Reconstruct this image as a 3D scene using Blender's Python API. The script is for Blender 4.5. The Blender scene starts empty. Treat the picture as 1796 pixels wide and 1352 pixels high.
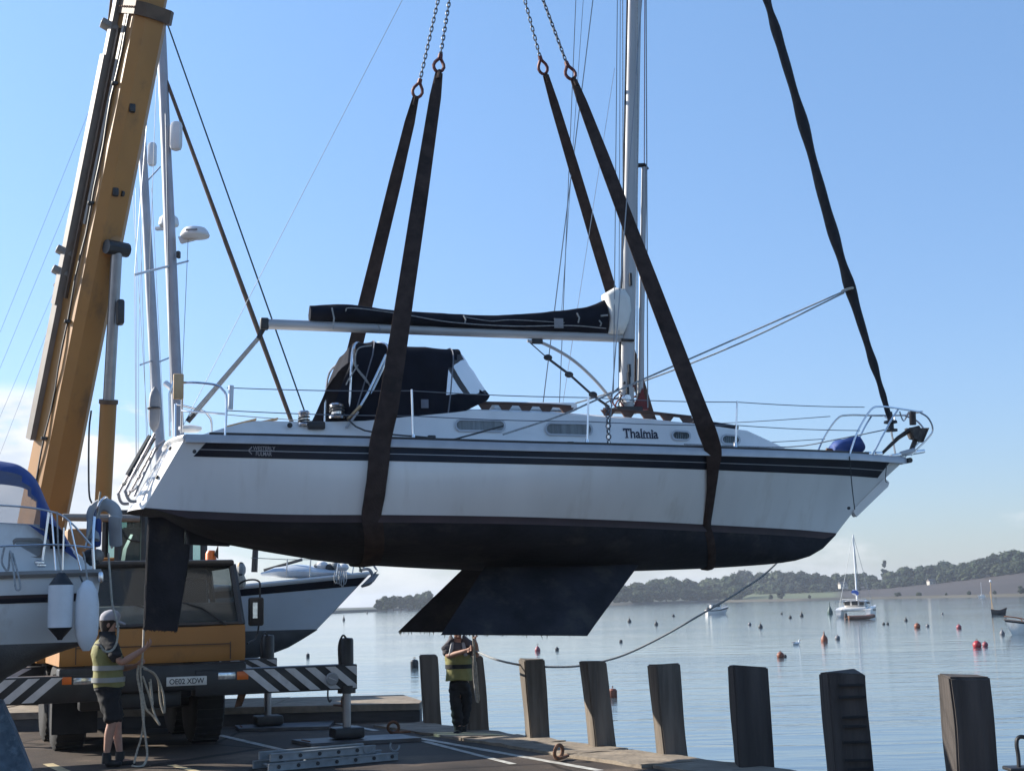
import bpy, bmesh, math, random
import numpy as np
from mathutils import Vector, Matrix, noise
R = math.radians
rnd = random.Random(7)
sc = bpy.context.scene
col = sc.collection

# ------------------------------------------------------------------ camera
F_PX, IW, IH = 2500.0, 1796.0, 1352.0
PITCH, ROLL = math.atan(381.0 / F_PX), R(1.40)
CAM = Vector((0, 0, 1.75))
cF = Vector((0, math.cos(PITCH), math.sin(PITCH)))
cU0 = Vector((0, -math.sin(PITCH), math.cos(PITCH)))
cR0 = Vector((1, 0, 0))
cR = cR0 * math.cos(ROLL) - cU0 * math.sin(ROLL)
cU = cU0 * math.cos(ROLL) + cR0 * math.sin(ROLL)
cam = bpy.data.objects.new('camera', bpy.data.cameras.new('camera'))
col.objects.link(cam)
cam.data.sensor_width = 36.0
cam.data.lens = F_PX / IW * 36.0
cam.data.clip_start, cam.data.clip_end = 0.1, 20000.0
m3 = Matrix((cR, cU, -cF)).transposed()
cam.matrix_world = Matrix.Translation(CAM) @ m3.to_4x4()
sc.camera = cam

# ------------------------------------------------------------------ light
SUN_EL, SUN_AZ = R(27), R(-70)          # azimuth from +Y, negative = left
sdir = Vector((math.sin(SUN_AZ) * math.cos(SUN_EL), math.cos(SUN_AZ) * math.cos(SUN_EL), math.sin(SUN_EL)))
sun = bpy.data.objects.new('sun', bpy.data.lights.new('sun', 'SUN'))
col.objects.link(sun)
sun.data.energy = 5.0
sun.data.angle = R(0.55)
sun.data.color = (1.0, 0.93, 0.82)
sun.rotation_euler = sdir.to_track_quat('Z', 'Y').to_euler()
sun.location = sdir * 60
world = bpy.data.worlds.new('World'); sc.world = world
world.use_nodes = True
sc.view_settings.view_transform = 'Standard'
sc.view_settings.look = 'None'
sc.view_settings.gamma = 1.0
sc.view_settings.use_curve_mapping = False
sc.view_settings.exposure = 0.95
sc.cycles.max_bounces = 8
sc.cycles.transparent_max_bounces = 16
sc.cycles.volume_bounces = 0
sc.cycles.caustics_reflective = False
sc.cycles.caustics_refractive = False

def build_world():
    nt = world.node_tree; N = nt.nodes; L = nt.links
    N.clear()
    out = N.new('ShaderNodeOutputWorld'); bg = N.new('ShaderNodeBackground')
    sky = N.new('ShaderNodeTexSky'); sky.sky_type = 'NISHITA'; sky.sun_disc = False
    sky.sun_elevation = SUN_EL; sky.sun_rotation = SUN_AZ
    sky.air_density = 1.0; sky.dust_density = 0.35; sky.ozone_density = 2.2; sky.altitude = 0
    tc = N.new('ShaderNodeTexCoord')
    sep = N.new('ShaderNodeSeparateXYZ'); L.new(tc.outputs['Generated'], sep.inputs[0])
    mp = N.new('ShaderNodeMapping'); mp.inputs['Scale'].default_value = (5, 5, 15)
    mp.inputs['Location'].default_value = (3.1, 0.7, 0.25)
    L.new(tc.outputs['Generated'], mp.inputs[0])
    nz = N.new('ShaderNodeTexNoise'); nz.inputs['Scale'].default_value = 1.6
    nz.inputs['Detail'].default_value = 9; nz.inputs['Roughness'].default_value = 0.58
    L.new(mp.outputs[0], nz.inputs['Vector'])
    def mr(src, a, b, c, d, smooth=True):
        m = N.new('ShaderNodeMapRange')
        if smooth: m.interpolation_type = 'SMOOTHSTEP'
        m.inputs[1].default_value = a; m.inputs[2].default_value = b
        m.inputs[3].default_value = c; m.inputs[4].default_value = d
        L.new(src, m.inputs[0]); return m.outputs[0]
    def mth(op, a, b):
        m = N.new('ShaderNodeMath'); m.operation = op
        for i, v in enumerate((a, b)):
            if isinstance(v, (int, float)): m.inputs[i].default_value = v
            else: L.new(v, m.inputs[i])
        return m.outputs[0]
    # more cloud towards the sun's side of the sky
    side = mr(sep.outputs['X'], -0.34, -0.12, 0.42, 0.0)
    top = mth('ADD', mr(sep.outputs['X'], -0.30, -0.10, 0.155, 0.105), 0.0)
    fall = mth('SUBTRACT', 1.0, mth('DIVIDE', sep.outputs['Z'], top))
    dens = mth('ADD', mth('ADD', nz.outputs['Fac'], side), mth('MULTIPLY', fall, 0.42))
    mask = mth('MULTIPLY', mr(dens, 0.80, 0.94, 0, 1), mr(fall, 0.0, 0.10, 0, 1))
    amt = mth('MULTIPLY', mask, mr(sep.outputs['X'], -0.28, 0.0, 0.9, 0.36))
    mix = N.new('ShaderNodeMixRGB')
    cc_ = N.new('ShaderNodeValToRGB'); q_ = cc_.color_ramp.elements
    q_[0].position = 0.40; q_[0].color = (4.0, 4.3, 4.8, 1); q_[1].position = 0.62; q_[1].color = (5.7, 5.7, 5.75, 1)
    nb_ = N.new('ShaderNodeTexNoise'); nb_.inputs['Scale'].default_value = 3.2; nb_.inputs['Detail'].default_value = 7
    L.new(mp.outputs[0], nb_.inputs['Vector']); L.new(nb_.outputs['Fac'], cc_.inputs[0]); L.new(cc_.outputs[0], mix.inputs[2])
    tint = N.new('ShaderNodeMixRGB'); tint.blend_type = 'MULTIPLY'; tint.inputs[0].default_value = 1
    cr_ = N.new('ShaderNodeValToRGB'); e_ = cr_.color_ramp.elements
    e_[0].position = 0.0; e_[0].color = (0.54, 0.585, 0.77, 1); e_[1].position = 0.46; e_[1].color = (1.02, 1.16, 1.26, 1)
    k_ = e_.new(0.14); k_.color = (0.72, 0.79, 0.95, 1)
    L.new(sep.outputs['Z'], cr_.inputs[0]); L.new(cr_.outputs[0], tint.inputs[2]); L.new(sky.outputs[0], tint.inputs[1])
    L.new(amt, mix.inputs[0]); L.new(tint.outputs[0], mix.inputs[1])
    L.new(mix.outputs[0], bg.inputs[0])
    bg.inputs[1].default_value = 0.10
    L.new(bg.outputs[0], out.inputs[0])
build_world()

# ------------------------------------------------------------------ pixel rays
def ray(px, py):
    d = cF + cR * ((px - IW / 2) / F_PX) - cU * ((py - IH / 2) / F_PX)
    return d
def W(px, py, Y):                 # point on the vertical plane y = Y
    d = ray(px, py); return CAM + d * (Y / d.y)
def G(px, py, z=0.0):             # point on the level plane at height z
    d = ray(px, py); t = (z - CAM.z) / d.z
    return CAM + d * t
WATER_Z = -1.25

class Frame:
    def __init__(s, o, yaw):
        s.o = Vector(o); s.yaw = yaw
        s.m = Matrix.Translation(s.o) @ Matrix.Rotation(yaw, 4, 'Z')
        s.i = s.m.inverted()
        s.c = s.i @ CAM
    def at(s, px, py, val, ax=1):   # pixel -> local point on the local plane coord[ax] = val
        d = s.i.to_3x3() @ ray(px, py)
        return s.c + d * ((val - s.c[ax]) / d[ax])
    def loc(s, w): return s.i @ Vector(w)
    def w(s, l): return s.m @ Vector(l)

# ------------------------------------------------------------------ materials
MATS = {}
def mat(name, color, rough=0.6, metal=0.0, var=0.15, scale=6.0, bump=0.0, bscale=60.0, stretch=(1, 1, 1), alpha=None,
        dirt=None, dirt_amt=0.0, dirt_scale=2.0, coat=0.0, spec=0.5, transl=0.0):
    m = bpy.data.materials.new(name); m.use_nodes = True
    N = m.node_tree.nodes; L = m.node_tree.links
    p = N['Principled BSDF']
    p.inputs['Roughness'].default_value = rough; p.inputs['Metallic'].default_value = metal
    p.inputs['Specular IOR Level'].default_value = spec
    p.inputs['Coat Weight'].default_value = coat
    tc = N.new('ShaderNodeTexCoord'); mp = N.new('ShaderNodeMapping')
    mp.inputs['Scale'].default_value = stretch
    L.new(tc.outputs['Object'], mp.inputs[0])
    nz = N.new('ShaderNodeTexNoise'); nz.inputs['Scale'].default_value = scale; nz.inputs['Detail'].default_value = 6
    L.new(mp.outputs[0], nz.inputs['Vector'])
    r = N.new('ShaderNodeMapRange'); r.inputs[1].default_value = 0.3; r.inputs[2].default_value = 0.7
    r.inputs[3].default_value = 1 - var; r.inputs[4].default_value = 1 + var
    L.new(nz.outputs['Fac'], r.inputs[0])
    mx = N.new('ShaderNodeMixRGB'); mx.blend_type = 'MULTIPLY'; mx.inputs[0].default_value = 1
    mx.inputs[1].default_value = (*color, 1); L.new(r.outputs[0], mx.inputs[2])
    c = mx.outputs[0]
    if dirt:
        n2 = N.new('ShaderNodeTexNoise'); n2.inputs['Scale'].default_value = dirt_scale; n2.inputs['Detail'].default_value = 8
        n2.inputs['Roughness'].default_value = 0.65
        L.new(mp.outputs[0], n2.inputs['Vector'])
        r2 = N.new('ShaderNodeMapRange'); r2.interpolation_type = 'SMOOTHSTEP'
        r2.inputs[1].default_value = 0.5; r2.inputs[2].default_value = 0.72
        r2.inputs[3].default_value = 0; r2.inputs[4].default_value = dirt_amt
        L.new(n2.outputs['Fac'], r2.inputs[0])
        m2 = N.new('ShaderNodeMixRGB'); m2.inputs[2].default_value = (*dirt, 1)
        L.new(r2.outputs[0], m2.inputs[0]); L.new(c, m2.inputs[1]); c = m2.outputs[0]
    L.new(c, p.inputs['Base Color'])
    if bump:
        b = N.new('ShaderNodeBump'); b.inputs['Strength'].default_value = bump; b.inputs['Distance'].default_value = 0.02
        n3 = N.new('ShaderNodeTexNoise'); n3.inputs['Scale'].default_value = bscale; n3.inputs['Detail'].default_value = 5
        L.new(mp.outputs[0], n3.inputs['Vector']); L.new(n3.outputs['Fac'], b.inputs['Height'])
        L.new(b.outputs[0], p.inputs['Normal'])
    if alpha is not None:
        p.inputs['Alpha'].default_value = alpha
    MATS[name] = m
    return m

mat('gelcoat', (0.71, 0.68, 0.64), 0.2, var=0.05, scale=1.2, dirt=(0.42, 0.35, 0.27), dirt_amt=0.26, dirt_scale=1.7, stretch=(2.0, 1, 0.35), bump=0.04, bscale=1.5)
mat('gelcoat_deck', (0.72, 0.72, 0.71), 0.4, var=0.05, scale=3, dirt=(0.45, 0.42, 0.36), dirt_amt=0.2)
mat('gelcoat_old', (0.66, 0.67, 0.66), 0.35, var=0.06, scale=2, dirt=(0.32, 0.25, 0.18), dirt_amt=0.4, dirt_scale=2.2, stretch=(1, 1, 0.5))
mat('gelcoat_blue', (0.58, 0.64, 0.70), 0.3, var=0.04, scale=2, dirt=(0.4, 0.36, 0.3), dirt_amt=0.2)
mat('navy', (0.009, 0.010, 0.017), 0.4, var=0.3, scale=2, spec=0.22)
mat('antifoul', (0.014, 0.014, 0.018), 0.8, var=0.4, scale=2.5, bump=0.35, bscale=18, dirt=(0.060, 0.052, 0.048), dirt_amt=0.6, dirt_scale=2.0, stretch=(0.7, 1, 1.3), spec=0.3)
mat('antifoul_keel', (0.020, 0.020, 0.025), 0.85, var=0.4, scale=3, bump=0.45, bscale=25, dirt=(0.062, 0.056, 0.05), dirt_amt=0.6, dirt_scale=2.6, spec=0.3)
mat('boot_red', (0.035, 0.017, 0.018), 0.6, var=0.3, scale=3)
mat('antifoul_grey', (0.10, 0.095, 0.09), 0.85, var=0.3, scale=3, bump=0.3, dirt=(0.05, 0.045, 0.04), dirt_amt=0.7)
mat('keel_blue', (0.085, 0.12, 0.155), 0.8, var=0.45, scale=9, bump=0.5, bscale=30, dirt=(0.23, 0.30, 0.36), dirt_amt=0.8, dirt_scale=7)
mat('rail_alu', (0.40, 0.40, 0.41), 0.4, 0.3, var=0.08)
mat('steel', (0.62, 0.63, 0.65), 0.25, 1.0, var=0.06)
mat('alu_mast', (0.42, 0.42, 0.42), 0.5, 0.3, var=0.08, scale=3, stretch=(1, 1, 0.3))
mat('alu_mast_far', (0.34, 0.36, 0.40), 0.5, 0.3, var=0.1, scale=3)
mat('wire', (0.20, 0.22, 0.24), 0.4, 0.6, var=0.1)
mat('ladder_steel', (0.24, 0.23, 0.24), 0.35, 0.7, var=0.2)
mat('wire_pale', (0.5, 0.52, 0.55), 0.4, 0.5, var=0.1)
mat('canvas_navy', (0.010, 0.0115, 0.018), 0.9, var=0.25, scale=5, bump=0.25, bscale=9, spec=0.12)
mat('canvas_blue', (0.012, 0.045, 0.19), 0.7, var=0.2, scale=5, bump=0.35, bscale=7)
mat('canvas_trim', (0.16, 0.17, 0.2), 0.8)
mat('sailcloth', (0.72, 0.71, 0.66), 0.8, var=0.06, bump=0.4, bscale=12)
mat('genoa_uv', (0.009, 0.010, 0.015), 0.85, var=0.3, scale=14, bump=0.7, bscale=16)
mat('teak', (0.085, 0.04, 0.026), 0.6, var=0.3, scale=14, stretch=(0.2, 1, 1))
mat('plywood', (0.50, 0.33, 0.17), 0.6, var=0.2, scale=12, stretch=(1, 1, 0.2))
mat('rope', (0.42, 0.38, 0.31), 0.9, var=0.25, scale=40, bump=0.5, bscale=120)
mat('rope_grey', (0.30, 0.31, 0.31), 0.9, var=0.25, scale=40, bump=0.4, bscale=120)
mat('rope_red', (0.15, 0.032, 0.032), 0.9, var=0.25, scale=40)
mat('rope_dark', (0.05, 0.055, 0.06), 0.9, var=0.25, scale=40)
mat('rubber', (0.014, 0.014, 0.015), 0.85, var=0.3, scale=8, bump=0.3, bscale=40)
mat('black_paint', (0.016, 0.017, 0.019), 0.45, var=0.3, scale=5, dirt=(0.06, 0.055, 0.05), dirt_amt=0.5)
mat('black_plastic', (0.018, 0.018, 0.020), 0.5, var=0.2)
mat('strap', (0.046, 0.031, 0.027), 0.92, spec=0.2, var=0.3, scale=9, bump=0.5, bscale=70, dirt=(0.016, 0.014, 0.014), dirt_amt=0.8, dirt_scale=2.2)
mat('shackle_red', (0.11, 0.028, 0.026), 0.6, 0.2, var=0.3, scale=20)
mat('chain', (0.10, 0.11, 0.125), 0.5, 0.6, var=0.3, scale=30)
mat('crane_yellow', (0.37, 0.175, 0.045), 0.5, var=0.10, scale=1.4, dirt=(0.13, 0.075, 0.035), dirt_amt=0.65, dirt_scale=2.2, bump=0.05, bscale=30, stretch=(1, 1, 0.5))
mat('crane_grey', (0.22, 0.20, 0.18), 0.55, 0.1, var=0.15, scale=4, dirt=(0.16, 0.12, 0.09), dirt_amt=0.5)
mat('crane_brown', (0.10, 0.062, 0.038), 0.6, 0.1, var=0.3, scale=6)
mat('chrome', (0.26, 0.27, 0.29), 0.3, 0.7, var=0.1)
mat('rusty', (0.17, 0.085, 0.05), 0.85, 0.2, var=0.4, scale=14, bump=0.5)
mat('amber', (0.75, 0.16, 0.015), 0.35, var=0.1)
mat('headlight', (0.55, 0.58, 0.60), 0.15, 0.7, var=0.25, scale=30)
mat('plate_white', (0.66, 0.66, 0.62), 0.5, var=0.06)
mat('stripe_white', (0.60, 0.60, 0.60), 0.55, var=0.12, scale=6, dirt=(0.2, 0.18, 0.16), dirt_amt=0.5)
mat('steel_plate', (0.09, 0.095, 0.105), 0.5, 0.3, var=0.3, scale=5, dirt=(0.10, 0.07, 0.05), dirt_amt=0.5)
mat('alu_ladder', (0.22, 0.245, 0.26), 0.55, 0.2, var=0.2, scale=10)
mat('pile_wood', (0.13, 0.105, 0.085), 0.9, var=0.45, scale=7, bump=0.9, bscale=22, stretch=(1, 1, 0.08), dirt=(0.035, 0.03, 0.028), dirt_amt=0.75, dirt_scale=3)
mat('pile_wood_dark', (0.050, 0.042, 0.038), 0.9, var=0.5, scale=7, bump=1.0, bscale=22, stretch=(1, 1, 0.08), dirt=(0.014, 0.013, 0.014), dirt_amt=0.85, dirt_scale=3)
mat('anchor_steel', (0.065, 0.055, 0.05), 0.7, 0.3, var=0.4, scale=14, bump=0.5)
mat('pile_wood_old', (0.130, 0.108, 0.086), 0.9, var=0.45, scale=9, bump=0.9, bscale=26, stretch=(1, 1, 0.1), dirt=(0.055, 0.047, 0.042), dirt_amt=0.8, dirt_scale=3)
mat('concrete', (0.25, 0.205, 0.155), 0.92, var=0.3, scale=5, bump=0.8, bscale=14, dirt=(0.10, 0.08, 0.06), dirt_amt=0.7, dirt_scale=2.5)
mat('concrete_dark', (0.055, 0.054, 0.055), 0.7, var=0.35, scale=2, bump=0.6, bscale=9, stretch=(0.5, 1, 2), dirt=(0.04, 0.04, 0.042), dirt_amt=0.7)  # darkened so the kerb front carries its shade in the colour
mat('road_paint', (0.46, 0.45, 0.41), 0.8, var=0.3, scale=9, dirt=(0.11, 0.10, 0.09), dirt_amt=0.85, dirt_scale=4)
mat('road_paint_yellow', (0.45, 0.36, 0.20), 0.8, var=0.3, scale=9, dirt=(0.12, 0.10, 0.09), dirt_amt=0.7, dirt_scale=4)
mat('skin', (0.40, 0.225, 0.16), 0.55, var=0.1, scale=20)
mat('tshirt_black', (0.014, 0.015, 0.018), 0.9, var=0.25, scale=9, bump=0.5, bscale=14)
mat('tshirt_grey', (0.07, 0.065, 0.075), 0.9, var=0.25, scale=9, bump=0.5, bscale=14)
mat('trousers_black', (0.009, 0.010, 0.013), 0.9, var=0.25, scale=9, bump=0.6, bscale=14)
mat('hivis', (0.215, 0.205, 0.075), 0.8, var=0.15, scale=9, bump=0.5, bscale=16)
mat('hivis_band', (0.27, 0.28, 0.27), 0.4, var=0.1)
mat('cap_grey', (0.33, 0.33, 0.36), 0.85, var=0.1)
mat('hair', (0.03, 0.022, 0.018), 0.8)
mat('boot', (0.010, 0.010, 0.011), 0.7, var=0.2)
mat('fender_white', (0.62, 0.63, 0.64), 0.4, var=0.06, scale=6, dirt=(0.3, 0.27, 0.25), dirt_amt=0.4)
mat('lifebuoy_grey', (0.30, 0.31, 0.32), 0.75, var=0.15)
mat('radome', (0.68, 0.69, 0.70), 0.4, var=0.04)
mat('grey_dan', (0.24, 0.24, 0.25), 0.6)
mat('white_plastic', (0.70, 0.71, 0.72), 0.45, var=0.05)
mat('curtain', (0.62, 0.62, 0.58), 0.9, var=0.3, scale=22, stretch=(1, 0.2, 0.05))
mat('interior', (0.20, 0.20, 0.20), 0.8)
mat('text_navy', (0.010, 0.012, 0.035), 0.5)
mat('text_grey', (0.30, 0.28, 0.28), 0.5)
mat('buoy_orange', (0.20, 0.062, 0.032), 0.55, var=0.25, scale=3)
mat('buoy_red', (0.34, 0.026, 0.034), 0.45, var=0.15, scale=3)
mat('buoy_pink', (0.26, 0.06, 0.075), 0.5, var=0.2, scale=3)
mat('buoy_dark', (0.045, 0.05, 0.055), 0.6, var=0.3, scale=3)
mat('buoy_grey', (0.16, 0.16, 0.17), 0.6, var=0.3, scale=3)
mat('buoy_green', (0.012, 0.05, 0.045), 0.5, var=0.2, scale=3)
mat('buoy_black', (0.010, 0.013, 0.018), 0.4, var=0.2, scale=3)
mat('weed', (0.035, 0.03, 0.018), 0.9, var=0.4, scale=10, bump=0.6)
mat('flag_blue', (0.03, 0.10, 0.42), 0.8); mat('flag_white', (0.75, 0.75, 0.75), 0.8)
mat('wood_hull', (0.17, 0.075, 0.04), 0.5, var=0.2)
mat('bark', (0.05, 0.04, 0.03), 0.9, var=0.3)
for i, c in enumerate([(0.028, 0.046, 0.022), (0.040, 0.058, 0.026), (0.035, 0.046, 0.030), (0.052, 0.068, 0.034), (0.026, 0.040, 0.023)]):
    mat('leaf_%d' % i, c, 0.8, var=0.5, scale=0.35, spec=0.2)
mat('conifer_leaf', (0.028, 0.042, 0.028), 0.8, var=0.4, scale=0.5, spec=0.2)
mat('wall_render', (0.45, 0.42, 0.37), 0.8); mat('roof_slate', (0.12, 0.10, 0.095), 0.8)

def glass(name, tint, op, rough=0.03):
    m = bpy.data.materials.new(name); m.use_nodes = True
    N = m.node_tree.nodes; L = m.node_tree.links; N.clear()
    out = N.new('ShaderNodeOutputMaterial')
    tr = N.new('ShaderNodeBsdfTransparent'); tr.inputs[0].default_value = (*tint, 1)
    p = N.new('ShaderNodeBsdfPrincipled'); p.inputs['Base Color'].default_value = (*[c * 0.25 for c in tint], 1)
    p.inputs['Roughness'].default_value = rough
    mx = N.new('ShaderNodeMixShader'); mx.inputs[0].default_value = op
    tc = N.new('ShaderNodeTexCoord'); nz = N.new('ShaderNodeTexNoise'); nz.inputs['Scale'].default_value = 5
    b = N.new('ShaderNodeBump'); b.inputs['Strength'].default_value = 0.06
    L.new(tc.outputs['Object'], nz.inputs['Vector']); L.new(nz.outputs[0], b.inputs['Height']); L.new(b.outputs[0], p.inputs['Normal'])
    L.new(tr.outputs[0], mx.inputs[1]); L.new(p.outputs[0], mx.inputs[2]); L.new(mx.outputs[0], out.inputs[0])
    MATS[name] = m
glass('glass_dark', (0.55, 0.60, 0.60), 0.35)
glass('glass_port', (0.66, 0.68, 0.70), 0.22)
glass('glass_teal', (0.40, 0.62, 0.59), 0.35)
glass('vinyl', (0.86, 0.88, 0.92), 0.28, 0.12)

# ------------------------------------------------------------------ objects
def tag(o, label=None, cat=None, group=None, kind=None):
    if label: o['label'] = label
    if cat: o['category'] = cat
    if group: o['group'] = group
    if kind: o['kind'] = kind
    return o
def empty(name, loc, yaw=0, label=None, cat=None, group=None):
    o = bpy.data.objects.new(name, None); col.objects.link(o)
    o.location = loc; o.rotation_euler = (0, 0, yaw); o.empty_display_size = 0.2
    return tag(o, label, cat, group)
def link(name, me, parent=None):
    o = bpy.data.objects.new(name, me); col.objects.link(o)
    if parent: o.parent = parent
    return o

def perp(d):
    d = d.normalized()
    a = Vector((0, 0, 1)) if abs(d.z) < 0.9 else Vector((1, 0, 0))
    u = d.cross(a).normalized(); return u, d.cross(u).normalized()

class MB:
    def __init__(s): s.v = []; s.f = []; s.mi = []; s.cur = 0
    def add(s, vs, fs):
        b = len(s.v); s.v += [tuple(v) for v in vs]
        for f in fs: s.f.append([i + b for i in f]); s.mi.append(s.cur)
        return s
    def box(s, c, size, rot=None, taper=1.0):
        c = Vector(c); hx, hy, hz = [q / 2 for q in size]; vs = []
        for z in (-1, 1):
            t = 1.0 if z < 0 else taper
            for x, y in ((-1, -1), (1, -1), (1, 1), (-1, 1)):
                v = Vector((x * hx * t, y * hy * t, z * hz))
                if rot: v = rot @ v
                vs.append(c + v)
        return s.add(vs, [(3, 2, 1, 0), (4, 5, 6, 7), (0, 1, 5, 4), (1, 2, 6, 5), (2, 3, 7, 6), (3, 0, 4, 7)])
    def bbox(s, c, size, bev=0.02, rot=None):      # box with chamfered edges
        c = Vector(c); hx, hy, hz = [q / 2 for q in size]; bev = min(bev, hx * .9, hy * .9, hz * .9)
        bm = bmesh.new(); bmesh.ops.create_cube(bm, size=1.0)
        for v in bm.verts: v.co = Vector((v.co.x * size[0], v.co.y * size[1], v.co.z * size[2]))
        bmesh.ops.bevel(bm, geom=list(bm.edges), offset=bev, segments=2, profile=0.5, affect='EDGES')
        bm.verts.index_update()
        vs = [(c + (rot @ v.co if rot else v.co)) for v in bm.verts]
        fs = [[v.index for v in f.verts] for f in bm.faces]
        bm.free(); return s.add(vs, fs)
    def tube(s, pts, r, n=8, cap=True, sq=1.0):
        pts = [Vector(p) for p in pts]
        rs = r if isinstance(r, (list, tuple)) else [r] * len(pts)
        vs = []; k = len(pts); u = None
        for i, p in enumerate(pts):
            d = (pts[min(i + 1, k - 1)] - pts[max(i - 1, 0)])
            if d.length < 1e-9: d = Vector((0, 0, 1))
            d.normalize()
            if u is None: u, w = perp(d)
            else:
                u = (u - d * u.dot(d))
                u = u.normalized() if u.length > 1e-6 else perp(d)[0]
                w = d.cross(u)
            for j in range(n):
                a = 2 * math.pi * j / n
                vs.append(p + u * math.cos(a) * rs[i] + w * math.sin(a) * rs[i] * sq)
        fs = []
        for i in range(k - 1):
            for j in range(n):
                a = i * n + j; b = i * n + (j + 1) % n
                fs.append((a, b, b + n, a + n))
        if cap:
            fs.append(tuple(range(n - 1, -1, -1))); fs.append(tuple(range((k - 1) * n, k * n)))
        return s.add(vs, fs)
    def loft(s, rings, closed=True, cap=True):
        n = len(rings[0]); vs = [v for r in rings for v in r]; fs = []
        for i in range(len(rings) - 1):
            for j in range(n if closed else n - 1):
                a = i * n + j; b = i * n + (j + 1) % n
                fs.append((a, b, b + n, a + n))
        if cap and closed:
            fs.append(tuple(range(n - 1, -1, -1))); fs.append(tuple(range((len(rings) - 1) * n, len(rings) * n)))
        return s.add(vs, fs)
    def prism(s, poly, ext):
        poly = [Vector(p) for p in poly]; ext = Vector(ext); n = len(poly)
        fs = [tuple(range(n - 1, -1, -1)), tuple(range(n, 2 * n))]
        fs += [(i, (i + 1) % n, n + (i + 1) % n, n + i) for i in range(n)]
        return s.add(poly + [p + ext for p in poly], fs)
    def ball(s, c, r, nu=12, nv=8, sc3=(1, 1, 1)):
        c = Vector(c); vs = [c + Vector((0, 0, -r * sc3[2]))]; fs = []
        for i in range(1, nv):
            t = math.pi * i / nv - math.pi / 2
            for j in range(nu):
                a = 2 * math.pi * j / nu
                vs.append(c + Vector((r * math.cos(t) * math.cos(a) * sc3[0], r * math.cos(t) * math.sin(a) * sc3[1], r * math.sin(t) * sc3[2])))
        vs.append(c + Vector((0, 0, r * sc3[2]))); L = len(vs) - 1
        for j in range(nu):
            fs.append((0, 1 + (j + 1) % nu, 1 + j)); b = 1 + (nv - 2) * nu
            fs.append((b + j, b + (j + 1) % nu, L))
        for i in range(nv - 2):
            for j in range(nu):
                a = 1 + i * nu + j; b = 1 + i * nu + (j + 1) % nu
                fs.append((a, b, b + nu, a + nu))
        return s.add(vs, fs)
    def lathe(s, c, prof, n=16, axis=None):          # prof: (radius, height)
        c = Vector(c); q = (axis or Vector((0, 0, 1))).normalized().to_track_quat('Z', 'Y')
        rings = [[c + q @ Vector((r * math.cos(2 * math.pi * j / n), r * math.sin(2 * math.pi * j / n), h)) for j in range(n)] for r, h in prof]
        return s.loft(rings)
    def torus(s, c, Rr, r, axis, n=16, m=6, ell=1.0, arc=1.0):
        c = Vector(c); u, w = perp(Vector(axis))
        k = n + 1 if arc < 1 else n
        pts = [c + u * math.cos(2 * math.pi * arc * i / n) * Rr + w * math.sin(2 * math.pi * arc * i / n) * Rr * ell for i in range(k)]
        if arc < 1: return s.tube(pts, r, m)
        ax = Vector(axis).normalized(); rings = []
        for p in pts:
            o = (p - c).normalized()
            rings.append([p + o * math.cos(2 * math.pi * j / m) * r + ax * math.sin(2 * math.pi * j / m) * r for j in range(m)])
        rings.append(rings[0]); return s.loft(rings, cap=False)
    def build(s, name, material, parent=None, smooth=True, auto=35, label=None):
        me = bpy.data.meshes.new(name); me.from_pydata(s.v, [], s.f)
        ms = material if isinstance(material, (list, tuple)) else [material]
        for q in ms: me.materials.append(MATS[q] if isinstance(q, str) else q)
        for i, p in enumerate(me.polygons): p.material_index = s.mi[i]
        bm = bmesh.new(); bm.from_mesh(me)
        bmesh.ops.recalc_face_normals(bm, faces=bm.faces)
        if smooth:
            for e in bm.edges:
                if len(e.link_faces) == 2 and e.calc_face_angle(0) > R(auto): e.smooth = False
            for f in bm.faces: f.smooth = True
        bm.to_mesh(me); bm.free()
        me.update()
        o = link(name, me, parent)
        if label: o['label'] = label
        return o

def interp(x, pts):
    if x <= pts[0][0]: return pts[0][1]
    for (a, b), (c, d) in zip(pts, pts[1:]):
        if x <= c: return b + (d - b) * (x - a) / (c - a)
    return pts[-1][1]
def sinterp(x, pts):        # smooth (monotone-ish cubic) interpolation
    xs = [p[0] for p in pts]; ys = [p[1] for p in pts]; n = len(pts)
    if x <= xs[0]: return ys[0]
    if x >= xs[-1]: return ys[-1]
    i = max(k for k in range(n - 1) if xs[k] <= x)
    def sl(k):
        if k == 0: return (ys[1] - ys[0]) / (xs[1] - xs[0])
        if k == n - 1: return (ys[-1] - ys[-2]) / (xs[-1] - xs[-2])
        return (ys[k + 1] - ys[k - 1]) / (xs[k + 1] - xs[k - 1])
    h = xs[i + 1] - xs[i]; t = (x - xs[i]) / h
    return ((2 * t**3 - 3 * t**2 + 1) * ys[i] + (t**3 - 2 * t**2 + t) * h * sl(i) + (-2 * t**3 + 3 * t**2) * ys[i + 1] + (t**3 - t**2) * h * sl(i + 1))
def spline(pts, n=8):
    pts = [Vector(p) for p in pts]; out = []
    P = [pts[0] * 2 - pts[1]] + pts + [pts[-1] * 2 - pts[-2]]
    for i in range(1, len(P) - 2):
        for k in range(n):
            t = k / n; a, b, c, d = P[i - 1:i + 3]
            out.append(0.5 * ((2 * b) + (c - a) * t + (2 * a - 5 * b + 4 * c - d) * t * t + (-a + 3 * b - 3 * c + d) * t**3))
    out.append(pts[-1]); return out
def rope_obj(name, pts, r, material, parent=None, n=6, smooth_pts=6):
    p = spline(pts, smooth_pts) if smooth_pts and len(pts) > 2 else pts
    return MB().tube(p, r, n).build(name, material, parent)
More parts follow.
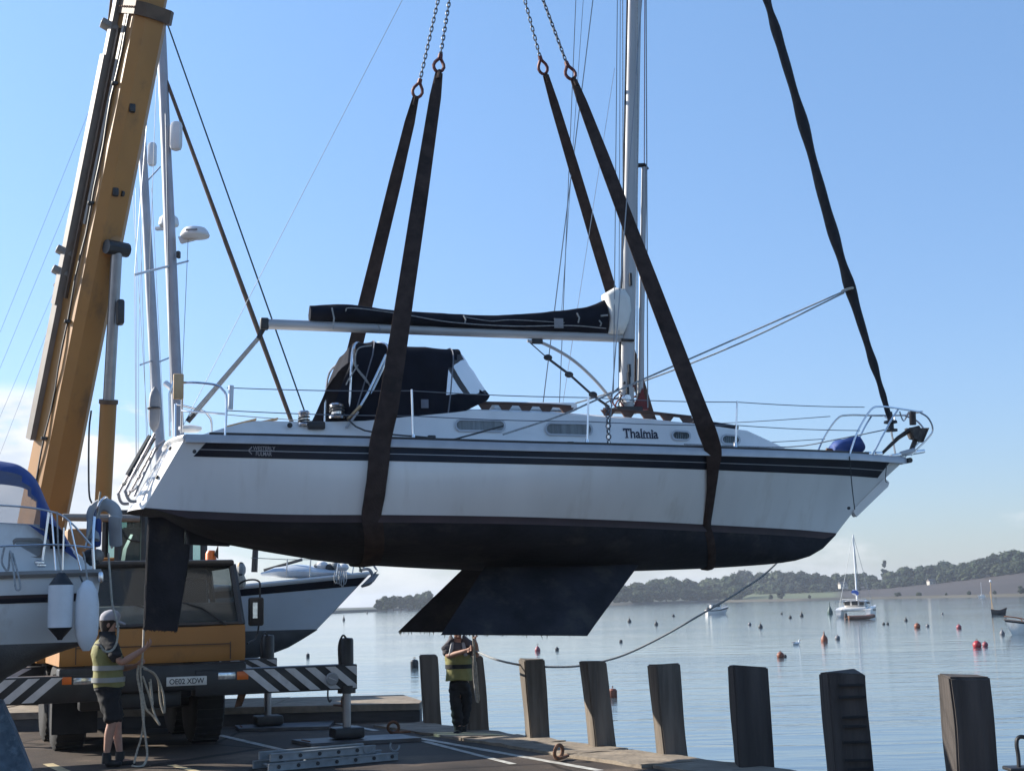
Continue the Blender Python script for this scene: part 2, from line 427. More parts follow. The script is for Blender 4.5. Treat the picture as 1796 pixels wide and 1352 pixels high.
def text_obj(name, body, height, width, material, parent, matrix, depth=0.003, bold=0.0):
    cu = bpy.data.curves.new(name, 'FONT'); cu.body = body; cu.size = 1.0; cu.offset = bold
    cu.extrude = 0.0; cu.align_x = 'LEFT'
    tmp = bpy.data.objects.new('tmp_text', cu); col.objects.link(tmp)
    dg = bpy.context.evaluated_depsgraph_get(); dg.update()
    me = bpy.data.meshes.new_from_object(tmp.evaluated_get(dg))
    bpy.data.objects.remove(tmp); bpy.data.curves.remove(cu)
    xs = [v.co.x for v in me.vertices]; ys = [v.co.y for v in me.vertices]
    x0, x1, y0, y1 = min(xs), max(xs), min(ys), max(ys)
    for v in me.vertices:
        v.co.x = (v.co.x - x0) / (x1 - x0) * width; v.co.y = (v.co.y - y0) / (y1 - y0) * height; v.co.z = depth
    me.materials.clear(); me.materials.append(MATS[material])
    me.transform(matrix); me.name = name
    return link(name, me, parent)
# ------------------------------------------------------------------ water
def build_water():
    m = bpy.data.materials.new('sea_water'); m.use_nodes = True
    N = m.node_tree.nodes; L = m.node_tree.links; p = N['Principled BSDF']
    p.inputs['Base Color'].default_value = (0.075, 0.11, 0.135, 1)
    p.inputs['Roughness'].default_value = 0.06; p.inputs['IOR'].default_value = 1.40
    tc = N.new('ShaderNodeTexCoord')
    def noise_(scale, st, det=3, dist=0.0):
        mp = N.new('ShaderNodeMapping'); mp.inputs['Scale'].default_value = st; mp.inputs['Rotation'].default_value = (0, 0, R(8))
        L.new(tc.outputs['Object'], mp.inputs[0])
        n = N.new('ShaderNodeTexNoise'); n.inputs['Scale'].default_value = scale; n.inputs['Detail'].default_value = det
        n.inputs['Distortion'].default_value = dist
        L.new(mp.outputs[0], n.inputs['Vector']); return n.outputs['Fac']
    def mth(op, a, b):
        q = N.new('ShaderNodeMath'); q.operation = op
        for i, v in enumerate((a, b)):
            if isinstance(v, (int, float)): q.inputs[i].default_value = v
            else: L.new(v, q.inputs[i])
        return q.outputs[0]
    small = noise_(3.0, (0.55, 1.5, 1), 3, 0.4)
    mid = noise_(0.45, (0.35, 1.6, 1), 2, 0.6)
    # wind patches: smoother and rougher areas of water
    patch = noise_(0.018, (0.5, 1.7, 1), 3, 0.8)
    mr = N.new('ShaderNodeMapRange'); mr.inputs[1].default_value = 0.38; mr.inputs[2].default_value = 0.62
    mr.inputs[3].default_value = 0.06; mr.inputs[4].default_value = 1.25
    L.new(patch, mr.inputs[0])
    h = mth('ADD', mth('MULTIPLY', mth('MULTIPLY', small, 0.035), mr.outputs[0]), mth('MULTIPLY', mid, 0.13))
    b = N.new('ShaderNodeBump'); b.inputs['Strength'].default_value = 0.30; b.inputs['Distance'].default_value = 1.0
    L.new(h, b.inputs['Height']); L.new(b.outputs[0], p.inputs['Normal'])
    MATS['sea_water'] = m
    o = MB().add([(-6000, -300, WATER_Z), (6000, -300, WATER_Z), (6000, 6000, WATER_Z), (-6000, 6000, WATER_Z)], [(0, 1, 2, 3)]).build('water', 'sea_water', smooth=False)
    tag(o, 'calm pale blue harbour water reaching to the far shore', kind='structure')
build_water()

# ------------------------------------------------------------------ quay
def asphalt():
    m = bpy.data.materials.new('asphalt'); m.use_nodes = True
    N = m.node_tree.nodes; L = m.node_tree.links; p = N['Principled BSDF']; p.inputs['Specular IOR Level'].default_value = 0.15
    tc = N.new('ShaderNodeTexCoord')
    def nz(s, d, r=0.6):
        n = N.new('ShaderNodeTexNoise'); n.inputs['Scale'].default_value = s; n.inputs['Detail'].default_value = d; n.inputs['Roughness'].default_value = r
        L.new(tc.outputs['Object'], n.inputs['Vector']); return n.outputs['Fac']
    def ramp(src, pts):
        c = N.new('ShaderNodeValToRGB'); e = c.color_ramp.elements
        e[0].position, e[0].color = pts[0][0], (*pts[0][1], 1); e[1].position, e[1].color = pts[1][0], (*pts[1][1], 1)
        for a, q in pts[2:]:
            k = e.new(a); k.color = (*q, 1)
        L.new(src, c.inputs[0]); return c.outputs[0]
    big = ramp(nz(0.55, 8, 0.68), [(0.33, (0.044, 0.037, 0.032)), (0.52, (0.080, 0.064, 0.053)), (0.70, (0.20, 0.152, 0.115))])
    grit = ramp(nz(45, 4), [(0.3, (0.62, 0.62, 0.62)), (0.7, (1.35, 1.35, 1.35))])
    mx = N.new('ShaderNodeMixRGB'); mx.blend_type = 'MULTIPLY'; mx.inputs[0].default_value = 1
    L.new(big, mx.inputs[1]); L.new(grit, mx.inputs[2])
    vo = N.new('ShaderNodeTexVoronoi'); vo.feature = 'DISTANCE_TO_EDGE'; vo.inputs['Scale'].default_value = 0.42
    dm = N.new('ShaderNodeMixRGB'); dm.inputs[0].default_value = 0.12
    n2 = N.new('ShaderNodeTexNoise'); n2.inputs['Scale'].default_value = 1.6; n2.inputs['Detail'].default_value = 5
    L.new(tc.outputs['Object'], n2.inputs['Vector']); L.new(tc.outputs['Object'], dm.inputs[1]); L.new(n2.outputs['Color'], dm.inputs[2])
    L.new(dm.outputs[0], vo.inputs['Vector'])
    ck = N.new('ShaderNodeMapRange'); ck.inputs[1].default_value = 0.004; ck.inputs[2].default_value = 0.016; ck.inputs[3].default_value = 0.35; ck.inputs[4].default_value = 1
    L.new(vo.outputs['Distance'], ck.inputs[0])
    m3_ = N.new('ShaderNodeMixRGB'); m3_.blend_type = 'MULTIPLY'; m3_.inputs[0].default_value = 1
    L.new(mx.outputs[0], m3_.inputs[1]); L.new(ck.outputs[0], m3_.inputs[2])
    L.new(m3_.outputs[0], p.inputs['Base Color'])
    rr = N.new('ShaderNodeMapRange'); rr.inputs[3].default_value = 0.55; rr.inputs[4].default_value = 0.95
    L.new(nz(1.1, 5), rr.inputs[0]); L.new(rr.outputs[0], p.inputs['Roughness'])
    b = N.new('ShaderNodeBump'); b.inputs['Strength'].default_value = 0.6; b.inputs['Distance'].default_value = 0.012
    L.new(nz(28, 6, 0.7), b.inputs['Height']); L.new(b.outputs[0], p.inputs['Normal'])
    MATS['asphalt'] = m
asphalt()

EA, EB = G(735, 1269), G(1325, 1349)
ED = (EB - EA).normalized(); EN = Vector((-ED.y, ED.x, 0))
if EN.y < 0: EN = -EN                                # outward, towards the water
def build_quay():
    near = EA + ED * 26
    poly = [EA, near, Vector((near.x, -14, 0)), Vector((-70, -14, 0)), Vector((-70, 24.3, 0)), Vector((EA.x - 0.2, 23.6, 0))]
    n = len(poly)
    o = MB().add(poly, [tuple(range(n))]).build('quay_ground', 'asphalt', smooth=False)
    tag(o, 'worn asphalt hardstanding of the quay with cracks and dust', kind='structure')
    mb = MB()
    for i in range(n):
        a, b = poly[i], poly[(i + 1) % n]
        mb.add([a - Vector((0, 0, .003)), b - Vector((0, 0, .003)), (b.x, b.y, -5), (a.x, a.y, -5)], [(0, 1, 2, 3)])
    tag(mb.build('quay_wall', 'concrete_dark', smooth=False), 'dark concrete face of the quay going down into the water', kind='structure')
    # coping slabs along the piled edge
    t = 0.0; k = 0; host = None
    slab_m = []
    host = empty('quay_coping', EA, 0); tag(host, 'tan concrete coping slabs along the piled quay edge', kind='structure')
    while t < 20:
        ln = 1.25 + 0.35 * rnd.random(); w = 0.76 + 0.12 * rnd.random()
        c = EA + ED * (t + ln / 2) - EN * (w / 2 - 0.05)
        ang = math.atan2(ED.y, ED.x) + R(rnd.uniform(-0.8, 0.8))
        bm = bmesh.new(); bmesh.ops.create_cube(bm, size=1)
        for v in bm.verts: v.co = Vector((v.co.x * (ln - 0.03), v.co.y * w, v.co.z * 0.16))
        bmesh.ops.subdivide_edges(bm, edges=list(bm.edges), cuts=5, use_grid_fill=True)
        for v in bm.verts:
            q = v.co + Vector((k * 3.3, 0, 0))
            v.co += Vector((noise.noise(q * 6), noise.noise(q * 6 + Vector((9, 0, 0))), 0.5 * noise.noise(q * 5 + Vector((0, 7, 0))))) * 0.035
        me = bpy.data.meshes.new('coping_slab'); bm.to_mesh(me); bm.free()
        me.materials.append(MATS['concrete'])
        ob = link('coping_slab', me, host); ob.location = (c - EA) + Vector((0, 0, -0.05 + 0.012 * rnd.random())); ob.rotation_euler = (0, 0, ang)
        t += ln; k += 1
    # raised far kerb: a deep step with a tan top and a front face coloured dark as shade
    Yf = G(600, 1268).y; z1 = 0.27
    host2 = empty('quay_kerb', (0, Yf, 0)); tag(host2, 'raised far edge of the quay, tan on top with a front face painted dark as shade', kind='structure')
    xe = EA.x
    x = xe; k = 0
    while x > -16:
        ln = 1.9 + 0.5 * rnd.random(); x0 = x - ln
        bm = bmesh.new(); dep = 2.2
        if k == 0:
            ptop = [(x0 + .02, Yf), (x - .02, Yf), (x - .02, Yf + .55), (x - .45, Yf + dep), (x0 + .02, Yf + dep)]
        else:
            ptop = [(x0 + .02, Yf), (x - .0, Yf), (x - .0, Yf + dep), (x0 + .02, Yf + dep)]
        mb = MB(); dz = 0.015 * rnd.random()
        mb.prism([(a, b - Yf, z1 + dz) for a, b in ptop], (0, 0, -0.10)).build('kerb_slab', 'concrete', host2, smooth=False)
        mb = MB(); pi = [(a, b - Yf + (0.02 if b == Yf else 0), z1 - 0.10) for a, b in ptop]
        mb.prism(pi, (0, 0, -1.2)).build('kerb_face', 'concrete_dark', host2, smooth=False)
        x = x0; k += 1
    # painted lines
    def line(p0, p1, w, material, z):
        a, b = Vector(p0), Vector(p1); d = (b - a).normalized(); s = Vector((-d.y, d.x, 0)) * w / 2
        nseg = max(2, int((b - a).length / 0.5)); mb = MB()
        rr_ = [];
        for i in range(nseg + 1):
            c = a.lerp(b, i / nseg); j = 1 + 0.18 * (rnd.random() - .5)
            rr_.append((c - s * j, c + s * j))
        vs = []; fs = []
        for l, r_ in rr_: vs += [Vector((l.x, l.y, z)), Vector((r_.x, r_.y, z))]
        for i in range(nseg): fs.append((2 * i, 2 * i + 1, 2 * i + 3, 2 * i + 2))
        o = mb.add(vs, fs).build('painted_line', material, smooth=False)
        return tag(o, None, None, None, 'structure')
    line(G(588, 1267), G(660, 1281), 0.10, 'road_paint', 0.004)
    line(G(700, 1288), G(1052, 1351), 0.11, 'road_paint', 0.0045)
    line(G(385, 1289), G(556, 1329), 0.10, 'road_paint', 0.005)
    line(G(745, 1300), G(900, 1340), 0.09, 'road_paint', 0.0055)
    line(G(300, 1341), G(420, 1372), 0.10, 'road_paint_yellow', 0.004)
    line(G(84, 1339), G(130, 1360), 0.12, 'road_paint_yellow', 0.0045)
build_quay()

# ------------------------------------------------------------------ far shore
def yh(px): return 1057 - 0.0244 * (px - 898)
SH = [(-900, 1112), (500, 1080), (600, 1074.5), (740, 1068.5), (1100, 1060), (1250, 1055.5), (1400, 1053), (1500, 1050.5), (1796, 1045), (2600, 1027)]
FT = [(-900, 1108), (500, 1077), (600, 1073), (660, 1070), (740, 1064), (1000, 1057), (1100, 1055), (1290, 1050), (1320, 1041), (1400, 1040), (1480, 1036), (1550, 1032), (1600, 1027), (1700, 1016), (1796, 1003), (2000, 975), (2600, 930)]
TT = [(560, 1066), (650, 1064), (662, 1055), (672, 1051), (700, 1049), (725, 1049), (745, 1043), (800, 1040), (900, 1038), (1000, 1032), (1090, 1024), (1130, 1017), (1180, 1013), (1230, 1018), (1262, 1012), (1300, 1002), (1320, 1000), (1360, 1001), (1400, 1003), (1440, 1006), (1460, 1003), (1500, 1004), (1520, 1002), (1550, 1010), (1575, 996), (1600, 991), (1640, 989), (1655, 981), (1672, 989), (1700, 986), (1730, 980), (1755, 967), (1796, 965), (1900, 955), (2100, 935)]
def depth_s(px):
    dy = max(5.5, interp(px, SH) - yh(px)); return min(1150, F_PX * 3.0 / dy)
def terrain():
    m = bpy.data.materials.new('far_fields'); m.use_nodes = True
    N = m.node_tree.nodes; L = m.node_tree.links; p = N['Principled BSDF']; p.inputs['Roughness'].default_value = 0.9
    at = N.new('ShaderNodeVertexColor'); at.layer_name = 'crop'
    tc = N.new('ShaderNodeTexCoord'); n = N.new('ShaderNodeTexNoise'); n.inputs['Scale'].default_value = 0.03; n.inputs['Detail'].default_value = 7
    mp = N.new('ShaderNodeMapping'); mp.inputs['Scale'].default_value = (1, 0.4, 1); L.new(tc.outputs['Object'], mp.inputs[0]); L.new(mp.outputs[0], n.inputs['Vector'])
    r = N.new('ShaderNodeMapRange'); r.inputs[1].default_value = .3; r.inputs[2].default_value = .7; r.inputs[3].default_value = .75; r.inputs[4].default_value = 1.25
    L.new(n.outputs['Fac'], r.inputs[0])
    mx = N.new('ShaderNodeMixRGB'); mx.blend_type = 'MULTIPLY'; mx.inputs[0].default_value = 1
    L.new(at.outputs['Color'], mx.inputs[1]); L.new(r.outputs[0], mx.inputs[2]); L.new(mx.outputs[0], p.inputs['Base Color'])
    MATS['far_fields'] = m
    vs = []; fs = []; cols = []
    pxs = list(range(-900, 2601, 20)); K = 8
    plough, grass, bank, wood = (0.030, 0.022, 0.019), (0.075, 0.092, 0.038), (0.06, 0.055, 0.04), (0.035, 0.045, 0.025)
    for px in pxs:
        Ys = depth_s(px); ysh = interp(px, SH); yf = interp(px, FT)
        fd = 160 if px < 1300 else 230
        P = [W(px, ysh, Ys)]; P[0].z = WATER_Z - 0.5
        b = W(px, ysh, Ys + 5); P.append(Vector((b.x, b.y, WATER_Z + 1.3 + .5 * noise.noise(Vector((px * .05, 0, 0))))))
        for t in (0.12, 0.35, 0.65, 1.0):
            y = ysh + (yf - ysh) * t - 1.0 * (1 - t); q = W(px, y, Ys + fd * t)
            q.z = max(q.z, WATER_Z + 1.5); P.append(q)
        q = W(px, yf, Ys + fd + 200); P.append(Vector((q.x, q.y, P[-1].z + (9 if px > 1000 else .3))))
        q = W(px, yf, Ys + fd + 1500); P.append(Vector((q.x, q.y, P[-1].z + (4 if px > 1000 else .2))))
        vs += P
        for k in range(K):
            if k < 2: c = bank
            elif k >= 6: c = wood
            elif px < 1300: c = wood
            elif px < 1500 + (k - 2) * 0: c = grass if (k >= 2 and px < 1475) else plough
            else: c = plough
            cols.append(c)
    for i in range(len(pxs) - 1):
        for k in range(K - 1):
            a = i * K + k; fs.append((a, a + K, a + K + 1, a + 1))
    o = MB().add(vs, fs).build('far_shore', 'far_fields', smooth=True, auto=80)
    ca = o.data.color_attributes.new('crop', 'FLOAT_COLOR', 'POINT')
    for i, c in enumerate(cols): ca.data[i].color = (*c, 1)
    tag(o, 'low hills with ploughed brown field and green strip across the water', kind='structure')
terrain()

def crown_mesh(name, seed, w, h, base, nl, conifer=False):
    r = random.Random(seed); vs = []; fs = []
    lumps = []
    for _ in range(nl):
        z = r.uniform(0.0, 1.0)
        ww = (1 - z) * 0.9 + 0.1 if conifer else math.sqrt(max(0.04, 1 - (2 * z - 0.85) ** 2 * 0.9)) * (0.95 if z < .9 else .7)
        a = r.uniform(0, 6.283); q = math.sqrt(r.random()) * ww * w * 0.36
        lumps.append((Vector((math.cos(a) * q, math.sin(a) * q, base + z * (h - base) * 0.90 + 0.04 * h)), w * r.uniform(0.12, 0.22) * (0.6 if conifer else 1)))
    for c, rad in lumps:
        for _ in range(44):
            d = Vector((r.gauss(0, 1), r.gauss(0, 1), r.gauss(0, 0.9))).normalized()
            p = c + d * rad * r.uniform(0.72, 1.12)
            n_ = (d + Vector((r.gauss(0, .45), r.gauss(0, .45), r.gauss(0, .45)))).normalized()
            u, v = perp(n_); s = r.uniform(0.4, 0.8); b = len(vs)
            vs += [p + u * s, p + v * s * .8, p - u * s * .9, p - v * s]; fs.append((b, b + 1, b + 2, b + 3))
        bb = MB().ball(c, rad * 0.78, 7, 5); b = len(vs); vs += [Vector(v) for v in bb.v]; fs += [tuple(i + b for i in f) for f in bb.f]
    me = bpy.data.meshes.new(name); me.from_pydata([tuple(v) for v in vs], [], fs); return me
CROWNS = []
for i in range(6):
    me = crown_mesh('crown', 20 + i, [12, 14, 11, 15, 13, 10][i], 1.0 * [15, 14, 16, 15, 13, 14][i], [2.0, 1.6, 2.2, 1.4, 1.6, 2.0][i], [26, 30, 24, 34, 28, 22][i])
    me.materials.append(MATS['leaf_%d' % (i % 5)]); CROWNS.append(me)
CONIFER = crown_mesh('crown', 77, 7, 20, 4, 26); CONIFER.materials.append(MATS['conifer_leaf'])
trunk_me = None
def tree(px, Y, z, h, kind='wood', var=None, wide=1.0):
    global trunk_me
    d = ray(px, interp(px, SH)); p = CAM + d * (Y / d.y)
    if trunk_me is None:
        mb = MB(); mb.tube([(0, 0, -1), (0.1, 0, 3), (0, .1, 7), (.2, 0, 10)], [.5, .38, .26, .08], 6)
        for a in range(4):
            v = Vector((math.cos(a * 1.7), math.sin(a * 1.7), 0))
            mb.tube([(0, 0, 4 + a), tuple(v * 2 + Vector((0, 0, 6 + a))), tuple(v * 3.6 + Vector((0, 0, 7.5 + a)))], [.2, .12, .04], 5)
        to = mb.build('trunk', 'bark'); trunk_me = to.data; bpy.data.objects.remove(to)
    me = CONIFER if kind == 'conifer' else CROWNS[var if var is not None else rnd.randrange(6)]
    hh = 20.0 if kind == 'conifer' else [15, 14, 16, 15, 13, 14][CROWNS.index(me)]
    nm = {'wood': 'woodland_tree', 'spit': 'spit_tree', 'conifer': 'conifer_tree', 'bush': 'shore_bush', 'hill': 'hilltop_tree'}[kind]
    o = empty(nm, (p.x, p.y, z), rnd.uniform(0, 6.28))
    s = h / (hh * 1.0); o.scale = (s * wide, s * wide, s)
    c = link('crown', me, o); link('trunk', trunk_me, o)
    return o
def plant():
    px = 770.0
    while px < 2000:
        Ys = depth_s(px); yf = interp(px, FT); yt = interp(px, TT)
        wood = px < 1300
        fd = 160 if wood else 230
        back = W(px, yf, Ys + fd + 25)
        for row in range(3):
            jit = rnd.uniform(-7, 7); Y = Ys + fd * (0.10 if wood else 0.98) + row * (28 if wood else 16) + rnd.uniform(-5, 5)
            zb = (WATER_Z + 1.2 + row * 2.0) if wood else back.z - 1.0 + row * 1.5
            top = W(px, yt + (0, -1, 0)[row] + rnd.uniform(-1.5, 2.5), Y).z
            hfull = max(5, top - zb)
            h = hfull * ((0.55, 0.85, 1.0)[row]) * rnd.uniform(0.9, 1.03)
            if px > 1300 and px < 1470 and row == 0: h *= .9
            kind = 'wood' if px < 1540 else 'hill'
            o = tree(px + jit, Y, zb, h, kind, wide=rnd.uniform(1.15, 1.65) * (14.0 / max(h, 9.0)) ** .35)
            zone = [z for lim, z in ((1010, 'seen behind the keels'), (1120, 'just right of the nearer keel'), (1185, 'left of the white motor boat'), (1232, 'close left of the white motor boat'), (1285, 'directly behind the white motor boat'), (1318, 'at the left end of the green strip'),
                (1368, 'above the left half of the green strip'), (1425, 'above the right half of the green strip'), (1482, 'left of the catamaran mast'), (1540, 'between the catamaran mast and the tall conifer'), (1590, 'around the tall conifer'), (1650, 'around the small pale house'), (1705, 'right of the small pale house'), (1760, 'above the black dayboat'), (9999, 'above the bow at the right edge')) if px + jit < lim][0]
            rw = ('front', 'middle', 'rear')[row]
            if kind == 'wood': tag(o, 'hazy %s-row tree of the far wood, %s' % (rw, zone), 'tree', 'trees of the wood on the far shore')
            else: tag(o, '%s-row tree over the ploughed field, %s' % (rw, zone), 'tree', 'trees above the ploughed field')
        px += rnd.uniform(12, 17)
    o = tree(1555, depth_s(1555) + 250, W(1555, 1030, depth_s(1555) + 250).z, 21, 'conifer', wide=.9)
    tag(o, 'tall narrow conifer standing above the treeline left of the brown field', 'tree')
    for px, h in ((664, 7), (676, 9), (690, 9.5), (704, 9.5), (718, 10), (734, 11), (750, 13)):
        Y = depth_s(px) - 25
        tag(tree(px, Y, WATER_Z + .6, h * .86, 'spit', wide=1.25), 'dark rounded tree on the low spit seen left of the keels', 'tree', 'trees on the low spit')
    for px, y, h in ((1370, 1050, 6.5), (1352, 1052, 3.5), (1292, 1054, 4), (1420, 1051, 2.6), (1575, 1046, 3), (1612, 1045, 2.6), (1700, 1044, 2.8), (1745, 1043, 2.5), (1660, 1044.5, 2.0), (1791, 1040, 4.5)):
        Y = depth_s(px) + 9
        tag(tree(px, Y, WATER_Z + .8, h, 'bush', wide=1.5), 'low bush growing on the bank at the edge of the far fields', 'bush', 'bushes along the far bank')
plant()
def far_house(px, py, w, label):
    Y = depth_s(px) + (120 if px < 1500 else 215); p = W(px, py, Y); o = empty('far_house', p - Vector((0, 0, 1.5)), 0.3, label, 'house'); o.scale = (.55, .55, .55)
    MB().box((0, 0, 2), (w, 7, 6)).build('wall', 'wall_render', o, smooth=False)
    MB().prism([(-w / 2 - .3, -3.9, 5), (-w / 2 - .3, 3.9, 5), (-w / 2 - .3, 0, 8.2)], (w + .6, 0, 0)).build('roof', 'roof_slate', o, smooth=False)
    for k in (-1, 1): MB().box((k * w * .25, -3.52, 2.6), (1.2, .1, 1.5)).build('window', 'black_plastic', o, smooth=False)
far_house(1633, 1022, 9, 'small pale house among trees at the top edge of the brown field')
far_house(1478, 1027, 10, 'pale house half hidden in the wood behind the anchored catamaran')

# ------------------------------------------------------------------ timber piles at the quay edge
def piles():
    # top: left edge, front-left, right, y ; bottom: left edge, front-left, right, y
    T = [((734.5, 737, 766.5, 1148), (741, 747, 777.5, 1271), 0), ((803, 812, 848, 1151), (816, 823, 858, 1284), 0),
         ((910, 920, 955, 1156.5), (921, 931, 965, 1297), 1), ((1015.5, 1027, 1064, 1160.5), (1031.5, 1043, 1082, 1312), 1),
         ((1137, 1150, 1191, 1164.5), (1153, 1164.5, 1207, 1328), 1), ((1280.5, 1282, 1341, 1169.5), (1293, 1295, 1355, 1348), 2),
         ((1442, 1444, 1510.6, 1175.5), (1457, 1460, 1524.6, 1352), 3), ((1653, 1655, 1725, 1185.5), (1668, 1671, 1740, 1352), 4)]
    labels = ['grey-topped timber pile at the far left end of the row, beside the raised kerb',
              'timber pile directly behind the worker under the keel',
              'third timber pile from the left, tan left side, under the sagging rope',
              'timber pile with tan left side just under the end of the rope sag',
              'timber pile with the broad sunlit tan side, fifth from the left',
              'smooth dark timber pile third from the right in the row',
              'dark timber pile crossed by a ladder of horizontal notches',
              'broad dark timber pile at the right end with a chipped corner']
    for k, (t, b, kind) in enumerate(T):
        e = G((b[0] + b[2]) / 2, b[3])
        if k == 6: e = EA + ED * ((EB - EA).length + 1.15)
        if k == 7: e = EA + ED * ((EB - EA).length + 2.55)
        Y = e.y + 0.12
        pt = W((t[0] + t[2]) / 2, t[3], Y); pb = W((b[0] + b[2]) / 2, b[3], Y)
        ppm = F_PX / Y
        yaw = math.atan2(t[1] - t[0], t[2] - t[1])
        w = (t[2] - t[1]) / ppm / math.cos(yaw)
        yaw -= math.atan2(pt.x, pt.y) * 1.0 if kind < 2 else 0.0
        ax = (pt - pb); bot = pb + ax * ((-2.6 - pb.z) / ax.z)
        host = empty('timber_pile', (bot.x, bot.y, bot.z), 0, labels[k], 'pile', 'timber piles along the quay edge')
        L_ = (pt - bot).length; q = (pt - bot).to_track_quat('Z', 'Y').to_matrix()
        # square section, yawed so that a side shows
        bm = bmesh.new(); bmesh.ops.create_cube(bm, size=1)
        for v in bm.verts: v.co = Vector((v.co.x * w, v.co.y * w, (v.co.z + .5) * L_))
        bmesh.ops.bevel(bm, geom=[e_ for e_ in bm.edges], offset=0.016, segments=2, affect='EDGES')
        bmesh.ops.subdivide_edges(bm, edges=[e_ for e_ in bm.edges if abs(e_.verts[0].co.z - e_.verts[1].co.z) > 1], cuts=26)
        ry = Matrix.Rotation(yaw, 3, 'Z')
        for v in bm.verts:
            c = v.co; s_ = c.copy(); s_.z *= 0.35
            c += Vector((noise.noise(s_ * 4 + Vector((k * 5, 0, 0))), noise.noise(s_ * 4 + Vector((0, k * 5 + 3, 0))), 0)) * 0.024
            if c.z > L_ - 0.1: c.z += 0.05 * noise.noise(Vector((c.x * 9, c.y * 9, k)))
        bmesh.ops.recalc_face_normals(bm, faces=bm.faces)
        # lean as a shear so that the section stays square to the ground
        lean = (pt - bot) / (pt - bot).z
        for v in bm.verts:
            c = ry @ v.co; v.co = Vector((c.x + lean.x * c.z, c.y + lean.y * c.z, c.z))
        me = bpy.data.meshes.new('post'); bm.to_mesh(me); bm.free()
        m_ = ['pile_wood', 'pile_wood_old', 'pile_wood_dark', 'pile_wood_dark', 'pile_wood_dark'][kind]
        me.materials.append(MATS[m_]); ob = link('post', me, host)
        if kind == 3:
            for j in range(11):
                z = L_ - 0.13 - j * 0.135 + 0.03 * math.sin(j * 2.3); wd = w * (0.62 + .05 * math.sin(j * 1.7))
                c = Vector((0.10 * w + lean.x * z, lean.y * z - w / 2 - 0.006, z))
                rot = Matrix.Rotation(R(4 * math.sin(j * 3.1)), 3, 'Y')
                MB().box(c, (wd, 0.05, 0.022), rot).build('notch_batten', 'rubber', host, smooth=False)
        # steel bolt in the face of some piles
        if k in (0, 2, 3):
            z = L_ * .72; MB().lathe(Vector((lean.x * z, lean.y * z - w / 2 - 0.012, z)), [(0.0, 0.03), (.03, .03), (.03, 0), (0, 0)], 8, Vector((0, -1, 0))).build('bolt', 'rusty', host)
piles()

# ------------------------------------------------------------------ mooring rings
def rings():
    D = [(690, 1285, 'rusty mooring ring standing on the coping beyond the nearer steel plate'),
         (980, 1330, 'rusty mooring ring beside the white line in front of the piles'),
         (602, 1238, 'rusty mooring ring on top of the raised kerb behind the outrigger leg')]
    for i, (px, py, lb) in enumerate(D):
        z = 0.28 if i == 2 else 0.03
        p = G(px, py, z); o = empty('mooring_ring', p, 0.2 + i, lb, 'mooring ring', 'mooring rings set in the quay')
        MB().torus((0, 0, 0.075), 0.075, 0.021, (0.3, 1, 0.15), 18, 8).build('ring', 'rusty', o)
        MB().bbox((0.12, 0, 0.01), (0.24, 0.09, 0.03), .008).build('eye_plate', 'rusty', o)
rings()
# ------------------------------------------------------------------ the lifted yacht
YB = Frame((0.2, 17.3, 1.30), R(16))
def B(px, py, y=0.0): return YB.at(px, py, y)
yacht = empty('sailing_yacht', YB.o, YB.yaw, 'white twin-keel sailing yacht with navy stripe hanging in two lifting slings', 'sailing yacht')

# pixel outlines on the near (starboard) side
SHEER = [(325, 767), (500, 771), (700, 776), (900, 782), (1100, 787), (1300, 793), (1500, 800), (1588, 806)]
WLINE = [(252, 892), (320, 897), (500, 904), (700, 905), (900, 908), (1100, 915), (1260, 923), (1400, 931), (1466, 937)]
KLINE = [(246, 893), (280, 905), (320, 927), (370, 947), (410, 955), (470, 966), (600, 986), (700, 993), (800, 998), (950, 1003), (1122, 1001), (1300, 993), (1400, 982), (1440, 964), (1466, 938)]
BS = [(0, 1.02), (.15, 1.28), (.3, 1.48), (.5, 1.62), (.65, 1.50), (.8, 1.05), (.9, .60), (.97, .20), (1, .03)]
BW = [(0, .62), (.15, 1.02), (.3, 1.32), (.5, 1.47), (.65, 1.28), (.8, .78), (.9, .40), (.97, .12), (1, .02)]
NU = 60
def row_pts(px_list, beam):
    x0, x1 = px_list[0][0], px_list[-1][0]; out = []
    for i in range(NU + 1):
        u = i / NU; px = x0 + (x1 - x0) * u; b = sinterp(u, beam)
        l = B(px, sinterp(px, px_list), -b); out.append(Vector((l.x, -b, l.z)))
    return out
rowS, rowW = row_pts(SHEER, BS), row_pts(WLINE, BW)
kpts = sorted([(B(px, py, 0).x, B(px, py, 0).z) for px, py in KLINE])
def side_pt(i, f):        # f: 0 sheer .. 1 waterline, near side
    a, b = rowS[i], rowW[i]; p = a.lerp(b, f)
    u = i / NU
    p.y -= 0.07 * math.sin(math.pi * f) * math.sin(math.pi * min(1, u * 1.15)) ** .6 * (0.25 if u > .85 else 1)
    p.x += -0.06 * math.sin(math.pi * f) * u ** 12
    return p
def side_at_x(x, f):
    for i in range(NU):
        p, q = side_pt(i, f), side_pt(i + 1, f)
        if p.x <= x <= q.x: return p.lerp(q, (x - p.x) / (q.x - p.x))
    return side_pt(0 if x < 0 else NU, f)
def mir(p): return Vector((p.x, -p.y, p.z))
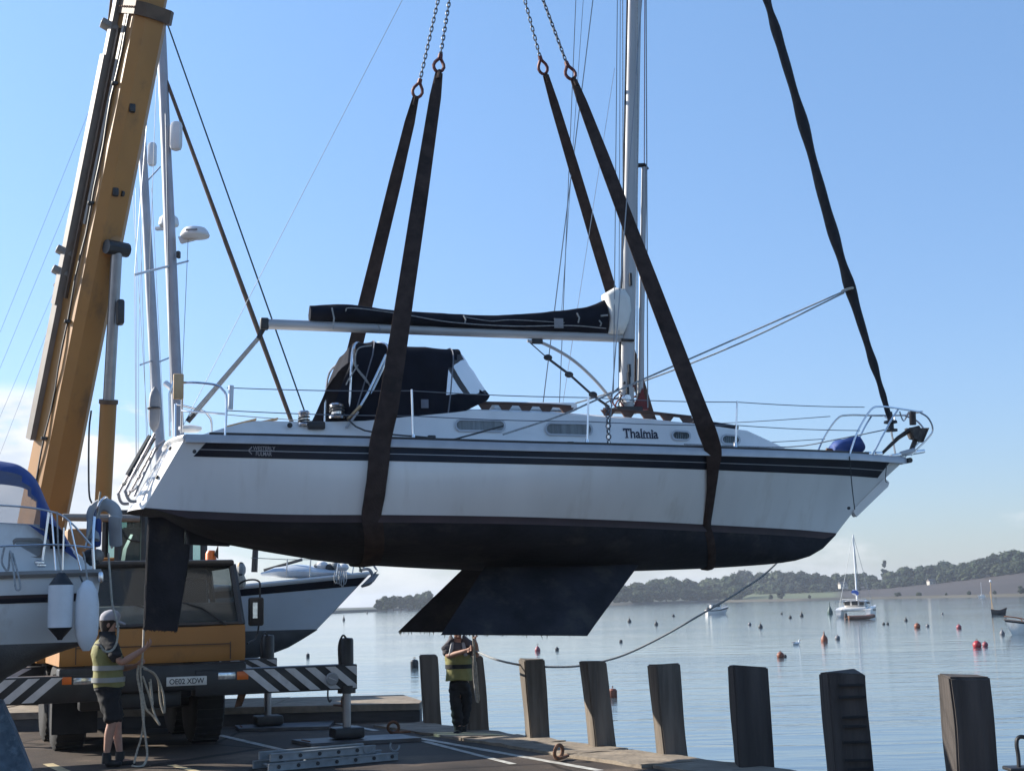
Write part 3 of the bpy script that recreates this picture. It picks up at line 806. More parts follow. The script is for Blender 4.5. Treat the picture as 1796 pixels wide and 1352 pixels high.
def build_hull():
    NV = 9; mb = MB(); rows = []
    for j in range(NV): rows.append([side_pt(i, j / (NV - 1)) for i in range(NU + 1)])
    for sgn in (0, 1):
        vs = [mir(p) if sgn else p for r_ in rows for p in r_]; n = NU + 1
        fs = [(j * n + i, j * n + i + 1, (j + 1) * n + i + 1, (j + 1) * n + i) for j in range(NV - 1) for i in range(NU)]
        mb.add(vs, fs)
    # stem closing strip
    st = [r_[-1] for r_ in rows]; vs = st + [mir(p) for p in st]; k = len(st)
    mb.add(vs, [(j, j + 1, k + j + 1, k + j) for j in range(k - 1)])
    mb.build('topsides', 'gelcoat', yacht, auto=50)
    # transom, bulging aft
    mt = MB(); grid = []; M = 16
    for j in range(NV):
        e = rows[j][0]; g = []
        for m_ in range(M + 1):
            t = 1 - 2 * m_ / M; g.append(Vector((e.x - 0.17 * (1 - t * t) ** .8, e.y * t, e.z + 0.0)))
        grid.append(g)
    vs = [p for g in grid for p in g]; n = M + 1
    mt.add(vs, [(j * n + i, j * n + i + 1, (j + 1) * n + i + 1, (j + 1) * n + i) for j in range(NV - 1) for i in range(M)])
    mt.build('transom', 'gelcoat', yacht)
    # under the transom: closes between waterline bulge and the bottom
    # deck
    md = MB(); vs = []; n = 7
    for i in range(NU + 1):
        p = rowS[i]
        for m_ in range(n):
            t = 1 - 2 * m_ / (n - 1); vs.append((p.x, p.y * t, p.z - 0.015 + 0.05 * (1 - t * t)))
    fs = [(i * n + m_, (i + 1) * n + m_, (i + 1) * n + m_ + 1, i * n + m_ + 1) for i in range(NU) for m_ in range(n - 1)]
    top0 = grid[0]; b = len(vs); vs += [p - Vector((0, 0, .01)) for p in top0]; fs.append(tuple(b + i for i in range(len(top0))))
    md.add(vs, fs).build('deck', 'gelcoat_deck', yacht)
    # underwater body
    mu = MB(); vs = []; n = 21; fs = []
    for i in range(NU + 1):
        p = rowW[i]; zk = min(p.z - 0.002, sinterp(p.x, kpts)); d = p.z - zk
        for m_ in range(n):
            th = math.pi * m_ / (n - 1)
            c, s = math.cos(th), math.sin(th)
            e = .62 + .25 * (i / NU)
            yy = p.y * (abs(c) ** e) * (1 if c >= 0 else -1)
            vs.append((p.x, yy, p.z - d * (abs(s) ** 1.05)))
    fs = [(i * n + m_, (i + 1) * n + m_, (i + 1) * n + m_ + 1, i * n + m_ + 1) for i in range(NU) for m_ in range(n - 1)]
    # aft closing: transom bulge at the waterline
    b = len(vs); vs += [p for p in grid[-1]]; fs.append(tuple(b + i for i in range(len(grid[-1]))))
    o = mu.add(vs, fs).build('underwater_body', 'antifoul', yacht, auto=60)
    # boot-top line
    for sg, nm in ((1, 0), (-1, 1)):
        mb2 = MB(); vs = []
        for i in range(NU + 1):
            p, q = side_pt(i, .985), rowW[i]
            zk = min(q.z - 0.002, sinterp(q.x, kpts)); dz = min(.07, (q.z - zk) * .5)
            for a in (p, q, Vector((q.x, q.y, q.z - dz))):
                vs.append(Vector((a.x, (a.y - 0.004) * sg, a.z)))
        fs = [(i * 3 + k, (i + 1) * 3 + k, (i + 1) * 3 + k + 1, i * 3 + k + 1) for i in range(NU) for k in range(2)]
        mb2.add(vs, fs).build('boot_top', 'boot_red', yacht, auto=70)
    # navy stripes with a thin pale line; slanted ends
    def stripe(f0, f1, off, name, material, xa, xb, slope):
        for sg in (1, -1):
            m_ = MB(); vs = []; n_ = 80
            for i in range(n_ + 1):
                for f in (f0, f1):
                    k = (f - .055) / .20
                    a = xa - slope * k; b_ = xb - slope * 1.25 * k
                    p = side_at_x(a + (b_ - a) * i / n_, f)
                    vs.append(Vector((p.x, (p.y - off) * sg, p.z)))
            m_.add(vs, [(2 * i, 2 * i + 2, 2 * i + 3, 2 * i + 1) for i in range(n_)]).build(name, material, yacht)
    xa, xb = B(362, 776, -1.05).x, B(1562, 812, -.15).x
    stripe(.050, .1555, .004, 'hull_stripe', 'navy', xa, xb, 0.13)
    stripe(.1635, .258, .004, 'hull_stripe', 'navy', xa, xb, 0.13)
    stripe(.1555, .1635, .0045, 'pin_stripe', 'rail_alu', xa, xb, 0.13)
    # rubbing rail along the sheer
    for sg in (1, -1):
        rail = MB(); rings = []
        for i in range(NU + 1):
            p = rowS[i]; w = .035
            rings.append([Vector((p.x, (p.y - w) * sg, p.z - .055)), Vector((p.x, (p.y - w) * sg, p.z - .005)), Vector((p.x, (p.y - .01) * sg, p.z + .035)),
                          Vector((p.x, (p.y + .03) * sg, p.z + .035)), Vector((p.x, (p.y + .03) * sg, p.z - .05))])
        rail.loft(rings).build('gunwale_rail', 'rail_alu', yacht)
        track = MB(); rings = []
        for i in range(2, NU - 2):
            p = rowS[i]; rings.append([Vector((p.x, (p.y + a) * sg, p.z + b_)) for a, b_ in ((.0, .036), (.0, .062), (.03, .062), (.03, .036))])
        track.loft(rings).build('genoa_track', 'black_plastic', yacht)
    # transom rim
    MB().tube([p + Vector((0, 0, 0.0)) for p in grid[0]], .035, 6).build('transom_rim', 'gelcoat_deck', yacht)
    return grid
tgrid = build_hull()

def keels():
    # near keel outline in pixels: root front, tip front, tip back, root back
    def foil(pix, y0, y1, name):
        (rf, tf, tb, rb) = pix
        P = [B(*rf, y0), B(*tf, y1), B(*tb, y1), B(*rb, y0)]
        rf, tf, tb, rb = P; mb = MB(); rings = []
        for k in range(9):
            t = k / 8; a = rb.lerp(tb, t); b = rf.lerp(tf, t); ring = []
            th = 0.10 * (1 - .25 * t)
            n = 12
            for j in range(n):
                s = 2 * math.pi * j / n; u = .5 - .5 * math.cos(s); c = a.lerp(b, u)
                yy = math.sin(s) * th * (0.45 + .55 * u)
                ring.append(c + Vector((0, yy, 0.012 * noise.noise(Vector((c.x * 6, t * 3, y0))) if k == 8 else 0)))
            rings.append(ring)
        ob = mb.loft(rings).build(name, 'antifoul_keel', yacht, auto=45)
        wd = MB(); r = random.Random(3 if y0 < 0 else 4)
        for k in range(46):
            u = r.random(); c = tb.lerp(tf, u) + Vector((0, r.uniform(-.06, .06), 0.01)); l = r.uniform(.006, .03) * (1 + (r.random() > .9))
            wd.tube([c, c + Vector((r.uniform(-.02, .02), r.uniform(-.02, .02), -l))], [.006, .0015], 4)
        wd.build('weed', 'weed', ob)['kind'] = 'stuff'; bpy.context.view_layer.update()
        return ob
    foil(((1128, 980), (1030, 1114), (773, 1113), (856, 985)), -.50, -1.20, 'bilge_keel')
    nk = [YB.at(*q, v) for q, v in (((856, 985), -.42), ((773, 1113), -.98))]
    # far keel: mirror of the near one
    rf, tf, tb, rb = [mir(B(*p, v)) for p, v in (((1128, 980), -.50), ((1030, 1114), -1.20), ((773, 1113), -1.20), ((856, 985), -.50))]
    mb = MB(); rings = []
    for k in range(9):
        t = k / 8; a = rb.lerp(tb, t); b = rf.lerp(tf, t); ring = []
        for j in range(12):
            s = 2 * math.pi * j / 12; u = .5 - .5 * math.cos(s); ring.append(a.lerp(b, u) + Vector((0, math.sin(s) * .10 * (.45 + .55 * u), 0)))
        rings.append(ring)
    ob = mb.loft(rings).build('bilge_keel', 'antifoul_keel', yacht, auto=45)
    wd = MB(); r = random.Random(9)
    for k in range(40):
        c = tb.lerp(tf, r.random()) + Vector((0, r.uniform(-.05, .05), .01)); wd.tube([c, c + Vector((r.uniform(-.02, .02), 0, -r.uniform(.015, .06)))], [.006, .0015], 4)
    wd.build('weed', 'weed', ob)['kind'] = 'stuff'
    # rudder on a skeg
    def slab(pix, th, name, material):
        pts = [B(*p, 0) for p in pix]; mb = MB()
        c = sum(pts, Vector()) / len(pts); ring0 = [p + Vector((0, -th, 0)) for p in pts]; ring1 = [p + Vector((0, th, 0)) for p in pts]
        inn0 = [c + (p - c) * .93 + Vector((0, -th * 1.6, 0)) for p in pts]; inn1 = [c + (p - c) * .93 + Vector((0, th * 1.6, 0)) for p in pts]
        mb.loft([inn0, ring0, ring1, inn1]); return mb.build(name, material, yacht, auto=20)
    rd = slab([(259, 908), (322, 905), (323, 953), (334, 956), (330, 990), (311, 1107), (251, 1104), (255, 1000)], .028, 'rudder', 'antifoul_keel')
    wd = MB(); r = random.Random(5); a, b = B(253, 1104, 0), B(309, 1107, 0)
    for k in range(18):
        c = a.lerp(b, r.random()); wd.tube([c, c + Vector((r.uniform(-.02, .02), 0, -r.uniform(.005, .025)))], [.005, .0015], 4)
    wd.build('weed', 'weed', rd)['kind'] = 'stuff'
    slab([(321, 900), (420, 915), (402, 958), (330, 955)], .04, 'skeg', 'antifoul')
    MB().tube([B(262, 893, 0), B(300, 907, -.1), B(325, 920, -.12)], .012, 6).build('rudder_strut', 'wire', yacht)
keels()

# --- cabin and coaming -----------------------------------------------------
WALL = [(355, 762, 1.0), (398, 749, 1.0), (430, 741, 1.0), (450, 738, 1.0), (560, 740, 1.0), (640, 738, 1.0), (800, 723, .99), (830, 719, .98), (980, 725, .93), (1060, 731, .88), (1160, 738, .79), (1240, 746, .68), (1310, 755, .55), (1345, 771, .44), (1385, 790, .30)]
CROWN = [(355, .02), (640, .03), (800, .09), (900, .12), (1100, .11), (1240, .08), (1385, .02)]
def wall_pt(px, k=0.0, off=0.0):     # point on the near cabin wall; k=0 top edge, 1 foot
    w = interp(px, [(a, c) for a, b, c in WALL]); y = interp(px, [(a, b) for a, b, c in WALL])
    t = B(px, y, -w); fy = sinterp(px, SHEER) + 2; f = B(px, fy, -(w + .06))
    p = t.lerp(Vector((t.x, -(w + .06), f.z)), k); p.y -= off; return p
def wall_xy(px, py, off=0.0):       # pixel on the near cabin wall
    w = interp(px, [(a, c) for a, b, c in WALL]); yt = interp(px, [(a, b) for a, b, c in WALL]); yf = sinterp(px, SHEER) + 2
    return B(px, py, -(w + .06 * (py - yt) / max(4, yf - yt) + off))
def cabin():
    mb = MB(); vs = []; pxs = [355, 376, 398, 414, 430, 450, 500, 560, 600, 640, 700, 760, 800, 815, 830, 880, 930, 980, 1020, 1060, 1110, 1160, 1200, 1240, 1275, 1310, 1330, 1345, 1365, 1385]
    n = 13
    for px in pxs:
        t, f = wall_pt(px), wall_pt(px, 1); cr = interp(px, CROWN)
        ring = [f, t]
        for m_ in range(1, 10):
            a = 1 - 2 * m_ / 10; ring.append(Vector((t.x, t.y * a, t.z + cr * (1 - a * a))))
        ring += [mir(t), mir(f)]; vs += ring
    fs = [(i * n + m_, (i + 1) * n + m_, (i + 1) * n + m_ + 1, i * n + m_ + 1) for i in range(len(pxs) - 1) for m_ in range(n - 1)]
    fs.append(tuple(range(n))); b = (len(pxs) - 1) * n; fs.append(tuple(b + i for i in range(n)))
    o = mb.add(vs, fs).build('coachroof', 'gelcoat_deck', yacht, auto=32)
    def rrect(x0, y0, x1, y1, r=.5, n=6, grow=0):
        x0 -= grow; x1 += grow; y0 -= grow; y1 += grow; rr = (y1 - y0) * r * .98; out = []
        for cx, cy, a0 in ((x1 - rr, y1 - rr, 0), (x0 + rr, y1 - rr, 90), (x0 + rr, y0 + rr, 180), (x1 - rr, y0 + rr, 270)):
            for k in range(n): a = R(a0 + 90 * k / (n - 1)); out.append((cx + rr * math.cos(a), cy + rr * math.sin(a)))
        return out
    for x0, y0, x1, y1, sl, dark in ((801, 738, 884, 754, 1.5, 0), (959, 744, 1037, 761, 2.0, 0), (1181, 757.5, 1209, 769.5, 1.5, 1), (1268, 764.5, 1296, 777, 1.5, 1)):
        def pl(pts, off): return [wall_xy(a, b + (a - (x0 + x1) / 2) / (x1 - x0) * sl, off) for a, b in pts]
        outer, inner = rrect(x0, y0, x1, y1, grow=3.2), rrect(x0, y0, x1, y1)
        for sg in (0, 1):
            f = (lambda q: [mir(p) for p in q]) if sg else (lambda q: q)
            mb = MB(); k = len(outer)
            ro, ro2, ri2, ri = f(pl(outer, -.02)), f(pl(outer, .020)), f(pl(inner, .020)), f(pl(inner, -.02))
            mb.loft([ro, ro2, ri2, ri], cap=False)
            fr = mb.build('window', 'rail_alu', o, smooth=False) if False else mb.build('window', 'rail_alu', o, auto=30)
            MB().add(f(pl(inner, .014)), [tuple(range(k))]).build('pane', 'glass_port' if not dark else 'glass_dark', o, smooth=False)
            cmb = MB(); m_ = 28; vs = []
            for q in range(m_ + 1):
                xx = x0 + (x1 - x0) * q / m_; yy = (xx - (x0 + x1) / 2) / (x1 - x0) * sl
                wob = .012 * math.sin(q * 1.9) + .006 * math.sin(q * 4.7)
                for e in (y0 - 1, y1 + 1): vs.append(f([wall_xy(xx, e + yy, (.006 if not dark else .005) + wob * .22)])[0])
            cmb.add(vs, [(2 * q, 2 * q + 1, 2 * q + 3, 2 * q + 2) for q in range(m_)]).build('curtain', 'curtain' if not dark else 'black_plastic', o)
    # dark backing inside is the closed cabin wall itself
    # teak grab rails with scalloped feet
    for sg in (1, -1):
        for x0, x1, nf in ((852, 1012, 5), (1070, 1225, 5)):
            mb = MB(); pts = []
            def rp(px, dz): 
                t = wall_pt(px, 0); y = -(interp(px, [(a, c) for a, b, c in WALL]) - .22)
                cr = interp(px, CROWN); z = t.z + cr * (1 - (y / t.y) ** 2) + dz
                return Vector((t.x, y * sg, z))
            top = [rp(x0 + (x1 - x0) * k / 20, .075) for k in range(21)]
            mb.tube(top, .022, 6, sq=1.0)
            for k in range(nf):
                c = x0 + 8 + (x1 - x0 - 16) * k / (nf - 1)
                a, b_, c2, d = rp(c - 13, .066), rp(c + 13, .066), rp(c + 5, -.01), rp(c - 5, -.01)
                s = Vector((0, .028 * sg, 0)); mb.prism([a - s / 2, b_ - s / 2, c2 - s / 2, d - s / 2], s)
            mb.build('grab_rail', 'teak', yacht)
    # hatch garage, foredeck hatch, vents
    hc = B(925, 712, 0)
    MB().bbox((hc.x, 0, wall_pt(915).z + .155), (1.05, .75, .10), .03).build('hatch_garage', 'gelcoat_deck', yacht)
    p = wall_pt(1275); MB().bbox((p.x, 0, p.z + .085), (.62, .62, .06), .02, Matrix.Rotation(R(7.5), 3, 'Y')).build('fore_hatch', 'navy', yacht)
    # name on the cabin side
    a, b_, c = wall_xy(1094, 768, .006), wall_xy(1155, 769.5, .006), wall_xy(1094, 751, .006)
    ux = (b_ - a); wdt = ux.length; ux.normalize(); uz = (c - a); uz -= ux * uz.dot(ux); hgt = uz.length; uz.normalize(); un = ux.cross(uz)
    M = Matrix((ux, uz, un)).transposed().to_4x4(); M.translation = a
    tx = text_obj('name_lettering', 'Thalmia', hgt, wdt, 'text_navy', o, M, .002, bold=.022)
    # serifs: small bars at the feet and heads of the stems
    sb = MB(); unit = wdt / 61.0
    def bar(x, y, w, h=1.3):
        q = [(x - w / 2, y), (x + w / 2, y), (x + w / 2, y + h), (x - w / 2, y + h)]
        sb.add([M @ Vector((u * unit, v * unit, .0025)) for u, v in q], [(0, 1, 2, 3)])
    H = hgt / unit
    bar(5.3, 0, 6); bar(0.7, H - 4.2, 1.4, 4.2); bar(9.8, H - 4.2, 1.4, 4.2)
    for x in (13.4, 19.0, 33.0, 37.7, 43.2, 48.6, 52.4): bar(x, 0, 3.2)
    bar(12.6, H - 1.3, 2.6); bar(32.2, H - 1.3, 2.6); bar(36.9, H * .72, 2.6); bar(51.7, H * .72, 2.6)
    sb.build('name_serifs', 'text_navy', o, smooth=False)
    # maker's lettering on the stripe
    a, b_, c = [side_at_x(B(px, 790, -1.2).x, f) - Vector((0, .010, 0)) for px, f in ((444, .165), (482, .165), (444, .105))]
    for body, px0, px1, fb, ft in (('WESTERLY', 444, 482, .150, .098), ('FULMAR', 449, 476, .226, .172)):
        a = side_at_x(B(px0, 790, -1.2).x, fb) - Vector((0, .010, 0)); b_ = side_at_x(B(px1, 790, -1.2).x, fb) - Vector((0, .010, 0)); c = side_at_x(B(px0, 790, -1.2).x, ft) - Vector((0, .010, 0))
        ux = b_ - a; wdt = ux.length; ux.normalize(); uz = c - a; uz -= ux * uz.dot(ux); hgt = uz.length; uz.normalize()
        M2 = Matrix((ux, uz, ux.cross(uz))).transposed().to_4x4(); M2.translation = a
        text_obj('stripe_lettering', body, hgt, wdt, 'text_grey', yacht, M2, .001, bold=.01)
    # small bird-like emblem before the lettering
    e = MB(); q = lambda px, f: side_at_x(B(px, 790, -1.2).x, f) - Vector((0, .011, 0))
    e.add([q(435, .16), q(442, .10), q(442.5, .12), q(437.5, .16)], [(0, 1, 2, 3)]); e.add([q(435, .16), q(437.5, .16), q(442.5, .20), q(442, .215)], [(0, 1, 2, 3)])
    e.build('stripe_emblem', 'text_grey', yacht, smooth=False)
cabin()

# --- sprayhood -------------------------------------------------------------
def sprayhood():
    A = [((572, 739), (612, 640)), ((590, 741), (622, 605)), ((618, 743), (655, 603)), ((660, 741), (681, 608)), ((740, 735), (745, 613)), ((801, 726), (801, 617)), ((812, 722), (806, 626)), ((855, 703), (853, 699))]
    ns, nt_ = 56, 30; grid = []; prof = []
    for i in range(ns + 1):
        t = i / ns * (len(A) - 1); k = min(int(t), len(A) - 2); f = t - k
        bp = [A[k][0][c] + (A[k + 1][0][c] - A[k][0][c]) * f for c in (0, 1)]; tp = [A[k][1][c] + (A[k + 1][1][c] - A[k][1][c]) * f for c in (0, 1)]
        w = .97 if t < 6 else .97 - .10 * (t - 6)
        b = B(*bp, -w); tpt = B(tp[0], tp[1], -0.62)
        row = []; pr = []
        for j in range(nt_ + 1):
            s = 1 - 2 * j / nt_            # 1 near .. -1 far
            a = abs(s)
            yy = -w * math.copysign(1, s) * (1 - (1 - a) ** 2.0 * 1.0) if a > 0 else 0
            h = (1 - a ** 2.6)
            h = min(1, max(0, 1.0 - a ** 5)) if t < 6.3 else min(1, 1 - a ** 6)
            p = b.lerp(tpt, h); lift = .045 * (1 - a * a)
            nz_ = .014 * noise.noise(Vector((p.x * 3.1, yy * 2.2, p.z * 3.3))) + .007 * noise.noise(Vector((p.x * 9, yy * 5, p.z * 8))); row.append(Vector((p.x + nz_, yy + nz_, p.z + lift - .02 * abs(math.sin(i / ns * 22)) * (1 - a) * (h > .9)))); pr.append((bp[0] + (tp[0] - bp[0]) * h, bp[1] + (tp[1] - bp[1]) * h))
        grid.append(row); prof.append(pr)
    win = [(803, 622), (842, 693), (806, 697), (783, 687), (777, 668), (786, 650)]
    def inside(x, y, poly):
        c = False; n = len(poly)
        for i in range(n):
            (x1, y1), (x2, y2) = poly[i], poly[i - 1]
            if (y1 > y) != (y2 > y) and x < (x2 - x1) * (y - y1) / (y2 - y1) + x1: c = not c
        return c
    cf, wf = [], []; n = nt_ + 1
    for i in range(ns):
        for j in range(nt_):
            q = (i * n + j, (i + 1) * n + j, (i + 1) * n + j + 1, i * n + j + 1)
            cx = sum(prof[a][b][0] for a, b in ((i, j), (i + 1, j), (i + 1, j + 1), (i, j + 1))) / 4; cy = sum(prof[a][b][1] for a, b in ((i, j), (i + 1, j), (i + 1, j + 1), (i, j + 1))) / 4
            front = i / ns * (len(A) - 1) > 5.6 and .12 < (1 - abs(1 - 2 * (j + .5) / nt_)) and abs(1 - 2 * (j + .5) / nt_) > .06 and 6.15 < (i + .5) / ns * (len(A) - 1) < 6.85
            (wf if inside(cx, cy, win) or front else cf).append(q)
    vs = [p for r_ in grid for p in r_]
    hood = MB().add(vs, cf).build('sprayhood', 'canvas_navy', yacht, auto=60)
    MB().add(vs, wf).build('hood_window', 'vinyl', hood, auto=60)
    # seam piping and patch
    for k in (16, 38):
        MB().tube([p + Vector((0, -.006 if p.y < 0 else .006, .006)) for p in grid[k]], .008, 4).build('hood_seam', 'canvas_trim', hood)
    p = B(745, 708, -.985); MB().box(p, (.085, .006, .10)).build('hood_patch', 'canvas_trim', hood, smooth=False)
    # bows: stainless tubes at the open aft end
    for (q0, q1, q2) in (((612, 735), (618, 618), (628, 603)), ((628, 738), (681, 618), (650, 604))):
        pts = [B(*q0, -.95), B(*q1, -.93), B(*q2, -.6)]; pts = pts + [mir(p) for p in reversed(pts)]
        MB().tube(spline(pts, 6), .014, 6).build('hood_bow', 'steel', hood)
    MB().tube([B(677, 622, -1.0), B(645, 690, -1.02), B(632, 712, -1.03)], .015, 6).build('hood_strut', 'steel', hood)
    MB().tube([B(632, 712, -1.03), B(610, 735, -1.03)], [.05, .045], 6, sq=.4).build('oar_blade', 'plywood', yacht)
    MB().tube([B(628, 722, -1.05), B(607, 750, -1.05)], [.03, .028], 6, sq=.5).build('cleat_block', 'rail_alu', yacht)
    for cpts in ([(620, 612), (622, 640), (645, 672)], [(628, 640), (612, 665), (607, 675)], [(652, 606), (628, 612), (624, 640), (640, 662), (650, 678)]):
        rope_obj('hood_cord', [B(a, b, -.99) for a, b in cpts], .008, 'rope_grey', hood)
sprayhood()
# winches, blocks
def winch(px, py, y, s=1.0):
    p = B(px, py, y); o = MB().lathe(p - Vector((0, 0, .10 * s)), [(.075 * s, 0), (.08 * s, .02), (.055 * s, .05), (.055 * s, .11), (.075 * s, .15), (.05 * s, .17), (0, .17)], 14).build('winch', 'steel', yacht)
    rope_obj('winch_rope', [p + Vector((math.cos(a * .8) * .066 * s, math.sin(a * .8) * .066 * s, -.05 + .004 * a)) for a in range(20)], .011 * s, 'rope_dark', yacht, 5, 2)
winch(591, 716, -1.0, 1.15); winch(533, 733, -1.0, .9); winch(591, 716, 1.0, 1.15)
MB().bbox(B(555, 746, -1.05), (.19, .06, .085), .015).build('black_pouch', 'black_plastic', yacht)
MB().lathe(B(508, 746, -1.06), [(0, .0), (.028, .0), (.03, .02), (.0, .03)], 10, Vector((0, -1, 0))).build('fuel_cap', 'black_plastic', yacht)
for px, py in ((1000, 779), (757, 768)):
    MB().bbox(B(px, py, -1.2), (.09, .05, .06), .012).build('car_block', 'black_plastic', yacht)
MB().tube([B(975, 779, -1.35), B(1030, 780, -1.35)], .018, 6).build('deck_cleat', 'steel', yacht)
for a, b in (((395, 750), (450, 736)), ((425, 748), (488, 735))):
    MB().prism([B(a[0], a[1], -.9), B(b[0], b[1], -.9), B(b[0], b[1] - 3, -.9), B(a[0], a[1] - 3, -.9)], (0, .12, 0)).build('teak_slat', 'plywood', yacht, smooth=False)
MB().lathe(B(333, 757, -.55), [(.10, 0), (.13, .02), (.13, .05), (.05, .07), (0, .075)], 16).build('deck_vent', 'gelcoat_deck', yacht)

# --- mast, boom, rig -------------------------------------------------------
def spar(name, pts, r, material, sq=1.0, n=12, parent=None):
    return MB().tube(pts, r, n, sq=sq).build(name, material, parent or yacht)
def rig():
    m0, m1 = B(1098.5, 722, 0), B(1113.5, -40, 0)
    d = (m1 - m0).normalized(); top = m0 + d * 12.4
    mast = MB(); rings = []
    for t in (0, 1, 2, 4, 6, 9, 12.4):
        c = m0 + d * t; rr = .088 if t < 9 else .07
        rings.append([c + Vector((math.cos(2 * math.pi * k / 16) * rr * 1.08, math.sin(2 * math.pi * k / 16) * rr * .8, 0)) for k in range(16)])
    mast = mast.loft(rings).build('mast', 'alu_mast', yacht)
    mb = MB(); mb.box(m0 + Vector((0, 0, .02)), (.34, .26, .06)); mb.build('mast_step', 'black_plastic', yacht)
    # sail track groove and cleats
    MB().tube([m0 + d * .5 + Vector((-.1, 0, 0)), m0 + d * 12 + Vector((-.1, 0, 0))], .012, 4).build('sail_track', 'black_plastic', mast)
    for k, px in ((1103, 664), (1101, 690), (1106, 490), (1104, 650)):
        MB().box(B(k, px, -.085), (.03, .03, .16)).build('mast_cleat', 'black_plastic', mast, smooth=False)
    MB().lathe(B(1096, 700, -.10), [(.05, 0), (.05, .05), (.035, .06), (.045, .1), (0, .1)], 12, Vector((0, -1, 0))).build('halyard_winch', 'steel', mast)
    MB().lathe(B(1094, 672, -.09), [(.018, 0), (.018, .03), (0, .03)], 8, Vector((0, -1, 0))).build('mast_cleat', 'black_plastic', mast)
    # spinnaker pole stowed ahead of the mast
    p0, p1 = B(1123, 690, 0), B(1130, 294, 0)
    pole = spar('spinnaker_pole', [p0, p1], .036, 'alu_mast')
    MB().tube([p1 + Vector((-.11, 0, .02)), p1 + Vector((.0, 0, .03)), p1 + Vector((.04, 0, -.03))], .03, 6).build('pole_end', 'black_plastic', pole)
    MB().tube([p0 + Vector((0, 0, .02)), p0 + Vector((-.02, 0, -.13))], .035, 6).build('pole_end', 'black_plastic', pole)
    # boom
    b0, b1 = B(468, 568.5, 0), B(1090, 592, 0); boom_d = (b0 - b1).normalized()
    boom = MB(); rings = []
    for t in (0, .05, .5, 1):
        c = b1.lerp(b0, t); rings.append([c + Vector((0, math.cos(a) * .050, math.sin(a) * .062)) for a in [2 * math.pi * k / 12 for k in range(12)]])
    boom = boom.loft(rings).build('boom', 'alu_mast', yacht)
    MB().bbox(b0 + boom_d * .03, (.10, .11, .14), .02).build('boom_end', 'black_plastic', boom)
    # sail cover
    TOPP = [(543, 536), (610, 534), (690, 544), (770, 549), (850, 553), (910, 551), (960, 547), (1020, 540), (1045, 533), (1063, 524)]
    BOTP = [(543, 563), (700, 572), (850, 579), (1000, 585), (1063, 588)]
    rings = []; n = 18; r = random.Random(2)
    for i in range(64):
        px = 543 + 520 * i / 63; zt, zb = B(px, sinterp(px, TOPP), 0).z, B(px, interp(px, BOTP), 0).z; x = B(px, 560, 0).x
        h = (zt - zb) / 2; ring = []
        for k in range(n):
            a = 2 * math.pi * k / n; c, s = math.cos(a), math.sin(a)
            fold = .012 * noise.noise(Vector((px * .03, k * .9, 1))) + .008 * math.sin(px * .11 + k * .7)
            wd = (.115 if s < 0 else .115 * (1 - .55 * s)) + fold
            ring.append(Vector((x, c * wd, (zt + zb) / 2 + s * h + .006 * noise.noise(Vector((px * .05, k, 5))))))
        rings.append(ring)
    cov = MB().loft(rings).build('sail_cover', 'canvas_navy', boom, auto=70)
    rope_obj('lazy_line', [B(a, b, -.14) for a, b in ((606, 546), (617, 540), (700, 550), (790, 565), (900, 572), (1000, 571), (1063, 576))], .006, 'rope_grey', boom)
    rope_obj('lazy_line', [B(a, b, -.13) for a, b in ((815, 556), (860, 563), (900, 561), (990, 566))], .005, 'rope_grey', boom)
    for px, y0, y1 in ((584, 540, 577), (815, 553, 568), (665, 570, 585), (1014, 549, 566), (1053, 562, 572)):
        MB().tube([B(px - 2, y0, -.125), B(px + 2, (y0 + y1) / 2, -.14), B(px, y1, -.12)], .010, 5).build('cover_tie', 'rope_grey', boom)
    MB().tube([B(1054, 554, -.13), B(1066, 553, -.12)], .012, 5).build('cover_tie', 'rope_grey', boom)
    MB().box(B(980, 567, -.135), (.115, .012, .12)).build('cover_patch', 'grey_dan', boom, smooth=False)
    # folded white sail head at the mast
    hp = [(1058, 517), (1075, 507), (1092, 509), (1102, 524), (1104, 546), (1098, 568), (1090, 588), (1064, 588), (1066, 560)]
    mb = MB(); c = B(1080, 548, 0); ring = [B(a, b, 0) for a, b in hp]; rings = []
    for yy, s in ((-.15, .55), (-.135, .85), (-.07, 1), (.07, 1), (.135, .85), (.15, .55)):
        rings.append([c + (p - c) * s * (1 + .05 * noise.noise(p * 6 + Vector((yy * 9, 0, 0)))) + Vector((0, yy + .02 * noise.noise(p * 7), 0)) for p in ring])
    MB().loft(rings).build('sail_luff', 'sailcloth', boom, auto=60)
    MB().tube([B(1090, 596, -.06), B(1112, 597, -.09)], .018, 6).build('gooseneck', 'black_plastic', boom)
    # mainsheet tackle to the stern
    q0, q1 = B(466, 578, 0), B(329, 739, 0)
    for k in (-1, 0, 1):
        o = Vector((.018 * k, .03 * k, 0)); MB().tube([q0.lerp(q1, .10) + o, q0.lerp(q1, .95) + o * 1.4], .012, 6).build('mainsheet', 'rope_grey', yacht)
    MB().tube([q0 + Vector((0, 0, .05)), q0.lerp(q1, .10)], .03, 6).build('sheet_block', 'black_plastic', yacht)
    MB().tube([q0.lerp(q1, .92), q0.lerp(q1, 1.0)], .035, 6).build('sheet_block', 'black_plastic', yacht)
    # kicker strut and its tackle
    MB().tube(spline([B(925, 598, 0), B(952, 602, 0), B(1000, 628, 0), B(1040, 663, 0), B(1072, 700, 0)], 6), .020, 6).build('kicker_strut', 'alu_mast', yacht)
    MB().bbox(B(942, 599, 0), (.14, .05, .06), .01).build('kicker_end', 'black_plastic', yacht)
    kt = [B(925, 597, 0), B(960, 628, 0), B(1000, 658, 0), B(1040, 694, 0), B(1070, 715, 0)]
    MB().tube([kt[0], kt[1]], .008, 5).build('kicker_tackle', 'rope_dark', yacht)
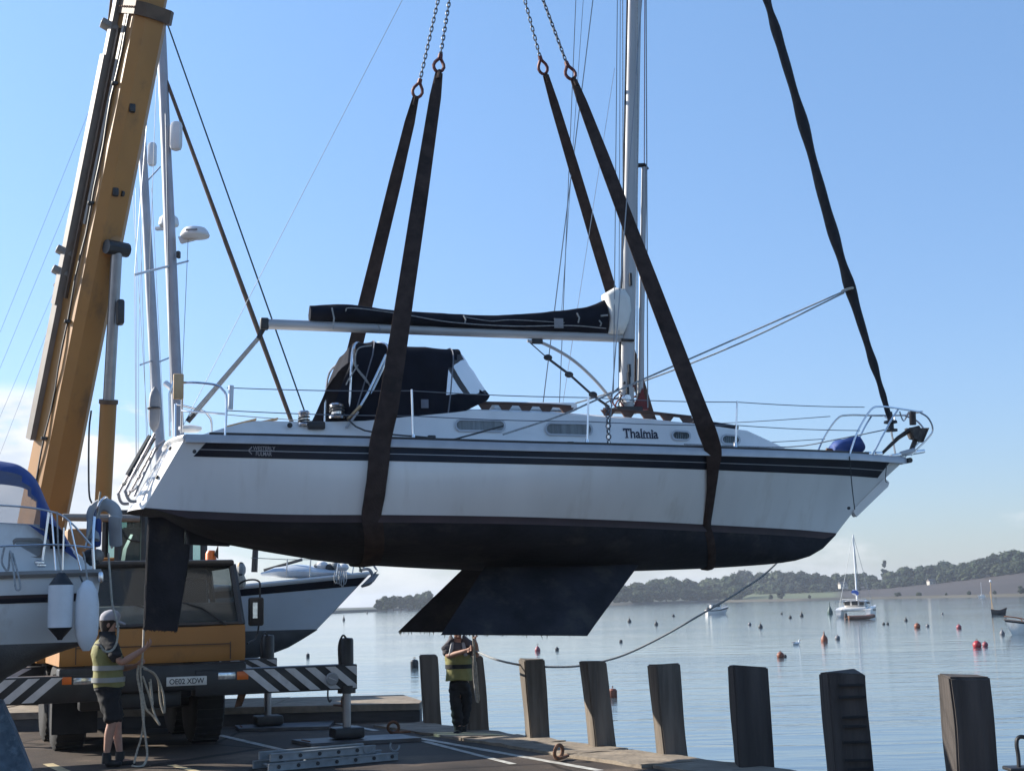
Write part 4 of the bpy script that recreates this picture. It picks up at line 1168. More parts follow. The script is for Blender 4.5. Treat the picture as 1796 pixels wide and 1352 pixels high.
    for s in (-.015, .015): MB().tube([p + Vector((0, s, s)) for p in kt[1:]], .010, 5).build('kicker_tackle', 'rope_dark', yacht)
    for t in ((961, 627), (998, 657), (1040, 692)): MB().ball(B(*t, 0), .045, 8, 6, (1.3, .5, .9)).build('tackle_block', 'black_plastic', yacht)
    # standing rigging. near shrouds land on the starboard chainplate
    cp = wall_xy(1067, 778, .35); cp = B(1067, 782, -1.45)
    cpf = Vector((cp.x, 1.45, cp.z))
    def line(name, a, b, r, material='wire'):
        return MB().tube([a, b], r, 5).build(name, material, yacht)
    sp = m0 + d * 6.3; spn, spf = sp + Vector((-.2, -1.0, 0)), sp + Vector((-.2, 1.0, 0))
    for s_, e in ((spn, cp), (spf, cpf)):
        line('cap_shroud', s_, e, .0075); line('cap_shroud', top, s_, .0075)
        line('spreader', sp, s_, .03, 'alu_mast')
        pass
        MB().tube([e + Vector((0, 0, .0)), e + Vector((0, 0, .34))], .017, 6).build('turnbuckle', 'steel', yacht)
    for k in range(7):
        MB().torus(cp + Vector((.0, -.02, .04 + .062 * k)), .028, .008, (1, 1, 0) if k % 2 else (1, -1, 0), 10, 5, 1.0).build('chain_link', 'chain', yacht)
    # backstay, topping lift, halyards
    line('backstay', top, B(322, 745, 0), .0035, 'wire')
    line('topping_lift', top + Vector((-.2, 0, 0)), B(610, 538, 0), .003, 'wire_pale') if False else None
    for (a, b_, y, r, m_) in (((1010, 0), (981, 712), .9, .006, 'wire'), ((1023, 0), (984, 560), .9, .004, 'wire'), ((1078, 120), (986, 715), .35, .004, 'wire_pale'),
                          ((1083, -30), (1076, 690), -.15, .006, 'wire'), ((1088, -30), (1085, 690), -.12, .005, 'wire'), ((1131, -30), (1128.5, 705), .02, .006, 'rope_red'), ((1133, -30), (1136, 715), -.05, .008, 'wire'),
                          ((1118, -30), (1117, 700), -.10, .007, 'rope_grey'), ((1092, -30), (1093, 560), -.10, .006, 'rope_grey')):
        line('halyard', B(*a, y), B(*b_, y), r, m_)
    # forestay with rolled genoa in a dark uv strip
    fs_ = [(1330, -60), (1345, 0), (1372, 90), (1410, 222), (1450, 370), (1487, 492), (1520, 600), (1545, 680), (1560, 733)]
    rad = [.055, .056, .060, .063, .066, .068, .050, .042, .030]
    P = spline([B(a, b, 0) for a, b in fs_], 10); rr = []
    for i in range(len(P)):
        t = i / (len(P) - 1) * (len(rad) - 1); k = min(int(t), len(rad) - 2); rr.append((rad[k] + (rad[k + 1] - rad[k]) * (t - k)) * (1 + .10 * math.sin(i * .9)))
    gm = MB(); ring = []; n = 12; u = None
    dirv = (P[-1] - P[0]).normalized(); u, w = perp(dirv); rings = []
    for i, p in enumerate(P):
        rr0 = rr[i]; rings.append([p + (u * math.cos(2 * math.pi * k / n) + w * math.sin(2 * math.pi * k / n)) * rr0 * (1 + .13 * math.sin(2 * (2 * math.pi * k / n) + i * .55)) for k in range(n)])
    # carry on up to the masthead
    up = top; gm.loft(rings).build('furled_genoa', 'genoa_uv', yacht, auto=70)
    MB().tube([P[0], P[0].lerp(top, .5), top], [.055, .05, .02], 8).build('furled_genoa', 'genoa_uv', yacht)
    MB().torus(B(1487, 508, 0), .075, .018, dirv, 12, 5).build('clew_lashing', 'rope', yacht)
    f0 = B(1562, 742, 0)
    MB().lathe(f0 - Vector((0, 0, .11)), [(.03, 0), (.085, .0), (.085, .03), (.04, .035), (.04, .10), (.09, .11), (.085, .14), (.04, .15), (.03, .26)], 16).build('furling_drum', 'black_plastic', yacht)
    line('forestay_end', f0 - Vector((0, 0, .1)), B(1571, 800, 0), .014, 'steel')
    # genoa sheets
    c1 = B(1487, 508, -.06)
    rope_obj('genoa_sheet', [c1, B(1300, 590, -.6), B(1060, 695, -1.2), B(985, 728, -1.3), B(882, 762, -1.35)], .011, 'rope_grey', yacht, 5, 4)
    rope_obj('genoa_sheet', [c1 + Vector((0, .1, -.02)), B(1300, 601, .2), B(1130, 668, .9), B(985, 714, 1.15), B(900, 728, 1.2)], .011, 'rope_grey', yacht, 5, 4)
    rope_obj('genoa_sheet', [B(882, 747, -1.36), B(780, 774, -1.36), B(760, 768, -1.3), B(640, 755, -1.15), B(600, 722, -1.0)], .010, 'rope_dark', yacht, 5, 4)
    # red cords and coils at the mast foot
    r = random.Random(11)
    for k in range(12):
        a = m0 + Vector((r.uniform(-.2, .25), r.uniform(-.2, .2), r.uniform(0, .1))); rope_obj('deck_line', [a, a + Vector((r.uniform(-.06, .06), r.uniform(-.05, .05), .12)), m0 + Vector((r.uniform(-.05, .2), r.uniform(-.1, .1), r.uniform(.2, .45)))], .010, ['rope_red', 'rope_red', 'rope_grey', 'rope_dark'][k % 4], yacht, 5, 4)
    MB().prism([B(1127, 680, -.05), B(1138, 718, -.05), B(1112, 718, -.05)], (0, .08, 0)).build('mast_coat', 'rope_red', yacht, smooth=False)
    return m0, d, top
m0, md_, mtop = rig()

# --- rails -----------------------------------------------------------------
def rails():
    def tube(name, pts, r=.0125, sm=5, material='steel'): return MB().tube(spline(pts, sm) if sm and len(pts) > 2 else pts, r, 7).build(name, material, yacht)
    stan = [((725, 776), (722, 683)), ((1030, 784), (1032, 695)), ((1290, 789), (1293, 703))]
    tops = [B(398, 680, -1.05)]; mids = [B(398, 720, -1.05)]
    for f, t in stan:
        u = (f[0] - 325) / 1263; y = -(sinterp(u, BS) - .07); a, b = B(*f, y), B(*t, y)
        for sg in (1, -1):
            s = lambda p: Vector((p.x, p.y * sg, p.z))
            o = tube('stanchion', [s(a), s(b)], .0125, 0)
            MB().lathe(s(a), [(.035, 0), (.03, .015), (.02, .05), (.018, .09), (0, .09)], 10).build('stanchion_socket', 'steel', o)
        tops.append(b - Vector((0, 0, .015))); mids.append(a.lerp(b, .5))
    tops.append(B(1516, 714, -.45)); mids.append(B(1508, 755, -.46))
    for L_, nm in ((tops, 'lifeline'), (mids, 'lifeline')):
        for sg in (1, -1):
            pts = []
            for a, b in zip(L_, L_[1:]):
                for k in range(6): q = a.lerp(b, k / 6); q.z -= .014 * math.sin(math.pi * k / 6); pts.append(q)
            pts.append(L_[-1]); MB().tube([Vector((p.x, p.y * sg, p.z)) for p in pts], .0055, 5).build(nm, 'wire', yacht)
    # pulpit
    for sg in (1, -1):
        s = lambda p: Vector((p.x, p.y * sg, p.z))
        tube('pulpit_rail', [s(B(1490, 797, -.48)), s(B(1505, 755, -.46)), s(B(1527, 719, -.44)), s(B(1545, 713, -.42)), s(B(1580, 717, -.33)), s(B(1612, 722, -.18))], .0125, 5)
        tube('pulpit_leg', [s(B(1531, 797, -.30)), s(B(1560, 742, -.33)), s(B(1576, 717, -.34))], .0125, 4)
        tube('pulpit_bow', [s(B(1612, 722, -.18)), s(B(1628, 733, -.14)), s(B(1636, 752, -.10)), s(B(1628, 768, -.08)), s(B(1598, 798, -.07))], .0125, 5)
    tube('pulpit_cross', [B(1612, 722, -.18), B(1616, 722, 0), mir(B(1612, 722, -.18))], .0125, 4)
    for sg in (1, -1):
        tube('pulpit_brace', [Vector((p.x, p.y * sg, p.z)) for p in (B(1578, 722, -.2), B(1585, 738, -.12), B(1594, 722, -.18))], .010, 4)
    # bow roller, anchor, cleats, blue bag
    MB().bbox(B(1583, 800, 0) + Vector((.05, 0, .03)), (.50, .16, .05), .012, Matrix.Rotation(R(-8), 3, 'Y')).build('bow_roller', 'steel', yacht)
    MB().lathe(B(1588, 808, 0) + Vector((.02, -.09, .0)), [(0, 0), (.035, 0), (.035, .18), (0, .18)], 10, Vector((0, 1, 0))).build('roller_wheel', 'black_plastic', yacht)
    anc = MB()
    anc.tube([B(1546, 796, 0), B(1575, 768, 0), B(1596, 754, 0), B(1612, 750, 0)], [.02, .028, .034, .034], 6)
    anc.prism([B(1598, 750, -.15), B(1628, 752, 0), B(1618, 776, 0), B(1604, 768, -.12)], (0, .05, .01))
    anc.prism([B(1598, 750, 0) + Vector((0, .17, 0)), B(1628, 752, 0) + Vector((0, .02, 0)), B(1618, 776, 0) + Vector((0, .02, 0)), B(1604, 768, 0) + Vector((0, .14, 0))], (0, -.05, .01))
    anc.tube([B(1598, 790, 0), B(1606, 770, 0), B(1612, 752, 0)], [.03, .035, .03], 6)
    anc.tube([B(1600, 722, -.02), B(1601, 745, -.02)], .045, 7)
    anc.build('anchor', 'anchor_steel', yacht)
    MB().bbox(B(1592, 793, -.06), (.24, .05, .07), .02, Matrix.Rotation(R(-14), 3, 'Y')).build('anchor_plate', 'rail_alu', yacht)
    rings = []
    for t in range(9):
        px = 1459 + 52 * t / 8; top_ = sinterp(px, [(1459, 780), (1466, 772), (1480, 770), (1495, 766), (1504, 764), (1511, 776)]); hh = (793 - top_) * .5 * 18.6 / F_PX
        c = B(px, (793 + top_) / 2, 0); rings.append([c + Vector((0, math.cos(a) * .17 * (.6 + .4 * math.sin(math.pi * t / 8)), math.sin(a) * hh)) for a in [2 * math.pi * k / 12 for k in range(12)]])
    bag = MB().loft(rings).build('anchor_bag', 'canvas_blue', yacht, auto=70)
    MB().tube([B(1449, 788, 0), B(1512, 794, 0)], .02, 6).build('bag_board', 'teak', yacht)
    for px in (1522, 1541): MB().bbox(B(px, 796, -.16), (.10, .05, .06), .015).build('bow_cleat', 'steel', yacht)
    rope_obj('furling_line', [B(1560, 752, -.06), B(1470, 770, -.5), B(1380, 784, -.62), B(1200, 779, -1.2)], .008, 'rope_grey', yacht, 5, 4)
    rope_obj('bow_line', [B(1490, 800, -.55), B(1494, 850, -.36), B(1499, 893, -.22)], .007, 'rope_dark', yacht, 5, 4)
    rope_obj('bow_line', [B(1556, 802, -.2), B(1553, 840, -.14), B(1556, 846, -.08)], .006, 'rope_dark', yacht, 5, 4)
    # stem guard plate
    a, b, c, d = B(1560, 846, -.05), B(1558, 853, -.05), B(1503, 906, -.05), B(1497, 898, -.05)
    MB().prism([a, b, c, d, B(1500, 890, -.05), B(1552, 838, -.05)], (0, .10, 0)).build('stem_guard', 'gelcoat', yacht, smooth=False)
    MB().lathe(B(1488, 891, -.24), [(0, 0), (.02, 0), (.02, .02), (0, .02)], 8, Vector((0, -1, 0))).build('skin_fitting', 'black_plastic', yacht)
    # pushpit
    for sg in (1, -1):
        s = lambda p: Vector((p.x, p.y * sg, p.z))
        tube('pushpit_rail', [s(B(395, 766, -1.12)), s(B(397, 700, -1.1)), s(B(390, 683, -1.08)), s(B(378, 675, -1.05)), s(B(345, 671, -.95)), s(B(322, 671, -.85))], .0135, 5)
        tube('pushpit_leg', [s(B(318, 760, -.72)), s(B(320, 672, -.82))], .0135, 0)
    tube('pushpit_mid', [B(396, 726, -1.1), B(340, 722, -.95), B(319, 720, -.80)], .011, 4)
    MB().lathe(B(404, 718, -1.13), [(0, 0), (.028, 0), (.028, .26), (0, .26)], 12, Vector((.03, 0, 1))).build('danbuoy_light', 'wire_pale', yacht)
    MB().bbox(B(313, 678, -.86), (.11, .05, .28), .012).build('outboard_pad', 'plywood', yacht)
    MB().tube([B(298, 765, -.5), B(297, 690, -.5), B(305, 668, -.5)], .013, 6).build('stern_post', 'steel', yacht)
    MB().tube([B(290, 672, -.4), B(300, 680, -.45), B(306, 690, -.5)], .035, 7).build('stern_lamp', 'white_plastic', yacht)
    rings = []
    for t in range(9):
        k = t / 8; c = B(270 + 2 * (1 - k), 678 + 80 * k, .25); w = .068 * math.sqrt(max(.02, 1 - abs(2 * k - 1) ** 3)); rings.append([c + Vector((math.cos(a) * w, math.sin(a) * w * .7, 0)) for a in [2 * math.pi * q / 10 for q in range(10)]])
    dan = MB().loft(rings).build('danbuoy', 'grey_dan', yacht)
    MB().torus(B(270, 716, .25), .068, .012, (0, 0, 1), 12, 5).build('danbuoy_strap', 'black_plastic', dan)
    # boarding ladder folded against the transom
    def tp(v, y, off):      # v 0 top .. 1 bottom on the transom at lateral y
        g = tgrid[min(8, int(v * 8))]; g2 = tgrid[min(8, int(v * 8) + 1)]; f = v * 8 - int(v * 8)
        bsx = g[0].lerp(g2[0], f); t = y / bsx.y; x = bsx.x - .17 * max(0, 1 - t * t) ** .8
        return Vector((x - off * .9, y, bsx.z + off * .45))
    for yy in (-.50, -.16):
        tube('boarding_ladder', [tp(-.0, yy, .19), tp(.05, yy, .19), tp(.75, yy, .19), tp(.86, yy, .17), tp(.93, yy, .10), tp(.90, yy, .03)], .017, 5, 'ladder_steel')
        tube('boarding_ladder', [tp(.0, yy, .06), tp(.12, yy, .10), tp(.25, yy, .10), tp(.85, yy, .08)], .015, 5, 'ladder_steel')
    for v in (.1, .3, .5, .7):
        tube('ladder_step', [tp(v, -.50, .19), tp(v, -.16, .19)], .020, 0, 'rope_dark')
        tube('ladder_step', [tp(v + .05, -.50, .09), tp(v + .05, -.16, .09)], .016, 0, 'ladder_steel')
    tube('ladder_lashing', [tp(.0, -.33, .19), tp(.6, -.33, .19)], .05, 0, 'rope_dark')
    MB().box(B(245, 889, -.2), (.14, .10, .06)).build('transom_fitting', 'black_plastic', yacht, smooth=False)
    for v in (.12, .55): MB().lathe(tp(v, -.72, .0), [(0, 0), (.022, 0), (.022, .02), (0, .02)], 8, Vector((-.9, -.2, .4))).build('skin_fitting', 'black_plastic', yacht)
    MB().lathe(B(341, 792, -1.16), [(0, 0), (.022, 0), (.022, .02), (0, .02)], 8, Vector((0, -1, 0))).build('skin_fitting', 'black_plastic', yacht)
rails()
# ------------------------------------------------------------------ lifting slings
HOOK = B(838, -308, 0)
def hull_under(x, th):
    for i in range(NU):
        p, q = rowW[i], rowW[i + 1]
        if p.x <= x <= q.x:
            w = p.lerp(q, (x - p.x) / (q.x - p.x)); u = (i + .5) / NU; break
    zk = min(w.z - .002, sinterp(x, kpts)); d = w.z - zk; c, s = math.cos(th), math.sin(th); e = .62 + .25 * u
    return Vector((x, w.y * abs(c) ** e * (1 if c >= 0 else -1), w.z - d * abs(s) ** 1.05))
def ylift(py, s): return s * 1.60 * (py + 308) / (775 + 308)
def sling(near, far, wn, wf, wh, xs_near, xb, xs_far, label, nm):
    pts = []; wid = []
    for (px, py), w in zip(near, wn): pts.append(B(px, py, ylift(py, -1))); wid.append(w / 143)
    for k in range(5):
        f = k / 4; x = xs_near[0] + (xs_near[1] - xs_near[0]) * f; p = side_at_x(x, f); p = Vector((p.x, p.y - .045 * (1 - f) - .02, p.z)); pts.append(p); wid.append(wh[k] / 143)
    for k in range(1, 14):
        th = math.pi * k / 14; x = xs_near[1] + (xs_far[1] - xs_near[1]) * k / 14
        p = hull_under(x, th); c = hull_under(x, math.pi / 2); o = Vector((0, p.y, p.z - c.z - .9)).normalized(); pts.append(p + o * .015); wid.append(wh[-1] / 143)
    for k in range(5):
        f = 1 - k / 4; x = xs_far[0] + (xs_far[1] - xs_far[0]) * f; p = mir(side_at_x(x, f)); p = Vector((p.x, p.y + .045 * (1 - f) + .02, p.z)); pts.append(p); wid.append(wh[0] / 143)
    for (px, py), w in list(zip(far, wf))[::-1]: pts.append(B(px, py, ylift(py, 1))); wid.append(w / 143)
    nn_, nf_ = len(near), len(far)
    def sub_(L, k0):
        out = []
        for a, b in zip(L, L[1:]): out += [a.lerp(b, q / k0) for q in range(k0)]
        return out
    # upper runs hang dead straight between the rail and the shackle
    A0, A1 = pts[0], pts[nn_ - 1]; Z1, Z0 = pts[-nf_], pts[-1]
    def straight(L, p0, p1):
        return [p0.lerp(p1, min(1, max(0, (q - p0).dot(p1 - p0) / (p1 - p0).length_squared))) for q in L]
    pts = straight(pts[:nn_], A0, A1) + pts[nn_:-nf_] + straight(pts[-nf_:], Z1, Z0)
    P = sub_(pts[:nn_], 4) + spline(pts[nn_ - 1:len(pts) - nf_ + 1], 4)[:-1] + sub_(pts[-nf_:], 4) + [pts[-1]]; n = len(P); rings = []
    for i, p in enumerate(P):
        t = (P[min(i + 1, n - 1)] - P[max(i - 1, 0)]).normalized(); X = Vector((1, 0, 0)); X = (X - t * t.dot(X)).normalized(); N_ = t.cross(X)
        q = i / (n - 1) * (len(wid) - 1); k = min(int(q), len(wid) - 2); w = (wid[k] + (wid[k + 1] - wid[k]) * (q - k)) / 2
        w *= 1 + .03 * noise.noise(Vector((i * .4, 0, 3))); h = .012
        bulge = .008 * noise.noise(Vector((i * .25, 5, 0)))
        rings.append([p + X * w + N_ * (h * .4), p + N_ * (h + bulge), p - X * w + N_ * (h * .4), p - X * w - N_ * (h * .4), p - N_ * h, p + X * w - N_ * (h * .4)])
    o = empty(nm, YB.o, YB.yaw, label, 'lifting sling', 'lifting slings under the yacht')
    MB().loft(rings).build('strap', 'strap', o, auto=80)
    for q in (pts[0], pts[-1]):
        d = (P[3] - P[0]).normalized() if q is pts[0] else (P[-4] - P[-1]).normalized()
        MB().tube([q - d * .02, q + d * .10], .05, 8, sq=.55).build('strap_eye', 'strap', o)
    return o
sling([(770, 128), (764, 170), (738, 330), (706, 560), (681, 715)], [(729, 172), (718, 215), (690, 310), (652, 500), (622, 610), (597, 715)], [13, 20, 25, 29, 32], [12, 19, 23, 26, 27, 28], [33, 33, 32, 32, 31],
      (B(667, 776, -1.5).x, B(652, 905, -1.4).x), None, (B(597, 770, 1.55).x, B(630, 905, 1.3).x), 'long brown webbing sling under the stern half of the yacht, behind its keels', 'lifting_sling')
sling([(1006, 140), (1018, 180), (1048, 275), (1110, 425), (1183, 590), (1234, 740)], [(957, 132), (972, 180), (1000, 290), (1050, 430), (1085, 540), (1138, 730)], [12, 19, 24, 28, 31, 32], [12, 17, 21, 23, 24, 25], [29, 22, 17, 15, 14],
      (B(1254, 793, -1.4).x, B(1261, 922, -1.1).x), None, (B(1165, 790, 1.45).x, B(1215, 920, 1.1).x), 'long brown webbing sling crossing in front of the mast to the bow', 'lifting_sling')
# shackles and chains up to the hook
def link_mesh():
    mb = MB(); pts = []
    for k in range(12):
        a = 2 * math.pi * k / 12; pts.append(Vector((math.cos(a) * .017, 0, math.sin(a) * .020 + (.018 if math.sin(a) > 0.01 else -.018 if math.sin(a) < -.01 else 0))))
    rings = []
    for p in pts:
        o = Vector((p.x, 0, p.z * .45)).normalized(); rings.append([p + o * math.cos(2 * math.pi * j / 5) * .0085 + Vector((0, 1, 0)) * math.sin(2 * math.pi * j / 5) * .0085 for j in range(5)])
    rings.append(rings[0]); mb.loft(rings, cap=False); o = mb.build('chain_link', 'chain'); me = o.data; bpy.data.objects.remove(o); return me
LINK = link_mesh()
for px, py, s, lb in ((768, 126, -1, 'lifting chain above the nearer stern strap, second from the left'), (730, 171, 1, 'leftmost lifting chain with the lowest shackle'),
                      (1004, 139, -1, 'rightmost lifting chain, ending right beside the mast shrouds'), (955, 130, 1, 'lifting chain third from the left, above the farther bow strap')):
    a = B(px, py, ylift(py, s)); d = (HOOK - a).normalized(); o = empty('lifting_chain', YB.w(a), YB.yaw, lb, 'chain', 'lifting chains over the yacht')
    # teardrop shackle
    right = d.cross(Vector((0, 1, 0))).normalized(); loop = []
    for k in range(15):
        t = 2 * math.pi * k / 14 + math.pi / 2; r_ = 1 - .35 * max(0, math.sin(t)); loop.append(d * (.095 + .098 * math.sin(t)) + right * (-.066 * math.cos(t) * (1 - .72 * max(0, math.sin(t)))))
    MB().tube(loop, .021, 7).build('shackle', 'shackle_red', o)
    MB().tube([d * .185, d * .245], [.032, .028], 8).build('clevis', 'shackle_red', o)
    L_ = (HOOK - a).length; n = int((L_ - .3) / .060); q0 = d.to_track_quat('Z', 'Y')
    for k in range(n):
        l = link('chain_link', LINK, o); l.location = d * (.245 + .060 * k)
        l.rotation_mode = 'QUATERNION'; l.rotation_quaternion = q0 @ Matrix.Rotation(R(40 + 90 * (k % 2)), 3, 'Z').to_quaternion()

# ------------------------------------------------------------------ crane truck
TY = R(23)
c0 = G(271, 1290); c0 = W(271, 1215, 18.1)
TK = Frame((c0.x, c0.y, 0.0), TY)
truck = empty('crane_truck', TK.o, TY, 'ochre mobile crane truck with black bumper on outriggers, boom raised', 'crane truck')
def T(px, py, y=0.0): return TK.at(px, py, y)
def crane():
    zb0, zb1 = T(271, 1213).z, T(271, 1166).z
    zc = T(271, 1099).z; zr = T(271, 992, .3).z; hw = (T(434, 1140).x - T(108, 1140).x) / 2
    # bumper
    bp = MB().bbox((0, .14, (zb0 + zb1) / 2), (2 * hw + .02, .30, zb1 - zb0), .03).build('bumper', 'black_paint', truck)
    MB().bbox((-.25, .35, zb0 - .10), (1.25, .2, .22), .03).build('underbody_shade_block', 'black_paint', truck)  # no actual guard: black block standing in for the shade below the bumper
    # cab shell: front panel, sides, roof with a hollow for the windscreen
    def prof(y, z): return y, z
    F = [(.06, zb1 + .02), (.03, zb1 + .12), (.05, zc - .02), (.10, zc)]
    w0, w1, w2 = hw, hw - .03, hw - .12
    fr = MB()
    fr.loft([[Vector((x, y, z)) for x in (-w0, -w0 * .98, -w0 * .5, 0, w0 * .5, w0 * .98, w0)] for y, z in F], closed=False)
    fr.build('front_panel', 'crane_yellow', truck)
    MB().box((0, .028, zb1 + .235), (1.9, .02, .012)).build('panel_seam', 'crane_brown', truck, smooth=False)
    for x in (-.95, .95): MB().box((x, .030, zb1 + .15), (.012, .02, .22)).build('panel_seam', 'crane_brown', truck, smooth=False)
    for x in (-1, 1):
        sd = MB(); sd.prism([(x * w0, .06, zb1 + .02), (x * w0, 1.9, zb1 + .02), (x * w0, 1.9, zc), (x * w1, .10, zc)], (-x * .04, 0, 0)); sd.build('cab_side', 'crane_yellow', truck, smooth=False)
        p = MB(); p.tube([(x * w1, .12, zc), (x * (w2 + .015), .36, zr)], .05, 6); p.tube([(x * (w2 + .01), .36, zr), (x * (w2 + .01), 1.85, zr)], .04, 6); p.tube([(x * w1, 1.85, zc), (x * w2, 1.85, zr)], .04, 6); p.build('window_pillar', 'black_paint', truck)
        MB().add([(x * w1, .14, zc), (x * w1, 1.83, zc), (x * w2, 1.83, zr), (x * w2, .38, zr)], [(0, 1, 2, 3)]).build('side_window', 'glass_dark', truck, smooth=False)
    MB().bbox((0, 1.1, zr + .03), (2 * w2 + .06, 1.62, .08), .03).build('cab_roof', 'black_paint', truck)
    MB().bbox((0, 1.88, (zb1 + zr) / 2), (2 * w2, .06, zr - zb1), .02).build('cab_back', 'black_paint', truck)
    ws = MB(); vs = []; n = 16
    for i in range(n + 1):
        t = -1 + 2 * i / n; bow = .10 * t * t
        vs += [Vector((t * (w1 - .03), .085 + bow, zc + .03)), Vector((t * (w2 - .02), .335 + bow, zr))]
    ws = ws.add(vs, [(2 * i, 2 * i + 2, 2 * i + 3, 2 * i + 1) for i in range(n)]).build('windscreen', 'glass_dark', truck)
    MB().tube([(-w1, .13, zc + .01), (-.5, .085, zc + .01), (.5, .085, zc + .01), (w1, .13, zc + .01)], .035, 6).build('windscreen_seal', 'black_plastic', truck)
    MB().tube([(-w2, .42, zr), (-.5, .335, zr + .01), (.5, .335, zr + .01), (w2, .42, zr)], .03, 6).build('windscreen_seal', 'black_plastic', truck)
    for x in (-.6, .25, .9): MB().tube([(x, .06, zc), (x - .30, .16, zc + .22), (x - .55, .20, zc + .30)], .012, 5).build('wiper', 'black_plastic', truck)
    # dash and seats inside, with a panel imitating the windscreen reflection
    MB().bbox((0, .55, zc + .12), (2 * w2 - .1, .35, .30), .05).build('dashboard', 'gelcoat_old', truck)  # pale colour imitates the light band reflected low in the windscreen
    MB().bbox((.6, .30, zc + .17), (.95, .03, .24), .02).build('reflection_panel', 'grey_dan', truck)  # added grey panel in place of a reflection on the glass
    for x in (-.6, .65): MB().bbox((x, 1.35, zc + .25), (.5, .14, .75), .06).build('seat_back', 'black_plastic', truck)
    MB().torus((-.55, .62, zc + .18), .2, .018, (0, -.8, .5), 16, 6).build('steering_wheel', 'black_plastic', truck)
    # lamps
    def lamp(x0, x1, y0, y1, m_, nm): 
        a, b = T(x0, y1, -.02), T(x1, y0, -.02); MB().bbox(((a.x + b.x) / 2, .0, (a.z + b.z) / 2), (b.x - a.x, .06, b.z - a.z), .012).build(nm, m_, truck)
    lamp(108, 126, 1186, 1201, 'amber', 'indicator'); lamp(128, 162, 1187, 1201, 'headlight', 'headlight')
    lamp(382, 413, 1177, 1192, 'headlight', 'headlight'); lamp(415, 436, 1176, 1192, 'amber', 'indicator')
    a, b = T(292, 1203.5, -.03), T(363, 1184.5, -.03)
    pl = MB().bbox(((a.x + b.x) / 2, -.02, (a.z + b.z) / 2), (b.x - a.x, .02, b.z - a.z), .006).build('number_plate', 'plate_white', truck)
    wd = (b.x - a.x) * .86; M = Matrix(((1, 0, 0, a.x + (b.x - a.x) * .07), (0, 0, -1, -.032), (0, 1, 0, a.z + (b.z - a.z) * .2), (0, 0, 0, 1)))
    text_obj('plate_lettering', 'OE02 XDW', (b.z - a.z) * .6, wd, 'black_plastic', pl, M, .001, bold=.012)
    # mirror, beacon, bits
    a = T(449, 1072, .25); MB().bbox(a, (.20, .09, .37), .03).build('mirror', 'black_plastic', truck)
    MB().box(T(447, 1070, .20) + Vector((0, -.01, 0)), (.06, .02, .2)).build('mirror_glass', 'headlight', truck, smooth=False)
    MB().tube(spline([T(412, 1030, .4), T(430, 1018, .3), T(452, 1018, .25), T(456, 1035, .25), T(452, 1110, .25), T(434, 1128, .1)], 4), .013, 6).build('mirror_arm', 'black_plastic', truck)
    a = T(370, 985, .9); bc = MB().lathe(a, [(.085, -.03), (.085, .0), (.075, .02), (.075, .11), (.05, .15), (0, .155)], 14).build('beacon', 'amber', truck)
    MB().lathe(a + Vector((0, 0, -.09)), [(0, 0), (.075, 0), (.075, .08), (0, .08)], 12).build('beacon_base', 'black_plastic', bc)
    MB().prism([T(376, 972, .8), T(383, 955, .8), T(383, 980, .8)], (0, .03, 0)).build('small_mirror', 'black_plastic', truck, smooth=False)
    # chassis and deck
    MB().bbox((0, 5.6, .86), (1.1, 10.2, .42), .03).build('chassis', 'black_paint', truck)
    MB().bbox((0, 3.4, 1.22), (2.5, 2.6, .25), .03).build('carrier_deck', 'crane_yellow', truck)
    MB().bbox((0, 8.4, 1.2), (2.5, 4.6, .25), .03).build('carrier_deck', 'crane_yellow', truck)
    MB().tube([T(110, 907, 3.2), T(245, 909, 3.2)], .055, 8).build('deck_rail', 'crane_grey', truck)
    # wheels
    for ax in (1.50, 3.05, 7.4, 8.9):
        for sg in (-1, 1):
            x = sg * (hw - .26); w = MB(); r_ = .56
            w.lathe((x - .2, ax, r_), [(.30, 0), (r_ * .9, .0), (r_ * .98, .03), (r_, .07), (r_, .33), (r_ * .98, .37), (r_ * .9, .40), (.30, .40)], 28, Vector((1, 0, 0)))
            w = w.build('tyre', 'rubber', truck)
            MB().lathe((x - .14, ax, r_), [(.0, 0), (.30, 0), (.31, .05), (.31, .22), (.30, .28), (0, .28)], 18, Vector((1, 0, 0))).build('rim', 'crane_grey', w)
            tr = MB()
            for k in range(28):
                a = 2 * math.pi * k / 28; tr.box((x, ax + math.cos(a) * (r_ + .004), r_ + math.sin(a) * (r_ + .004)), (.34, .03, .05), Matrix.Rotation(a, 3, 'X'))
            t_ = tr.build('tread', 'rubber', w, smooth=False); t_['kind'] = 'stuff'
        MB().tube([(-hw + .4, ax, .56), (hw - .4, ax, .56)], .09, 8).build('axle', 'black_paint', truck)
    MB().box((-(hw - .28), .85, .62), (.56, .03, .75)).build('mudflap', 'rubber', truck, smooth=False)
    for sg in (-1, 1):
        MB().bbox((sg * (hw - .1), 5.2, .95), (.25, 1.3, .5), .03).build('side_locker', 'black_paint', truck)
    MB().prism([T(418, 1218, .5), T(432, 1216, .5), T(424, 1238, .5), T(412, 1240, .5)], (0, .03, 0)).build('tow_pin', 'rusty', truck, smooth=False)
